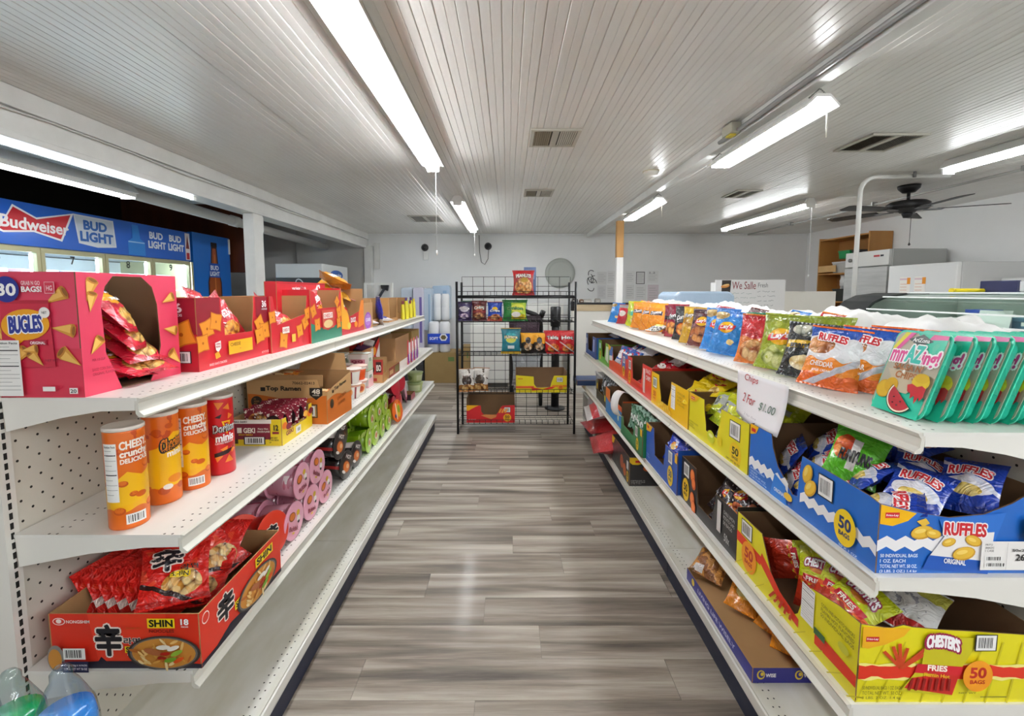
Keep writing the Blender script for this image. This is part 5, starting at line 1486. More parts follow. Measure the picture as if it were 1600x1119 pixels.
heap('chip_packet', RBL, 'small blue ridged chip packet in the nearest blue carton', 'packets in the nearest blue carton', spots, .12, .15, .045, rfl)
GRP = art('green_chip_film', '5FBF2A', [('food', .25, .6, .22, .25, 'C4421A', 'E8622A', 'F2A24A', 5), ('r', .38, .2, .55, .8, 'E9E6E0'), ('hi', .9, .01, 1, '4AA31E')], .2, .5)
b = Bag('chip_packet', .13, .15, .05, GRP, 14, 16, 70.)
p = b.print(.014); p.text('FUNYUNS', -.04, .05, .08, .035, '2A2A2C', .05, rot=1.57 * 0); p.build()
o = place(b, 'single green packet lying on the blue packets in the nearest carton', 'chip packet', .945, 1.20, z + .115, (-.55, .2, rzR(.75)))

def simple_front(P, Wd, H, col2, dark, num, numbg, numfg, side='both', chips=None):
    pass
# bright yellow limon carton
LYEL = 'E0D51C'
Wd = .505; H = .182
c, Wd = fcarton('lemon yellow chip carton of fifty with a barcode, second from the near end', 1.512, 2.017, .842, H, LYEL, {'front': dip(Wd, H, .155, .295, .055, .02)})
P = c['front']
P.barcode(.375, .10, .07, .06); fifty(P, .42, .045, .042, 'E8C41A', '3A3A1C', .042); P.ell(.30, .05, .02, .02, 'D9C21A', 18)
P.ell(.225, .045, .034, .026, 'C9D02A', 18); P.ell(.225, .05, .02, .008, 'F0EE9A', 12)
P.poly([(0, H), (.11, H), (.075, .155), (.03, .145), (0, .15)], 'E6B31C'); P.rect(.02, .157, .04, .013, 'C8202B'); P.text('Frito-Lay', .023, .16, .034, .006, 'FFFFFF')
P.lines(['50 INDIVIDUAL BAGS', '1 OZ EACH', 'NET WT 50 OZ'], .01, .05, .1, .011, '6E6A1C', .0); P.text('NET WT 50 OZ', .36, .008, .1, .008, '6E6A1C')
done(c)
LIMB = art('limon_film', 'C4CF1E', [('r', .1, .3, .6, .75, 'B5B8B0'), ('r', .15, .35, .3, .7, '6A6C66'), ('hi', .85, .01, 1, 'D9DE2A'), ('lo', .15, .01, 2, 'A3B41A'), ('spot', 5, .62, 'E6EA6A', (0, 0, 1, 1))], .2, .5)
heap('chip_packet', LIMB, 'small lime packet in the lemon yellow carton', 'packets in the lemon yellow carton',
     [(.92, 1.75, z + .10, -.4, .1, rzR(.5)), (.93, 1.82, z + .14, -.7, .2, rzR(.2)), (.95, 1.90, z + .16, -1.0, -.2, rzR(.6)), (.93, 1.68, z + .13, -.8, .2, rzR(-.3)), (1.0, 1.74, z + .17, -1.1, 0, rzR(.3)), (1.02, 1.6, z + .17, -.9, .2, rzR(.7)), (1.04, 1.88, z + .18, -1.1, .1, rzR(0)), (.90, 1.78, z + .06, -.7, -.2, rzR(.3)), (1.1, 1.68, z + .19, -1.0, .2, rzR(.4)), (.94, 1.58, z + .15, -.6, .4, rzR(.8)), (1.0, 1.97, z + .15, -.9, .1, rzR(.2))], .12, .15, .045)
# classic yellow
Wd = .53
c, Wd = fcarton('golden yellow chip carton with a scooped front and nutrition panel', 2.027, 2.555, .840, H, 'F0BF0C', {'front': dip(Wd, H, .135, .30, .045, .03)}, inner=KD)
P = c['front']
P.barcode(.03, .10, .06, .055); fifty(P, .06, .055, .035, 'EFA612', 'A5281C', .042); P.facts(.315, .05, .055, .12); P.lines(['POTATO CHIPS', 'CLASSIC', 'NET WT 50 OZ', '(3 LB 2 OZ)'], .40, .14, .09, .018, '8E6A0A', .0)
for i in range(7): chip(P, .14 + .03 * i, .02 + .008 * (i % 3), .018, .4 * i, 'F2CB2A', 'D9A50F', 'F6DC6A')
done(c)
YLB = art('classic_yellow_film', 'EBCB1C', [('e', .5, .55, .3, .14, 'C8202B'), ('e', .5, .6, .3, .1, 'F2D84A'), ('food', .5, .22, .35, .14, 'A5781A', 'E9C04A', 'F4DE8E', 6), ('hi', .88, .01, 1, 'D9B414')], .2, .5)
heap('chip_packet', YLB, 'golden yellow packet lying at the top of the golden yellow carton', 'packets in the golden yellow carton',
     [(.95, 2.13, z + .17, -1.1, .1, rzR(.4)), (1.0, 2.05, z + .19, -1.15, -.2, rzR(.2)), (1.05, 2.18, z + .20, -1.2, .2, rzR(.7)), (.92, 2.07, z + .15, -1.0, .2, rzR(.9)), (1.12, 2.08, z + .21, -1.1, 0, rzR(0)), (1.08, 2.3, z + .18, -1.1, 0, rzR(.2))], .13, .165, .05)
# red
Wd = .53; H = .195
c, Wd = fcarton('red chip carton with a white text panel, fourth from the near end', 2.565, 3.095, .845, H, 'D8322A', {'front': dip(Wd, H, .12, .34, .06, .015)})
P = c['front']
P.barcode(.03, .11, .055, .06); fifty(P, .06, .055, .03, 'E9A41A', '8E2A14', .045); P.rect(.365, .02, .04, .15, 'E6C9C4'); P.lines(['SNACK', 'CHIPS'], .42, .15, .09, .04, 'F0DAD6', .03); P.rect(.1, .01, .27, .03, 'C22620')
done(c)
RDB = art('red_chip_film', 'B51A28', [('e', .5, .5, .3, .15, 'E6DCD8'), ('spot', 6, .6, '7A0F1A', (0, 0, 1, 1))], .2, .5)
heap('chip_packet', RDB, 'dark red packet in the red carton', 'packets in the red carton', [(.96, 2.72, z + .17, -1.0, .2, rzR(.3)), (1.02, 2.64, z + .19, -1.1, 0, rzR(.6)), (1.05, 2.80, z + .18, -1.1, -.1, rzR(0)), (.93, 2.85, z + .08, -.9, .2, rzR(.2)), (1.1, 2.70, z + .2, -1.0, .2, rzR(.1))], .12, .15, .05)
b = Bag('chip_packet', .12, .15, .05, art('white_red_film', 'EDEAEA', [('e', .5, .5, .3, .2, 'C8202B')]), 10, 12, 72.); place(b, 'white packet with a red oval on top of the red carton', 'chip packet', 1.0, 2.62, z + .215, (-1.2, 0, rzR(.4)))
# red-white-blue
Wd = .60
c, Wd = fcarton('orange red chip carton with blue and white corner, fifth from the near end', 3.105, 3.70, .855, .19, 'D9471E', {'front': dip(Wd, .19, .12, .40, .09, .02)})
P = c['front']
P.poly([(0, .07), (.11, .09), (.12, .19), (0, .19)], '3A6AB5'); P.poly([(0, .07), (.11, .08), (.105, .12), (0, .11)], 'EDEBEA'); P.poly([(0, .19), (.06, .19), (.03, .16), (0, .155)], 'F2B705')
P.poly([(.42, .08), (.6, .08), (.6, .19), (.43, .19)], '3A6AB5'); P.barcode(.45, .12, .05, .05); fifty(P, .47, .06, .03, 'F2C21A', '3A2A14', .04); P.rect(.52, .02, .06, .14, 'C62A22')
done(c)
RWB = art('blue_white_film', '3A62B0', [('e', .45, .5, .35, .25, 'EDEDF2'), ('r', 0, 0, 1, .2, 'D9D9E2'), ('spot', 6, .6, 'C8303A', (0, .5, 1, 1))], .2, .5)
heap('chip_packet', RWB, 'blue and white packet in the orange red carton', 'packets in the orange red carton', [(.92, 3.28, z + .14, -.5, .2, rzR(.4)), (.92, 3.40, z + .13, -.6, -.1, rzR(.2)), (.92, 3.5, z + .14, -.5, .1, rzR(.5)), (1.0, 3.33, z + .18, -1.0, .1, rzR(.3)), (1.0, 3.47, z + .18, -1.0, 0, rzR(.3)), (1.06, 3.2, z + .2, -1.1, 0, rzR(.6))], .12, .15, .05)
b = Bag('chip_packet', .14, .18, .06, art('white_film', 'E9E9EC', [('e', .5, .5, .3, .2, 'C9CED8')]), 10, 12, 74.); place(b, 'plain white packet on top of the orange red carton', 'chip packet', .98, 3.12, z + .2, (-1.1, .1, rzR(.4)))
Wd = .45
c, Wd = fcarton('green chip carton with a scooped front, second from the far end', 3.71, 4.165, .858, .195, '5DA82C', {'front': dip(Wd, .195, .15, .29, .06, .03)})
P = c['front']; P.poly([(.3, .05), (.42, .03), (.42, .17), (.33, .17)], 'DDE6D0'); P.poly([(.40, .195), (.45, .195), (.45, .13)], 'F2B705'); fifty(P, .09, .06, .03, 'E9C21A', '2A4A14', .04); P.rect(.05, .12, .06, .05, 'CFE0E8'); done(c)
Wd = .53
c, Wd = fcarton('blue chip carton at the far end of the right second shelf', 4.175, 4.70, .835, .205, '2A5CA8', {'front': dip(Wd, .205, .12, .36, .05, .02)})
P = c['front']; P.rect(.40, .06, .05, .12, 'C9D6EA'); P.rect(.02, .1, .05, .06, 'DDE4EE'); P.rect(0, 0, .53, .02, '1E4A90'); done(c)
b = Bag('chip_packet', .14, .17, .05, RWB, 10, 12, 75.); place(b, 'blue packet lying on top of the far blue carton', 'chip packet', 1.02, 4.30, z + .2, (-1.2, .2, rzR(.4)))
b = Bag('chip_packet', .18, .2, .05, art('yellow_blue_film', 'E3B52A', [('r', 0, 0, 1, .4, '2A5CA8')]), 10, 12, 76.); place(b, 'yellow and blue packet across the back of the far blue carton', 'chip packet', 1.08, 4.48, z + .2, (-1.0, 0, rzR(0)))

# ================================================================== RIGHT RUN, THIRD SHELF
z = RZ[2]
CY = 'E3D91A'
Wd = .538; H = .185; D = .40
c, Wd = fcarton('yellow fries carton of fifty with a red band, nearest on the right third shelf', .958, 1.496, .808, H, CY,
    {'front': [(0, 0), (Wd, 0), (Wd, .195), (Wd - .06, .19), (.375, .165), (.355, .14), (.33, .06), (.315, .045), (.25, .05), (.2, .09), (.17, .14), (.15, .175), (.145, H), (0, H)],
     'right': [(0, 0), (D, 0), (D, .165), (.25, .175), (.19, .178), (.12, .185), (.1, .19), (.07, .182), (0, .192)]}, D)
P = c['front']
P.poly([(0, .085), (.145, .08), (.145, .11), (0, .12)], 'D9341C'); P.poly([(.14, .09), (.25, .035), (.335, .02), (.335, .045), (.25, .065), (.15, .125)], 'D9341C'); P.poly([(.40, .03), (Wd, .035), (Wd, .065), (.40, .07)], 'D9341C')
P.barcode(.03, .125, .06, .05); fifty(P, .08, .065, .045, 'EE9A1E', 'B5241C', .052)
P.facts(.345, .065, .05, .10); P.lines(['CORN AND POTATO SNACKS', 'FLAMIN HOT FLAVORED', '50 INDIVIDUAL BAGS'], .42, .15, .11, .014, '5E5A14', .0); P.ell(.50, .10, .018, .012, 'C9C83A', 14); P.rect(.40, .06, .04, .018, '3E6A3E')
for i in range(5): P.poly([(.2 + .025 * i, .02), (.21 + .025 * i, .02), (.235 + .02 * i, .05), (.225 + .02 * i, .052)], 'C4301C')
for i in range(9): P.poly([(.0 + .065 * i, .0), (.004 + .065 * i, .0), (.05 + .065 * i, .04), (.046 + .065 * i, .04)], 'C9BE14')
P = c['right']
for i in range(8): P.poly([(.0 + .05 * i, .0), (.0035 + .05 * i, .0), (.0635 + .045 * i, .15), (.06 + .045 * i, .15)], 'CFC416')
def rag(x0, x1, y0, y1, n, seed):
    q = random.Random(seed)
    return [(x0 + (x1 - x0) * i / n, y0 - q.uniform(0, .008)) for i in range(n + 1)] + [(x1 - (x1 - x0) * i / n, y1 + q.uniform(0, .008)) for i in range(n + 1)]
P.poly(rag(.002, D - .004, .062, .092, 26, 1), 'F2E98A'); P.poly(rag(.002, D - .004, .067, .087, 26, 2), 'D9331C')
P.poly([(.006, .188), (.115, .184), (.1, .165), (.06, .145), (.02, .135), (.006, .138)], 'EDB21C'); P.rect(.014, .152, .03, .012, 'C8202B'); P.text('Frito-Lay', .016, .155, .026, .006, 'FFFFFF')
for a, s in ((2.2, .05), (1.85, .055), (1.65, .06), (1.4, .05), (.9, .06), (.75, .05)):
    bx_, by_ = .098, .088
    dx, dy = cos(a), sin(a)
    P.poly([(bx_ - dy * .004, by_ + dx * .004), (bx_ + dy * .004, by_ - dx * .004), (bx_ + dx * s * 1.4 + dy * .004, by_ + dy * s - dx * .004), (bx_ + dx * s * 1.4 - dy * .004, by_ + dy * s + dx * .004)], 'C9461C')
P.poly([(.15, .166), (.275, .162), (.235, .085), (.22, .02), (.10, .032), (.115, .055), (.145, .10)], 'C9C01E')
P.poly([(.125, .065), (.235, .082), (.22, .022), (.108, .04)], 'C2241E'); P.poly([(.135, .10), (.24, .092), (.236, .07), (.128, .078)], 'C8202B')
P.text("CHESTER'S", .152, .138, .075, .03, 'FFFFFF', .08, out='9A1A4A', outw=.16, tilt=-.14, arc=.25); P.text('FRIES', .158, .084, .045, .014, 'FFF6E6', .06, tilt=-.08); P.text('Flamin Hot', .15, .07, .06, .009, 'F2C22A', .04, tilt=-.1)
for i in range(7): P.poly([(.115 + .015 * i, .036), (.121 + .015 * i, .034), (.128 + .014 * i, .064), (.122 + .014 * i, .066)], '8E1A14')
P.barcode(.262, .135, .045, .036); fifty(P, .272, .072, .034, 'EE9A1E', 'B5241C', .038)
P.lines(['50 INDIVIDUAL BAGS 1 OZ. EACH', 'TOTAL NET WT. 50 OZ.', '3 LBS. 2 OZ. 1.4 kg'], .008, .04, .09, .0125, '4A4614', .0); P.text('NET WT', .23, .03, .04, .004, '6E6A1C'); P.rect(.28, .021, .06, .003, '8E8A24')
done(c)
CHB = art('fries_film', 'C4CC1E', [('di', .0, .42, .5, 'E8622A'), ('lo', .42, .02, 5, 'B5301A'), ('lo', .12, .01, 5, '8E2414'), ('r', .15, .45, .85, .56, 'C8202B'), ('hi', .93, .01, 1, 'AEB81A'), ('e', .5, .68, .2, .06, 'D9822A')], .2, .5)
def chst(b):
    p = b.print(.014); p.text("CHESTER'S", -.042, .115, .084, .024, 'FFFFFF', .06, out='9A1A4A', outw=.14, arc=.3); p.text('FRIES', -.03, .078, .05, .012, 'FFF6E6', .05); p.build()
heap('chip_packet', CHB, 'yellow and red fries packet in the nearest yellow carton', 'packets in the nearest yellow fries carton',
     [(.93, 1.36, z + .095, -.35, 1.25, rzR(.5)), (.92, 1.24, z + .10, -.45, -.15, rzR(.55)), (.93, 1.17, z + .12, -.6, .1, rzR(.5)), (.99, 1.30, z + .13, -.6, .6, rzR(.3)), (.90, 1.10, z + .13, -.9, .3, rzR(.2))], .13, .17, .05, chst)
b = Bag('chip_packet', .14, .16, .05, art('white_back_film', 'D9D8D4', [('r', 0, 0, 1, .25, 'B52A2A'), ('hi', .75, .02, 1, 'D2CE5A'), ('spot', 9, .6, '9A9AA0', (.2, .3, .8, .7))], .2, .5), 14, 16, 80.)
place(b, 'packet lying back side up in the nearest yellow carton', 'chip packet', .985, 1.06, z + .10, (-1.1, .1, rzR(.6)))
# black carton
Wd = .50; H = .195
c, Wd = fcarton('black spicy chip carton of fifty with orange chips, second from the near end', 1.506, 2.0, .808, H, '242325', {'front': dip(Wd, H, .16, .33, .05, .02, .195, .17)}, .39)
P = c['front']
P.barcode(.03, .12, .055, .06); fifty(P, .055, .058, .036, 'F0C417', '2A2410', .052)
for q_ in ((.125, .15, .03), (.14, .12, .026), (.13, .05, .03), (.145, .02, .028)): P.ell(q_[0], q_[1], q_[2] * .8, q_[2], 'C4501C', 14); P.ell(q_[0] - .003, q_[1] + .003, q_[2] * .6, q_[2] * .75, 'E8803A', 12)
P.rect(.36, .04, .03, .12, 'D6D4D2'); P.lines(['CHILE LIMON', 'POTATO CHIPS', '50 BAGS'], .41, .13, .08, .02, 'C9C7C5', .0); P.text('50x', .42, .03, .04, .03, 'B5B3B1', .02)
done(c)
BKF = art('black_spicy_film', '2A1C20', [('e', .5, .6, .3, .13, 'C8202B'), ('e', .5, .66, .28, .08, 'E3B02A'), ('food', .5, .25, .35, .15, '5A1A10', 'C4552A', 'E88A4A', 6), ('spot', 7, .63, 'E2DEDC', (0, 0, 1, 1)), ('di', .6, .4, .46, 'D8D6DA')], .2, .5)
heap('chip_packet', BKF, 'black and red packet in the black carton', 'packets in the black carton',
     [(.92, 1.78, z + .09, -.5, .3, rzR(.5)), (.93, 1.70, z + .12, -.7, -.2, rzR(.3)), (.97, 1.80, z + .14, -.9, .2, rzR(.6)), (.96, 1.62, z + .14, -.9, .1, rzR(.2)), (1.03, 1.72, z + .16, -1.1, 0, rzR(.5)), (1.03, 1.6, z + .16, -1.0, .2, rzR(.7)), (.90, 1.72, z + .06, -.6, .4, rzR(.6))], .12, .15, .045, lambda b: (lambda p: (lays(p, .08, .7), p.build()))(b.print()))
# blue
Wd = .46
c, Wd = fcarton('blue chip carton of fifty with a barcode, third on the third shelf', 2.01, 2.465, .79, .215, '1F55B4', {'front': dip(Wd, .215, .13, .295, .075, .015, .215, .19)}, .38)
P = c['front']; P.barcode(.345, .12, .05, .06); fifty(P, .375, .06, .036, 'E9C21A', '2A3A6A', .05); P.poly([(.0, .215), (.10, .215), (.07, .18), (.0, .17)], 'F0B81A'); P.rect(.015, .19, .03, .014, 'C8202B'); P.poly([(.43, .19), (.46, .19), (.46, .15), (.43, .15)], 'E9B41A'); P.lines(['50 BAGS', '1 OZ EACH'], .02, .04, .06, .012, 'B9CCEC', .0)
done(c)
BLF = art('deep_blue_film', '1C37B0', [('e', .45, .6, .22, .14, 'E8902A'), ('e', .45, .55, .18, .1, 'F2CE7A'), ('spot', 6, .6, 'C9CFE4', (0, 0, 1, 1)), ('hi', .88, .01, 1, '16288C')], .2, .5)
heap('chip_packet', BLF, 'deep blue packet in the blue third shelf carton', 'packets in the blue third shelf carton',
     [(.88, 2.26, z + .13, -.4, .1, rzR(.4)), (.88, 2.20, z + .09, -.5, -.2, rzR(.7)), (.94, 2.30, z + .17, -.9, .2, rzR(.3)), (.95, 2.17, z + .17, -.9, .1, rzR(.6)), (1.02, 2.24, z + .19, -1.1, 0, rzR(.2)), (1.0, 2.10, z + .18, -1.0, .2, rzR(.5)), (1.05, 2.36, z + .18, -1., 0, rzR(.1))], .12, .15, .05)
# green
Wd = .47
c, Wd = fcarton('dark green chip carton with silver green packets', 2.475, 2.95, .77, .20, '1F7A45', {'front': dip(Wd, .20, .06, .30, .07, .01, .12, .16)}, .36)
P = c['front']; P.barcode(.33, .09, .05, .06); fifty(P, .38, .05, .026, 'E9C21A', '14401E', .038); P.poly([(.43, .16), (.47, .16), (.47, .12), (.44, .12)], 'F0B81A'); P.rect(0, 0, .47, .015, '175E36'); done(c)
GSF = art('silver_green_film', '7FA893', [('di', .7, .5, .65, 'DCE6E0'), ('di', .7, .9, 1.0, '2E6A4A'), ('spot', 6, .55, '24503A', (0, 0, 1, 1)), ('e', .5, .5, .25, .2, 'E9EEEA')], .16, .6)
heap('chip_packet', GSF, 'silver and green packet standing in the dark green carton', 'packets in the dark green carton',
     [(.85, 2.55 + .075 * i, z + .13 + .015 * (i % 2), -.12, .1 * (-1) ** i, rzR(.7 + .1 * (i % 3))) for i in range(5)] + [(.93, 2.58 + .09 * i, z + .15, -.3, .1, rzR(.5)) for i in range(4)], .11, .16, .035)
# blue/orange
Wd = .50
c, Wd = fcarton('sky blue and orange carton with a deep cut front', 2.99, 3.49, .785, .20, '2A86CE', {'front': dip(Wd, .20, .15, .34, .06, .03, .2, .155)}, .34, end='2A86CE')
P = c['front']; P.poly([(0, .12), (.15, .10), (.14, .2), (0, .2)], 'E8752A'); P.poly([(.36, .12), (.5, .12), (.5, .155), (.36, .155)], 'E8622A'); P.ell(.40, .07, .02, .035, 'D6DEC8', 16)
P = c['right']; P.rect(0.004, .15, .33, .05, 'E8622A'); P.rect(.12, .0, .2, .2, '2E9A7A'); P.rect(.02, .05, .07, .02, '1E5E96')
done(c)
t = thing('curled_card', 'white card curling out over the sky blue and orange carton', 'sign', (.80, 2.99, z + .255), rzR(.5))
mb = MB(); n = 14
pr_ = []
for i in range(n + 1):
    a = -.6 + 3.6 * i / n
    pr_.append((.06 * sin(a) * 1.0, -.065 + .085 * cos(a)))
for i, (p_, q_) in enumerate(pr_):
    mb.v += [(-.035, -p_ - .03, q_), (.035, -p_ - .03, q_)]
for i in range(n): mb.face((2 * i, 2 * i + 1, 2 * i + 3, 2 * i + 2), 0, True)
o = mb.build('card', M('ECEAEA', .5), t); sm = o.modifiers.new('thickness', 'SOLIDIFY'); sm.thickness = .002
# black carton of silver bags and clear bins at the far end
Wd = .42
c, Wd = fcarton('black carton of silver packets near the far end', 3.52, 3.94, .80, .17, '2A2B26', {'front': dip(Wd, .17, .08, .30, .08, .01)}, .34); P = c['front']; P.rect(.02, .09, .03, .05, 'E3C21A'); P.rect(.33, .05, .04, .05, 'E3D21A'); done(c)
SIL = art('silver_film', '8E9498', [('spot', 6, .5, '24282C', (0, 0, 1, 1)), ('e', .5, .5, .25, .2, 'D9DCE0')], .16, .6)
heap('chip_packet', SIL, 'silver and black packet in the far black carton', 'silver packets near the far end', [(.86 + .05 * (i % 2), 3.58 + .06 * i, z + .145, -.2, .1, rzR(.6)) for i in range(6)], .11, .15, .035)
CLR = plastic_film('clear_bin', 'D3D4D2', .55, .2)
for zz, lb in ((z + .001, 'clear plastic bin at the far end of the third shelf'), (RZ[2] - .235, None)):
    if lb:
        t = thing('plastic_bin', lb, 'bin', (.86, 4.15, zz), rzR(0))
        MB().box((-.13, 0, 0), (.13, .004, .17)).box((-.13, .3, 0), (.13, .304, .17)).box((-.13, .004, 0), (-.126, .3, .17)).box((.126, .004, 0), (.13, .3, .17)).box((-.126, .004, 0), (.126, .3, .004)).build('shell', CLR, t)
        MB().box((-.136, -.004, .165), (.136, .008, .178)).build('rim', M('DADADA', .3), t)
c = carton('food_box', 'dark blue flat box sticking out at the far end of the third shelf', .70, 4.56, z + .003, 'R', .26, .3, .05, {'front': M('24406E', .4), 'top': M('2A4A80', .4), 'right': M('1E355C', .4)}, cat='box'); done(c)

# ================================================================== RIGHT RUN, BASE DECK
z = .16
Wd = .50
BK2 = M('262527', .38, coat=.2)
c = carton('chip_carton', 'closed black carton with orange chips on the base deck', .838, 2.965 + Wd / 2, z, 'R', Wd, .36, .20, {'front': BK2, 'right': BK2, 'top': BK2})
P = c['right']
P.poly([(.0, .2), (.17, .2), (.14, .172), (.06, .15), (.02, .152), (0, .17)], 'EFC41C'); P.rect(.04, .165, .05, .016, 'C8202B')
for q_ in ((.12, .125, .026), (.165, .12, .028), (.2, .07, .024), (.215, .045, .03)): P.ell(q_[0], q_[1], q_[2], q_[2] * .8, 'C4501C', 16); P.ell(q_[0], q_[1] + .003, q_[2] * .8, q_[2] * .6, 'E8803A', 14)
P.lines(['50 INDIVIDUAL BAGS 1 OZ.', 'TOTAL NET WT. 50 OZ.', '(3 LBS. 2 OZ.)'], .01, .035, .1, .011, 'C9C7C5', .0)
P = c['front']
P.rect(.43, .10, .045, .06, 'F0F0EE'); fifty(P, .455, .05, .026, 'F0C417', '2A2410', .04); P.ell(.3, .1, .045, .05, 'B5501E', 16); P.ell(.38, .07, .04, .045, 'C9622A', 16); P.poly([(0, .2), (.09, .2), (.05, .15), (0, .14)], 'EFC41C')
P = c['top']
P.rect(.06, .26, .07, .05, 'E6E4E2'); P.poly([(.0, .36), (.12, .36), (.05, .28), (0, .28)], 'EFC41C'); P.ell(.36, .14, .06, .04, 'C9962A', 16); P.ell(.36, .145, .045, .02, '2A2410', 12); P.poly([(.4, .36), (.5, .36), (.5, .30)], 'C8202B')
done(c)
BIGR = art('red_sack_film', 'C22A30', [('hi', .55, .02, 1, '4A2A2C'), ('r', .35, .58, .75, .82, 'E3E0DC'), ('lo', .12, .01, 2, 'A81E26')], .35, .3)
BIGW = art('white_sack_film', 'E6E2E2', [('e', .5, .5, .42, .2, '2A4486'), ('e', .45, .5, .28, .1, 'EDEBEC'), ('r', 0, .12, 1, .26, 'C8303A'), ('e', .6, .45, .08, .06, '5A5A60'), ('hi', .86, .02, 1, 'C23A44')], .35, .3)
b = Bag('snack_sack', .40, .44, .16, BIGR, 16, 18, 90., .8); place(b, 'large red snack sack lying on the base deck at the far end', 'snack sack', .70, 3.62, z + .06, (-1.42, 0, rzR(-.1)))
b2 = Bag('snack_sack', .42, .46, .16, BIGW, 16, 18, 92., .8); place(b2, 'large white snack sack with blue oval stacked at the far end', 'snack sack', .72, 4.04, z + .21, (-1.25, .05, rzR(-.1)))
b3 = Bag('snack_sack', .38, .42, .14, BIGR, 14, 16, 94., .8); place(b3, 'large red snack sack under the white sack', 'snack sack', .73, 4.08, z + .06, (-1.45, 0, rzR(.1)))
t = thing('plastic_bin', 'clear plastic bin on the base deck at the far end', 'bin', (.80, 4.50, z + .02), rzR(0))
MB().box((-.14, 0, 0), (.14, .004, .26)).box((-.14, .3, 0), (.14, .304, .26)).box((-.14, .004, 0), (-.136, .3, .26)).box((.136, .004, 0), (.14, .3, .26)).box((-.136, .004, 0), (.136, .3, .004)).build('shell', CLR, t)
MB().box((-.146, -.004, .25), (.146, .008, .263)).build('rim', M('DADADA', .3), t)
# wide shallow purple tray with four bags
Wd, D, H = .555, .275, .055
PUR = M('2B2A86', .4, coat=.15)
c = carton('display_tray', 'shallow purple cardboard tray on the base deck near the camera', .838, 1.418 + Wd / 2, z, 'R', Wd, D, H, {'front': PUR, 'right': PUR, 'left': PUR, 'back': PUR}, cat='tray', inner=KRAFT)
P = c['right']
for xx in (.03, .16):
    P.ell(xx, .03, .014, .017, 'E6C93A', 16); P.ell(xx + .001, .031, .010, .012, '2B2A86', 14); P.ell(xx + .004, .033, .006, .007, 'E6C93A', 12); P.text('WISE', xx + .016, .022, .035, .013, 'F2F0F6', .06, shear=.004)
P = c['front']; P.text('LIVING LIFE WISELY', .12, .018, .32, .018, 'C9C8E4', .04, rot=0); P.ell(.07, .03, .014, .016, 'E6C93A', 14); done(c)
for k_ in ('left', 'back'):
    pass
BRW = art('brown_clear_film', '8A5424', [('spot', 4, .5, 'C98A3E', (0, 0, 1, 1)), ('r', .1, .05, .4, .25, 'E3E0DC'), ('hi', .8, .03, 2, 'C9C3BE')], .2, .5)
b = Bag('snack_bag', .15, .16, .07, BRW, 14, 16, 97.); place(b, 'brown and silver snack bag at the far corner of the purple tray', 'bag', .90, 1.93, z + .035, (-1.05, .1, rzR(.75)))
ORW = art('orange_silver_film', 'E38A16', [('e', .5, .5, .3, .2, 'E6D27A'), ('r', .3, .55, .6, .8, 'E0DEDA'), ('hi', .9, .01, 1, 'C9700E'), ('spot', 5, .62, 'F2B23A', (0, 0, 1, 1))], .2, .55)
b = Bag('snack_bag', .13, .15, .05, ORW, 14, 16, 99.)
for i, (xx, yy, a) in enumerate(((.955, 1.72, .9), (1.01, 1.60, .7), (1.02, 1.50, 1.1))):
    place(b, ['orange snack bag in the middle of the purple tray', 'orange snack bag deep in the purple tray, second', 'orange snack bag at the near end of the purple tray'][i], 'bag', xx, yy, z + .03, (-1.15, .15, rzR(a)), 'orange bags in the purple tray')
# ================================================================== WIRE RACK AT THE END OF THE AISLE
BLKM = M('141416', .4, .3)
RX0, RX1, RY0, RY1 = -.525, .70, 4.58, 4.92
rk = thing('wire_rack', 'black wire display rack at the end of the aisle', 'rack', (.0875, 4.75, 0))
def rel(x, y, z_): return (x - .0875, y - 4.75, z_)
for xx in (RX0, RX1):
    for yy, hh in ((RY0, 1.6), (RY1, 1.6)):
        x2 = xx if yy == RY0 else xx * .97
        MB().tube([rel(x2, yy, 0), rel(x2, yy, hh)], .0125, 8).build('post', BLKM, rk)
for k, zs in enumerate((.105, .43, .835, 1.185, 1.455)):
    m = MB()
    for yy in (RY0 + .004, RY1 - .01):
        m.rod(rel(RX0, yy, zs), rel(RX1, yy, zs), .004)
        m.rod(rel(RX0, yy, zs + .045), rel(RX1, yy, zs + .045), .003)
    for xx in (RX0, RX1): m.rod(rel(xx, RY0, zs), rel(xx, RY1, zs), .004)
    x = RX0 + .05
    while x < RX1:
        m.rod(rel(x, RY0 + .004, zs), rel(x, RY1 - .01, zs), .0018)
        m.rod(rel(x, RY0 + .004, zs), rel(x, RY0 + .004, zs + .045), .0025); x += .06
    for yy in (4.67, 4.75, 4.83): m.rod(rel(RX0, yy, zs - .003), rel(RX1, yy, zs - .003), .0025)
    o = m.build('wire_shelf', BLKM, rk); o['kind'] = 'stuff'
m = MB(); x = RX0 + .02
while x < RX1: m.rod(rel(x, RY1, .10), rel(x, RY1, 1.66), .0026); x += .1195
zz = .10
while zz < 1.67: m.rod(rel(RX0 + .02, RY1 - .004, zz), rel(RX1 - .02, RY1 - .004, zz), .0026); zz += .104
o = m.build('back_grid', BLKM, rk); o['kind'] = 'stuff'
MB().tube([rel(RX0, RY0, 1.44), rel(RX1, RY0, 1.44)], .011, 8).build('front_bar', BLKM, rk)
MB().box(rel(.655, 4.60, 1.30), rel(.69, 4.64, 1.40)).build('clip', BLKM, rk, bevel=.004)
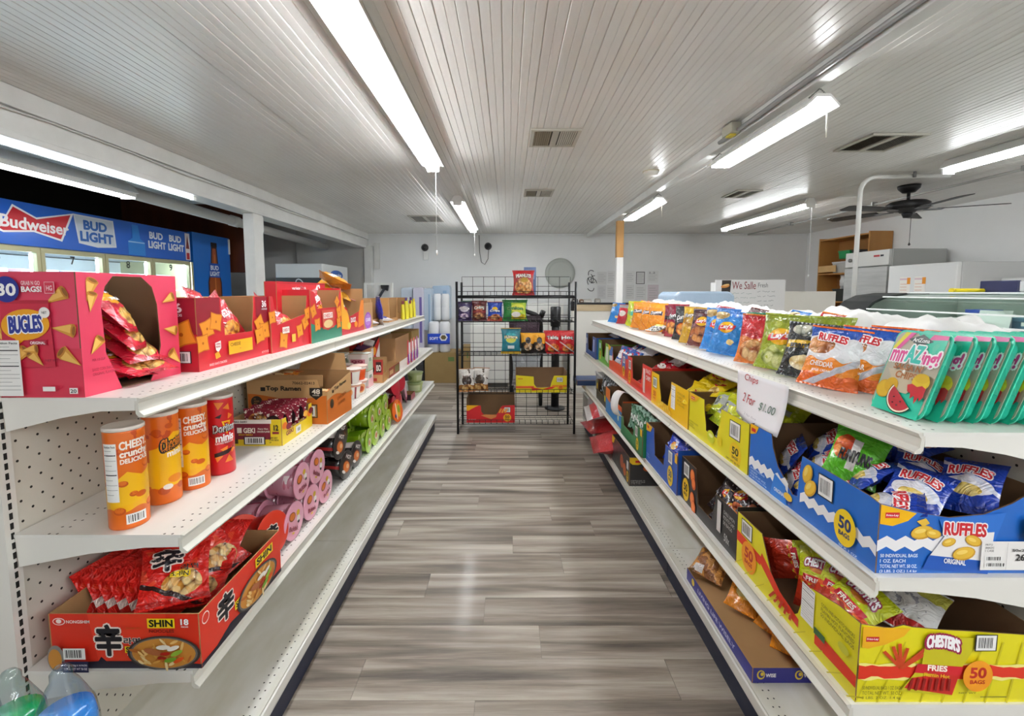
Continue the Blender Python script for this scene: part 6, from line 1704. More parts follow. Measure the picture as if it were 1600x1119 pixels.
def rbag(label, x, zf, w, h, base, lay, txt=None, tc='FFFFFF', seed=1., y=4.68, lean=-.12, rz=0., ty=.55):
    mt = art(label.split(' on ')[0].replace(' ', '_')[:40], base, lay, .22, .45)
    b = Bag('snack_bag', w, h, .10, mt, 18, 20, seed, 1.2, .13)
    if txt:
        p = b.print(.016, .0035); p.text(txt, -w * .36, h * ty, w * .72, h * .14, tc, .06, arc=.2, out=INK, outw=.08); p.build()
    o = place(b, label, 'snack bag', x, y, zf + .004, (0, 0, 0)); o.rotation_euler = (lean, 0, rz)
FOOD = ('8A4A1A', 'E08A3A', 'F2C27A')
rbag('red topped peanut bag on the top shelf of the rack', .165, 1.455, .235, .265, 'A5322A', [('food', .5, .35, .42, .33, *FOOD, 9), ('hi', .78, .02, 1, 'C8161E'), ('lo', .08, .01, 1, 'B01A20'), ('e', .55, .6, .2, .1, 'B58A2A')], 'PEANUTS', 'FFF2E6', 101., ty=.68)
c = carton('paper_card', 'blue printed card behind the peanut bag on the rack', .24, 4.82, 1.461, 'F', .13, .02, .30, {'front': M('6A86B8', .5)}, cat='card'); P = c['front']; P.rect(.015, .17, .1, .1, 'A9BBD8'); done(c)
rbag('purple snack bag at the left of the second rack shelf', -.455, 1.185, .165, .205, '2E1C50', [('e', .5, .6, .3, .15, 'D9D2DE'), ('food', .5, .25, .3, .14, '4A2A6A', 'B5A0C8', 'E6DEEA', 7), ('hi', .9, .01, 1, '22143C')], 'Chips', 'F2EEF6', 103.)
rbag('maroon snack bag on the second rack shelf', -.30, 1.185, .165, .215, '5A1A1E', [('e', .5, .62, .3, .14, 'B5502A'), ('food', .5, .25, .35, .15, '3A1410', 'A0522D', 'D9A06A', 7), ('r', 0, .4, 1, .5, '8A2A2A')], 'CHIPS', 'F0E4D6', 105.)
rbag('blue cookie bag on the second rack shelf', -.135, 1.185, .165, .205, '1F48B0', [('lo', .22, .02, 1, 'B5402A'), ('e', .5, .6, .2, .12, 'F2C21A'), ('food', .55, .2, .35, .15, '6A2A14', 'C9703A', 'E8B07A', 6)], 'Chips', 'F4F4F6', 107., ty=.42)
rbag('green and yellow snack bag on the second rack shelf', .075, 1.185, .27, .225, '1F7A2E', [('r', .35, .08, .98, .85, 'A9C82A'), ('e', .62, .6, .3, .2, 'D9DC4A'), ('r', .38, .1, .95, .3, 'C9B52A'), ('e', .55, .3, .2, .12, 'F0EEE6'), ('hi', .9, .01, 1, '17662A')], 'Onion', '3E8E2A', 109., ty=.5)
c = carton('napkin_pack', 'white and green pack lying behind the purple bags on the rack', -.38, 4.80, 1.25, 'F', .24, .10, .15, {'front': M('E6EBE6', .4)}, cat='pack'); P = c['front']; P.rect(0, .10, .24, .05, '2E6A4A'); P.rect(.0, .085, .24, .012, 'A9C8B4'); done(c)
rbag('teal snack bag on the middle shelf of the rack', .035, .835, .215, .275, '1A7E8E', [('e', .5, .6, .36, .2, '2AA0A8'), ('e', .5, .55, .28, .13, 'C9CE3A'), ('lo', .1, .01, 1, 'C9A52A'), ('r', .32, .2, .68, .32, 'E6EEF0'), ('hi', .9, .01, 1, '14687A')], 'Rings', 'F4F2C8', 111.)
for i, xx in enumerate((.215, .335)):
    rbag('black and yellow snack bag on the rack, %s' % ['beside the teal bag', 'beside the red bags'][i], xx, .835, .16, .23, '241C18', [('hi', .5, .05, 1, 'EBA61C'), ('food', .5, .35, .3, .2, '3A2414', 'B5803A', 'F0E2C8', 7), ('e', .5, .62, .2, .15, '2A1E18')], None, 'FFFFFF', 113. + i * 2)
for i, xx in enumerate((.475, .63)):
    rbag('bright red snack bag on the rack, %s' % ['left of two', 'right of two, at the post'][i], xx, .835, .19, .25, 'C8161E', [('food', .55, .25, .35, .18, '8A1A10', 'E0622A', 'F2A04A', 7), ('e', .5, .65, .3, .1, 'E22A2A'), ('di', .5, .5, .56, 'E6D6CE')], ['Takis', 'Hot'][i], 'F4EDE6', 117. + i * 2, ty=.6)
for i, xx in enumerate((-.435, -.30)):
    rbag('white and brown snack bag on the fourth rack shelf, %s' % ['left', 'right'][i], xx, .43, .185, .25, 'E4E0DA', [('e', .5, .45, .32, .22, '3A2A20'), ('lo', .28, .02, 2, 'A5682A'), ('food', .5, .15, .4, .14, '6A3A14', 'C98A3E', 'E8C07A', 7), ('spot', 5, .62, '5A4A40', (0, .5, 1, 1))], None, 'FFFFFF', 121. + i * 2, 4.66 + .06 * i, -.3, .2 - .4 * i)
Wd, H = .535, .225
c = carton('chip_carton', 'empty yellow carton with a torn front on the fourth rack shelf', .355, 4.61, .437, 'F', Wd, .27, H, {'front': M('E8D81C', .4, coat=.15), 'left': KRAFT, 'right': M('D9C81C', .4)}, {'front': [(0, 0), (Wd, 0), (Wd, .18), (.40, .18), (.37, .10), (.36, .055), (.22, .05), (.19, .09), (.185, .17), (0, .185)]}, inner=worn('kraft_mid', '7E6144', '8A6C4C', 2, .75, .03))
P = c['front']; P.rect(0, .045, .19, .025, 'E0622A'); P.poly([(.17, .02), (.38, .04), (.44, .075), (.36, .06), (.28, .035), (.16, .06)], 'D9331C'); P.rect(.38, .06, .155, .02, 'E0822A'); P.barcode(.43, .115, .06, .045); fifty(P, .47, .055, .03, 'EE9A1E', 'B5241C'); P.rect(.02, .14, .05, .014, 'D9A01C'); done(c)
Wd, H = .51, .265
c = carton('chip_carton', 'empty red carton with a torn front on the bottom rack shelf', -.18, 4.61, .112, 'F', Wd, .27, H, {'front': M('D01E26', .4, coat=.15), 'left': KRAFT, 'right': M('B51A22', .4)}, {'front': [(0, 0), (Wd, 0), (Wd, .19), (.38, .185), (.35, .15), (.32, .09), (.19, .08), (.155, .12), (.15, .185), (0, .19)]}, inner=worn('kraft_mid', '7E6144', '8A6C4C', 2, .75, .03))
P = c['front']; P.poly([(0, .19), (.13, .187), (.08, .165), (.02, .13), (0, .13)], 'F2B81C'); P.barcode(.40, .115, .06, .05); fifty(P, .43, .055, .042, 'EFB41C', '5A2A14'); P.poly([(.15, .08), (.2, .09), (.32, .085), (.31, .06), (.26, .04), (.2, .06)], 'D98A4A')
for i in range(3): P.poly([(.335 + .03 * i, .11), (.355 + .03 * i, .105), (.375 + .03 * i, .15), (.36 + .03 * i, .155)], 'EFA03A')
P.text('50 BAGS', .02, .03, .08, .01, 'F0CFC8', .0); done(c)

# ================================================================== BACK OF THE SHOP
def sheet(label, x, zz, w, h, col='E2E2E0', lines=5, name='paper_notice', head=None, frame=False):
    t = boxobj(name, (x - w / 2, YB - .004, zz), (x + w / 2, YB - .0012, zz + h), M(col, .6))
    tag(t, label, 'notice')
    pr = Print(t, lambda a, b, o: (x - w / 2 + a, YB - .004 - o, zz + b), None, .001, .6)
    for i in range(lines):
        pr.rect(w * .12, h * (.78 - .7 * i / max(lines, 1)), w * (.76 if i % 2 else .6), h * .025, 'A6A6A6', i > 0)
    if frame:
        for q in ((0, 0, w, .012), (0, h - .012, w, .012), (0, 0, .012, h), (w - .012, 0, .012, h)): pr.rect(*q, '4A4A4A', True)
    if head: pr.text(head, w * .2, h * .8, w * .5, h * .14, '3A3A3C', .0)
    pr.build('lettering')
    return t
px = lambda p: (p - 793.3) / 693.4 * 8.0
for i, (a, b, t0, t1, col, hd) in enumerate(((932, 947, 420, 440, 'D6D6D4', None), (948, 960, 419, 438, 'DADAD8', None), (933, 946, 441, 462, 'D2D2D2', None), (947, 961, 441, 463, 'DCDCDA', None), (976, 990, 419, 439, 'DDDDDB', None), (992.5, 1006, 420, 439, 'D0D0CE', None), (1010, 1027, 419, 437, 'DADAD8', '1 2'), (977, 990, 440, 462, 'D6D6D4', None), (992, 1009, 440, 464, 'D8D8D6', None), (1011, 1028, 440, 466, 'CFC4C8', None))):
    zt = 1.5 + (450.5 - t0) / 693.4 * 8.0; z0 = 1.5 + (450.5 - t1) / 693.4 * 8.0
    sheet(['grey notice left of the thin post, upper left', 'grey notice left of the thin post, upper right', 'grey notice left of the thin post, lower left', 'grey notice left of the thin post, lower right', 'grey notice right of the thin post, upper row first', 'dark framed notice in the upper row right of the thin post', 'notice with large figures, upper right of the notice wall', 'grey notice right of the thin post, lower row first', 'grey notice right of the thin post, lower row middle', 'pinkish notice at the lower right of the notice wall'][i],
          px((a + b) / 2), z0, px(b) - px(a), zt - z0, col, 5, head=hd, frame=(i == 5))
t = thing('wall_drawing', 'black ink scrawl drawn on the white back wall', 'drawing', (px(920), YB - .003, 1.70))
m = MB()
q = random.Random(3)
for s in range(7):
    a0 = q.uniform(0, 6); cx, cz = q.uniform(-.06, .09), q.uniform(-.12, .12)
    m.tube([(cx + .07 * cos(a0 + k * .5) * (1 - .05 * k), 0, cz + .09 * sin(a0 + k * .45)) for k in range(6)], .006, 4)
o = m.build('ink', M('3A3A3C', .7), t); o['kind'] = 'stuff'
# round mirror
t = thing('round_mirror', 'round wall mirror with a wide grey rim on the back wall', 'mirror', (.935, YB - .001, 1.825), rot=(pi / 2, 0, 0))
MB().lathe([(.19, .0), (.265, .0), (.268, .02), (.25, .04), (.21, .046), (.195, .036)], 40).build('rim', M('A9ADA6', .4), t)
MB().lathe([(.0, .034), (.10, .031), (.205, .018)][::-1], 40).build('face', M('A5AFA4', .18, .55), t)
# cameras
for i, (p_, q_) in enumerate(((665.5, 383), (763, 381))):
    x_, z_ = px(p_), 1.5 + (450.5 - q_) / 693.4 * 8
    t = thing('security_camera', ['black dome camera over a white wall plate', 'small black camera with a dangling cable loop'][i], 'camera', (x_, YB, z_))
    MB().lathe([(.065, 0), (.065, .015), (.05, .03), (.045, .06), (.02, .085), (0, .09)], 16).build('dome', M('1E1E20', .3), t, rot=(pi / 2, 0, 0))
    if i:
        MB().tube([(-.16, -.01, .2), (-.15, -.01, -.1), (-.12, -.012, -.28), (-.06, -.015, -.32), (.0, -.015, -.22), (.01, -.015, -.05)], .007, 6).build('cable', M('7A7A78', .5), t)
t = thing('wall_plate', 'white box on the back wall under the dome camera', 'wall plate', (px(667), YB, 2.06))
MB().box((-.045, -.03, 0), (.045, -.001, .15)).build('body', M('E6E6E2', .4), t, bevel=.006)
# half wall with wooden cap
t = thing('half_wall', 'white half wall with pale wood band and black cap at the back', 'counter', (1.6, 6.5, 0))
MB().box((-.66, 0, 0), (.75, .10, 1.215)).build('panel', M('E3E0D8', .5), t)
MB().box((-.66, -.012, 1.2155), (.72, .10, 1.31)).build('wood_band', worn('pale_wood', 'B9A380', 'C9B594', 4, .5, .04, (.3, 1, 2)), t)
MB().box((-.68, -.02, 1.3105), (.74, .2, 1.335)).build('cap', M('1E1D1C', .4), t)
MB().box((-.66, -.01, 0), (.75, -.0005, .08)).build('toe_board', M('C9C7C0', .5), t)
for i, (x_, w_, h_, cc) in enumerate(((.99, .09, .06, '2A2622'), (1.09, .06, .05, '6A4A2E'), (1.18, .12, .05, 'B5B2AA'), (1.33, .08, .06, '9A968E'))):
    t = thing('counter_item', ['dark roll on the left end of the half wall', 'small brown box on the half wall cap', 'low grey tray on the half wall cap', 'small grey box on the half wall cap'][i], 'box', (x_, 6.58, 1.337))
    MB().prism([(-w_ / 2, 0), (w_ / 2, 0), (w_ / 2, h_ * .7), (w_ / 2 - .015, h_), (-w_ / 2 + .015, h_), (-w_ / 2, h_ * .7)], 'y', -.04, .05).build('body', M(cc, .5), t, bevel=.004)
    MB().box((-w_ * .3, -.043, h_ * .2), (w_ * .3, -.0405, h_ * .5)).build('label', M('C9C4BA', .5), t)
# white cabinets and dark gear seen through the rack
def cabinet(label, x0, x1, y, h, d, name='cabinet', cat='cabinet', col='E4E3DE'):
    t = thing(name, label, cat, ((x0 + x1) / 2, y, 0))
    w = x1 - x0
    MB().box((-w / 2, 0, .06), (w / 2, d, h)).build('body', M(col, .45), t, bevel=.006)
    MB().box((-w / 2 + .02, .03, 0), (w / 2 - .02, d - .02, .0595)).build('plinth', M('4A4946', .6), t)
    MB().box((-w / 2 + .015, -.012, .09), (w / 2 - .015, -.0005, h - .03)).build('door', M(col, .4), t, bevel=.004)
    MB().box((w / 2 - .06, -.03, h * .55), (w / 2 - .045, -.0125, h * .72)).build('handle', M('A9A9A6', .3, .7), t)
    return t
cabinet('white chest behind the wire rack on the left', -.585, .02, 6.9, 1.0, .6)
cabinet('tall white cabinet against the back wall behind the rack', .03, .92, 7.3, 1.30, .5)
t = thing('tower_heater', 'black tower standing behind the right of the rack', 'heater', (.605, 5.6, 0))
MB().lathe([(.13, 0), (.13, .02), (.05, .03)], 20).build('foot', M('141416', .4), t)
MB().lathe([(.05, .0302), (.05, 1.05), (.045, 1.06)], 18).build('tower', M('1B1B1D', .45), t)
MB().lathe([(.062, 1.0605), (.066, 1.12), (.066, 1.30), (.055, 1.31)], 18).build('head', M('161618', .4), t)
t = thing('hand_truck', 'black push trolley with a curved handle behind the rack', 'trolley', (.24, 5.75, 0))
MB().tube([(-.19, 0, .1), (-.19, 0, 1.10), (-.16, 0, 1.22), (-.05, 0, 1.26), (.12, 0, 1.20), (.18, .0, 1.16), (.19, 0, 1.05), (.19, 0, .1)], .03, 8).build('frame', M('1C1C1F', .45), t)
MB().tube([(.19, -.01, 1.17), (.22, -.03, 1.25)], .035, 8).build('grip', M('101012', .5), t)
MB().box((-.2, -.03, .55), (-.1, .05, 1.2)).build('side_panel', M('232326', .5), t, bevel=.02)
for s in (-1, 1):
    MB().lathe([(.03, -.02), (.1, -.02), (.1, .02), (.03, .02)], 16).build('wheel', M('101010', .7), t, loc=(s * .19, 0, .1), rot=(0, pi / 2, 0))
b = Bag('laundry_sack', .42, .42, .22, art('plum_sack', '3A2130', [('hi', .85, .02, 1, '2A1824')], .5, .1), 12, 14, 130.); place(b, 'plum coloured sack hung on the push trolley', 'sack', .21, 5.58, .78, (0, 0, 0))
b = Bag('laundry_sack', .38, .40, .2, art('pale_sack', 'A9ACB0', [('spot', 4, .6, 'C4C7CA', (0, 0, 1, 1))], .4, .2), 12, 14, 132.); place(b, 'pale grey sack at the foot of the push trolley', 'sack', .24, 5.60, .30, (-.1, 0, 0))
# kraft cartons and paper goods at the back left
def bigbox(label, x0, x1, y, z0, h, d, flap=False, turn=0.):
    c = carton('shipping_carton', label, (x0 + x1) / 2, y, z0, 'F', x1 - x0, d, h, {'front': KRB, 'top': KRB}, inner=KRB, turn=turn)
    P = c['front']; w = x1 - x0
    P.rect(w * .62, h * .72, w * .16, h * .14, '5E7A3E');
    if flap:
        panel('flap', c['t'], [(0, 0), (d, 0), (d - .03, .16), (.03, .16)], ((-w / 2, d, h * .98), (0, -1, 0), (-.35, 0, -.9)), KRB)
    done(c)
KRB = worn('kraft_big', '8E7446', '9C8152', 2, .75, .03)
bigbox('large kraft carton on the floor under the paper towels', -1.36, -.74, 7.2, 0, .50, .5, True)
bigbox('kraft carton on the floor behind the rack leg', -.735, -.60, 7.0, 0, .62, .4)
def roll_pack(label, x0, x1, y, z0, z1, col, band=None, rolls=2, name='paper_towel_pack'):
    t = thing(name, label, 'paper towels', ((x0 + x1) / 2, y, z0))
    w = x1 - x0; h = z1 - z0; r = w / rolls / 2
    for i in range(rolls):
        cx = -w / 2 + r + 2 * r * i
        MB().lathe([(r * .8, 0), (r * .985, .02), (r * .985, h * .48), (r * .94, h * .5), (r * .985, h * .52), (r * .985, h - .03), (r * .75, h)], 14).build('roll', M(col, .5), t, loc=(cx, r, 0))
    if band:
        mb = MB().box((-w / 2 - .004, -.006, h * .28), (w / 2 + .004, .0, h * .62)); mb.build('label', M(band, .35), t)
        pr = Print(t, lambda a, b_, o: (-w / 2 + a, -.006 - o, b_), None, .001)
        pr.ell(w * .72, h * .5, w * .2, h * .13, 'E6E6EA', 6); pr.ell(w * .72, h * .5, w * .13, h * .08, '6A5A2A', 6); pr.text('SOFT', w * .08, h * .42, w * .4, h * .09, 'F4F4FA', .06); pr.poly([(0, h * .28), (w, h * .28), (w, h * .33), (w * .5, h * .31), (0, h * .36)], '0F2E8E'); pr.build('lettering')
    return t
P8 = lambda p, y: (p - 793.3) / 693.4 * y
Z8 = lambda q_, y: 1.5 + (455.5 - q_) / 693.4 * y
roll_pack('white towel pack with a blue label on the kraft carton', P8(668, 7.2), P8(702, 7.2), 7.2, .502, Z8(503, 7.2), 'E6E7E9', '1B48C4', 2)
roll_pack('white towel rolls standing at the right of the paper goods', P8(675, 7.4), P8(701, 7.4), 7.45, Z8(503, 7.2) + .003, Z8(459, 7.4), 'E9EAEC', None, 2)
def film_pack(label, p0, p1, y, zb, zt, col, band):
    x0, x1 = P8(p0, y), P8(p1, y)
    t = thing('tissue_pack', label, 'tissue pack', ((x0 + x1) / 2, y, zb))
    w, h = x1 - x0, zt - zb
    MB().prism([(-w / 2, .01), (-w / 2 + .01, 0), (w / 2 - .01, 0), (w / 2, .01), (w / 2 - .004, h * .33), (w / 2, h * .36), (w / 2 - .004, h * .66), (w / 2, h * .69), (w / 2, h - .03), (w / 2 - .02, h), (-w / 2 + .015, h - .008), (-w / 2, h - .03), (-w / 2, h * .69), (-w / 2 + .004, h * .66), (-w / 2, h * .36), (-w / 2 + .004, h * .33)], 'y', 0, .25).build('bundle', plastic_film('film_' + col, col, 1., .3), t, bevel=.015)
    MB().box((w * .1, -.005, h * .15), (w * .32, -.0008, h * .85)).build('label', M(band, .4), t)
film_pack('pale blue tissue pack, leftmost behind the shelf end', 627, 645, 7.3, .50, Z8(449, 7.3), 'B9C6D4', 'D3DCE6')
film_pack('white and purple tissue pack behind the shelf end', 645.5, 662, 7.25, .50, Z8(449, 7.25), 'C6C4D4', '6A5AA0')
film_pack('pale blue tissue pack, right of the purple one', 662.5, 674, 7.3, .86, Z8(450, 7.3), 'AFBFCE', '8AA4C0')
film_pack('blue wrapped tissue pack standing behind the white rolls', 676, 703, 7.75, Z8(503, 7.2) + .003, Z8(446, 7.7), 'A9C0D6', '86A6C8')
t = thing('storage_crate', 'dark crate on the floor under the tissue packs', 'crate', (-1.56, 7.2, 0))
MB().box((-.2, 0, .0), (.18, .4, .498)).build('body', M('2B2A2C', .6), t, bevel=.01)
MB().box((-.17, -.008, .3), (.15, -.0005, .44)).build('front_panel', M('3A3A3E', .5), t)
t = thing('broom_head', 'black clip hanging on the back wall above the shelf end', 'clip', (px(602), YB - .002, 1.55))
MB().prism([(-.05, .0), (.06, -.04), (.08, .06), (.0, .10), (-.06, .06)], 'y', -.05, -.003).build('body', M('2A2A2C', .5), t)
MB().tube([(0, -.03, 0), (-.1, -.035, -.16)], .025, 6).build('strap', M('3A3F4A', .5), t)
t = thing('folding_stand', 'white stand behind the shelf end bags', 'stand', (P8(592, 6.2), 6.2, 0))
for a, b in (((-.2, 0, 0), (-.17, .02, 1.62)), ((.17, 0, 0), (.2, .02, 1.62)), ((-.1695, 0, 1.59), (.1695, .02, 1.62))): MB().box(a, b).build('bar', M('E3E3DF', .4), t)

# ================================================================== LEFT ANNEX: drinks cooler and ice chest
CX = -4.0
t = thing('drinks_cooler', 'long glass-door drinks cooler under a blue sign band', 'cooler', (CX, 4.07, 0))
CREAM = M('B9B48E', .4)
y0c, y1c = 1.3, 5.59
MB().box((-.95, y0c - 4, 0), (-.90, y1c - 4, 1.86)).build('back_wall', M('E6EAEC', .5), t)
MB().box((-.95, y0c - 4, 1.87), (-.03, y1c - 4, 1.93)).build('top_wall', M('D9DDE0', .5), t)
sg = MB().box((-.03, y0c - 4, 1.88), (0, y1c - 4, 2.235)).build('sign_band', M('1F62C8', .35, coat=.2), t)
pr = Print(sg, lambda a, b_, o: (o, a - 4, b_), None, .001, .35)
BT = [(3.475, 2.0), (3.585, 2.185), (3.76, 2.11), (4.06, 2.195), (3.955, 1.965), (3.73, 2.015), (3.50, 1.985)]
pr.poly([(3.46, 1.985), (3.58, 2.205), (3.76, 2.125), (4.09, 2.215), (3.965, 1.945), (3.73, 2.0), (3.50, 1.97)], 'F2F2F4'); pr.poly(BT, 'C9202B')
pr.text('Budweiser', 3.48, 2.015, .55, .10, 'F6F2F0', .035, shear=.05, tilt=-.02)
pr.poly([(4.12, 1.95), (4.085, 2.215), (4.50, 2.21), (4.52, 1.945), (4.31, 1.925)], 'E2E6EC'); pr.poly([(4.135, 1.965), (4.10, 2.2), (4.487, 2.195), (4.505, 1.96)], 'CFD8E2')
pr.text('BUD', 4.18, 2.085, .24, .085, '2A63B0', .08); pr.text('LIGHT', 4.14, 1.975, .345, .09, '2A63B0', .08)
for q_ in (4.93, 5.22):
    pr.text('BUD', q_ + .02, 2.09, .19, .075, 'EAF0F8', .07); pr.text('LIGHT', q_, 1.985, .25, .08, 'EAF0F8', .07)
pr.poly([(4.66, 1.89), (4.88, 1.89), (4.88, 2.03), (4.82, 2.07), (4.80, 2.21), (4.72, 2.21), (4.72, 2.07), (4.66, 2.03)], '2A84D8'); pr.rect(4.665, 2.02, .21, .014, '9AC8F0')
pr.rect(5.495, 1.89, .08, .33, 'E6E0E0'); pr.poly([(5.505, 2.03), (5.535, 2.2), (5.565, 2.03)], '7A2A2A'); pr.rect(5.51, 1.90, .05, .08, 'B52A34')
pr.build('lettering')
ys = [1.32, 1.93, 2.54, 3.15, 3.76, 4.37, 4.96, 5.56]
DIM = emis('cooler_lamp', 'F2F8FF', 34.)
for i in range(7):
    a, b = ys[i], ys[i + 1]
    fr = MB(); w = .035
    fr.box((-.03, a - 4 + .004, .10), (.012, a - 4 + w, 1.87)).box((-.03, b - 4 - w, .10), (.012, b - 4 - .004, 1.87)).box((-.03, a - 4 + w, .10), (.012, b - 4 - w, .17)).box((-.03, a - 4 + w, 1.83), (.012, b - 4 - w, 1.87))
    d = fr.build('door', CREAM, t)
    MB().box((-.016, a - 4 + w, .171), (-.010, b - 4 - w, 1.829)).build('pane', glass('cooler_glass', 'EAF4F8', .05, .3), d)
    MB().box((.0125, a - 4 + .045, .9), (.03, a - 4 + .062, 1.3)).build('handle', M('3A3A38', .4), d)
    n = Print(d, lambda p_, q_, o: (-.0095 + o, p_ - 4, q_), None, .0008); n.text(str(i + 3), (a + b) / 2 - .03, 1.745, .045, .075, INK, .02); n.build('lettering')
    MB().box((-.06, b - 4 - .03, .2), (-.045, b - 4 - .012, 1.82)).build('lamp', DIM, t)
    MB().box((-.12, a - 4 + .05, 1.845), (-.09, b - 4 - .05, 1.86)).build('lamp', DIM, t)
    for zs in (.5, .85, 1.2, 1.52):
        MB().box((-.85, a - 4 + .02, zs - .01), (-.15, b - 4 - .02, zs)).build('shelf', M('D9DCDE', .4), t)
MB().box((-.9, y0c - 4, 0), (-.02, y1c - 4, .098)).build('plinth', M('3A3936', .6), t)
MB().box((-.9, y1c - 4 + .0, 0), (-.0, y1c - 4 + .03, 1.87)).build('side_wall', CREAM, t)
q = random.Random(8)
lab_ = ['white and blue drink pack', 'silver drink pack', 'red and white drink pack', 'pale blue drink pack', 'clear drink pack']
for i in range(2, 7):
    a = ys[i]
    for k in range(3):
        cc = ['D6DDE6', 'B9C9DA', 'C9A0A4', 'E2E6EA', '9AB4CE'][(i * 3 + k) % 5]
        o = boxobj('drink_pack', (CX - .55, a + .12 + .18 * k, 1.523), (CX - .22, a + .27 + .18 * k, 1.70), M(cc, .4), None, .01)
        tag(o, 'pale drink pack behind cooler glass, %s from the left' % ['first', 'second', 'third', 'fourth', 'fifth', 'sixth', 'seventh', 'eighth', 'ninth', 'tenth', 'eleventh', 'twelfth', 'thirteenth', 'fourteenth', 'fifteenth'][(i - 2) * 3 + k], 'drink pack', 'drink packs behind the cooler doors')
# blue end panel with a bottle
t = thing('bottle_banner', 'blue panel with a brown bottle picture at the cooler end', 'sign', (CX, 5.70, 0))
bp = MB().box((-.06, 0, .3), (0, .75, 2.255)).build('panel', M('1F6CC4', .4, coat=.2), t)
pr = Print(bp, lambda a, b_, o: (o, a, b_), None, .001, .35)
pr.poly([(.26, 1.30), (.54, 1.30), (.54, 1.62), (.485, 1.84), (.465, 2.10), (.47, 2.16), (.345, 2.16), (.35, 2.10), (.325, 1.84), (.26, 1.62)], '3A1A0E')
pr.poly([(.285, 1.30), (.515, 1.30), (.515, 1.62), (.46, 1.84), (.44, 2.08), (.375, 2.08), (.355, 1.84), (.285, 1.62)], '9A4A1E'); pr.poly([(.395, 1.5), (.42, 1.5), (.42, 2.0), (.405, 2.0)], 'C4743A'); pr.rect(.345, 2.10, .125, .06, '1C1210')
pr.rect(.29, 1.69, .225, .19, '1F50B0'); pr.text('BUD', .32, 1.79, .165, .06, 'F0F4F8', .05); pr.text('LIGHT', .305, 1.71, .195, .06, 'F0F4F8', .05)
pr.rect(0, 1.28, .75, .02, '1A5CAA'); pr.build()
MB().box((.0005, .72, 2.03), (.012, .748, 2.24)).build('edge_clip', M('E6E6E6', .4), t)
# ice chest
t = thing('ice_merchandiser', 'white and black ice cabinet with a blue oval, in the annex', 'freezer', (-3.02, 6.5, 0))
MB().box((-.36, 0, .08), (.32, 1.04, 1.905)).build('body', M('D9DBDA', .4), t, bevel=.01)
fp = MB().box((-.345, -.02, .15), (.31, -.0005, 1.70)).build('front_panel', M('1E1F21', .35), t)
MB().box((-.33, .02, 0), (.29, 1.0, .0795)).build('plinth', M('2A2A2A', .6), t)
MB().box((.3205, .2, .2), (.335, .9, 1.66)).build('door', M('C9CBCA', .4), t, bevel=.005)
MB().box((.336, .22, .9), (.36, .25, 1.3)).build('handle', M('4A4A4A', .4), t)
pr = Print(t, lambda a, b_, o: (.3201 + o, a, b_), None, .0008, .4); pr.ell(.55, 1.755, .26, .075, '2A5FB4', 24); pr.text('ice cube', .36, 1.73, .38, .05, 'E9EEF6', .06); pr.build('lettering')
pr = Print(fp, lambda a, b_, o: (a, -.02 - o, b_), None, .0008, .4); pr.ell(.0, 1.60, .06, .09, 'C9CBCC', 18, a=.4); pr.ell(.0, 1.60, .045, .075, '1E1F21', 16, a=.4); pr.build('emblem')
# white drain pipe with a black coupling
t = thing('drain_pipe', 'white drain pipe running through the annex to the back wall', 'pipe', (-3.2, 3.72, 2.34))
MB().tube([(0, 0, 0), (0, 4.2, -.06)], .055, 12).build('pipe', M('D9D8D4', .4), t)
MB().tube([(0, .02, .0), (0, .02, .16)], .055, 12).build('riser', M('D3D2CE', .4), t)
MB().tube([(0, .02, .09), (0, .02, .20)], .07, 12).build('coupling', M('1C1B1A', .5), t)
MB().tube([(0, 1.5, -.02), (0, 1.62, -.022)], .064, 12).build('sleeve', M('E3E2DE', .4), t)
t = thing('hanging_chain', 'chain holding the annex strip light', 'chain', (-3.12, 3.05, 2.35))
ch = MB()
for k in range(6): ch.rod((0, .0, .025 * k), (0, .0, .025 * k + .018), .004)
o = ch.build('links', M('B5B5B0', .35, .7), t); o['kind'] = 'stuff'
# ================================================================== CEILING FITTINGS
def vent(label, x0, x1, y0_, y1_, blank=False, split=True):
    t = thing('ceiling_vent', label, 'vent', ((x0 + x1) / 2, (y0_ + y1_) / 2, ZC - .002))
    w, d = (x1 - x0) / 2, (y1_ - y0_) / 2
    fr = MB(); e = .022
    fr.prism([(-w, -d), (w, -d), (w, -d + e), (-w, -d + e)], 'z', -.012, 0).prism([(-w, d - e), (w, d - e), (w, d), (-w, d)], 'z', -.012, 0)
    fr.prism([(-w, -d + e), (-w + e, -d + e), (-w + e, d - e), (-w, d - e)], 'z', -.012, 0).prism([(w - e, -d + e), (w, -d + e), (w, d - e), (w - e, d - e)], 'z', -.012, 0)
    if split: fr.box((-.02, -d + e, -.012), (.02, d - e, 0))
    fr.build('frame', M('A8A69C' if blank else 'BDB9AC', .5), t)
    MB().box((-w + e, -d + e, -.003), (w - e, d - e, -.0005)).build('duct', M('6F6D66' if blank else '2A241C', .7), t)
    if not blank:
        n = 8
        for half in (-1, 1):
            for k in range(n):
                x = half * (.028 + (w - e - .03) * (k + .5) / n)
                MB().prism([(x - .007, -.0105), (x + .005, -.0035), (x + .0065, -.0035), (x - .0055, -.0105)], 'y', -d + e, d - e).build('slat', M('D6D3C6' if half > 0 else '9A8F78', .5), t)
    else:
        for k in range(7):
            y_ = -d + .05 + (2 * d - .1) * k / 6
            MB().box((-w + e, y_ - .008, -.009), (w - e, y_ + .008, -.0035)).build('slat', M('8E8C86', .6), t)
vent('ceiling vent nearest the middle of the aisle', .15, .47, 2.89, 3.22)
vent('smaller looking ceiling vent farther along the aisle', .17, .47, 4.56, 4.87)
vent('blank grey ceiling vent left of the far strip light', -1.36, -.93, 6.1, 6.6, True)
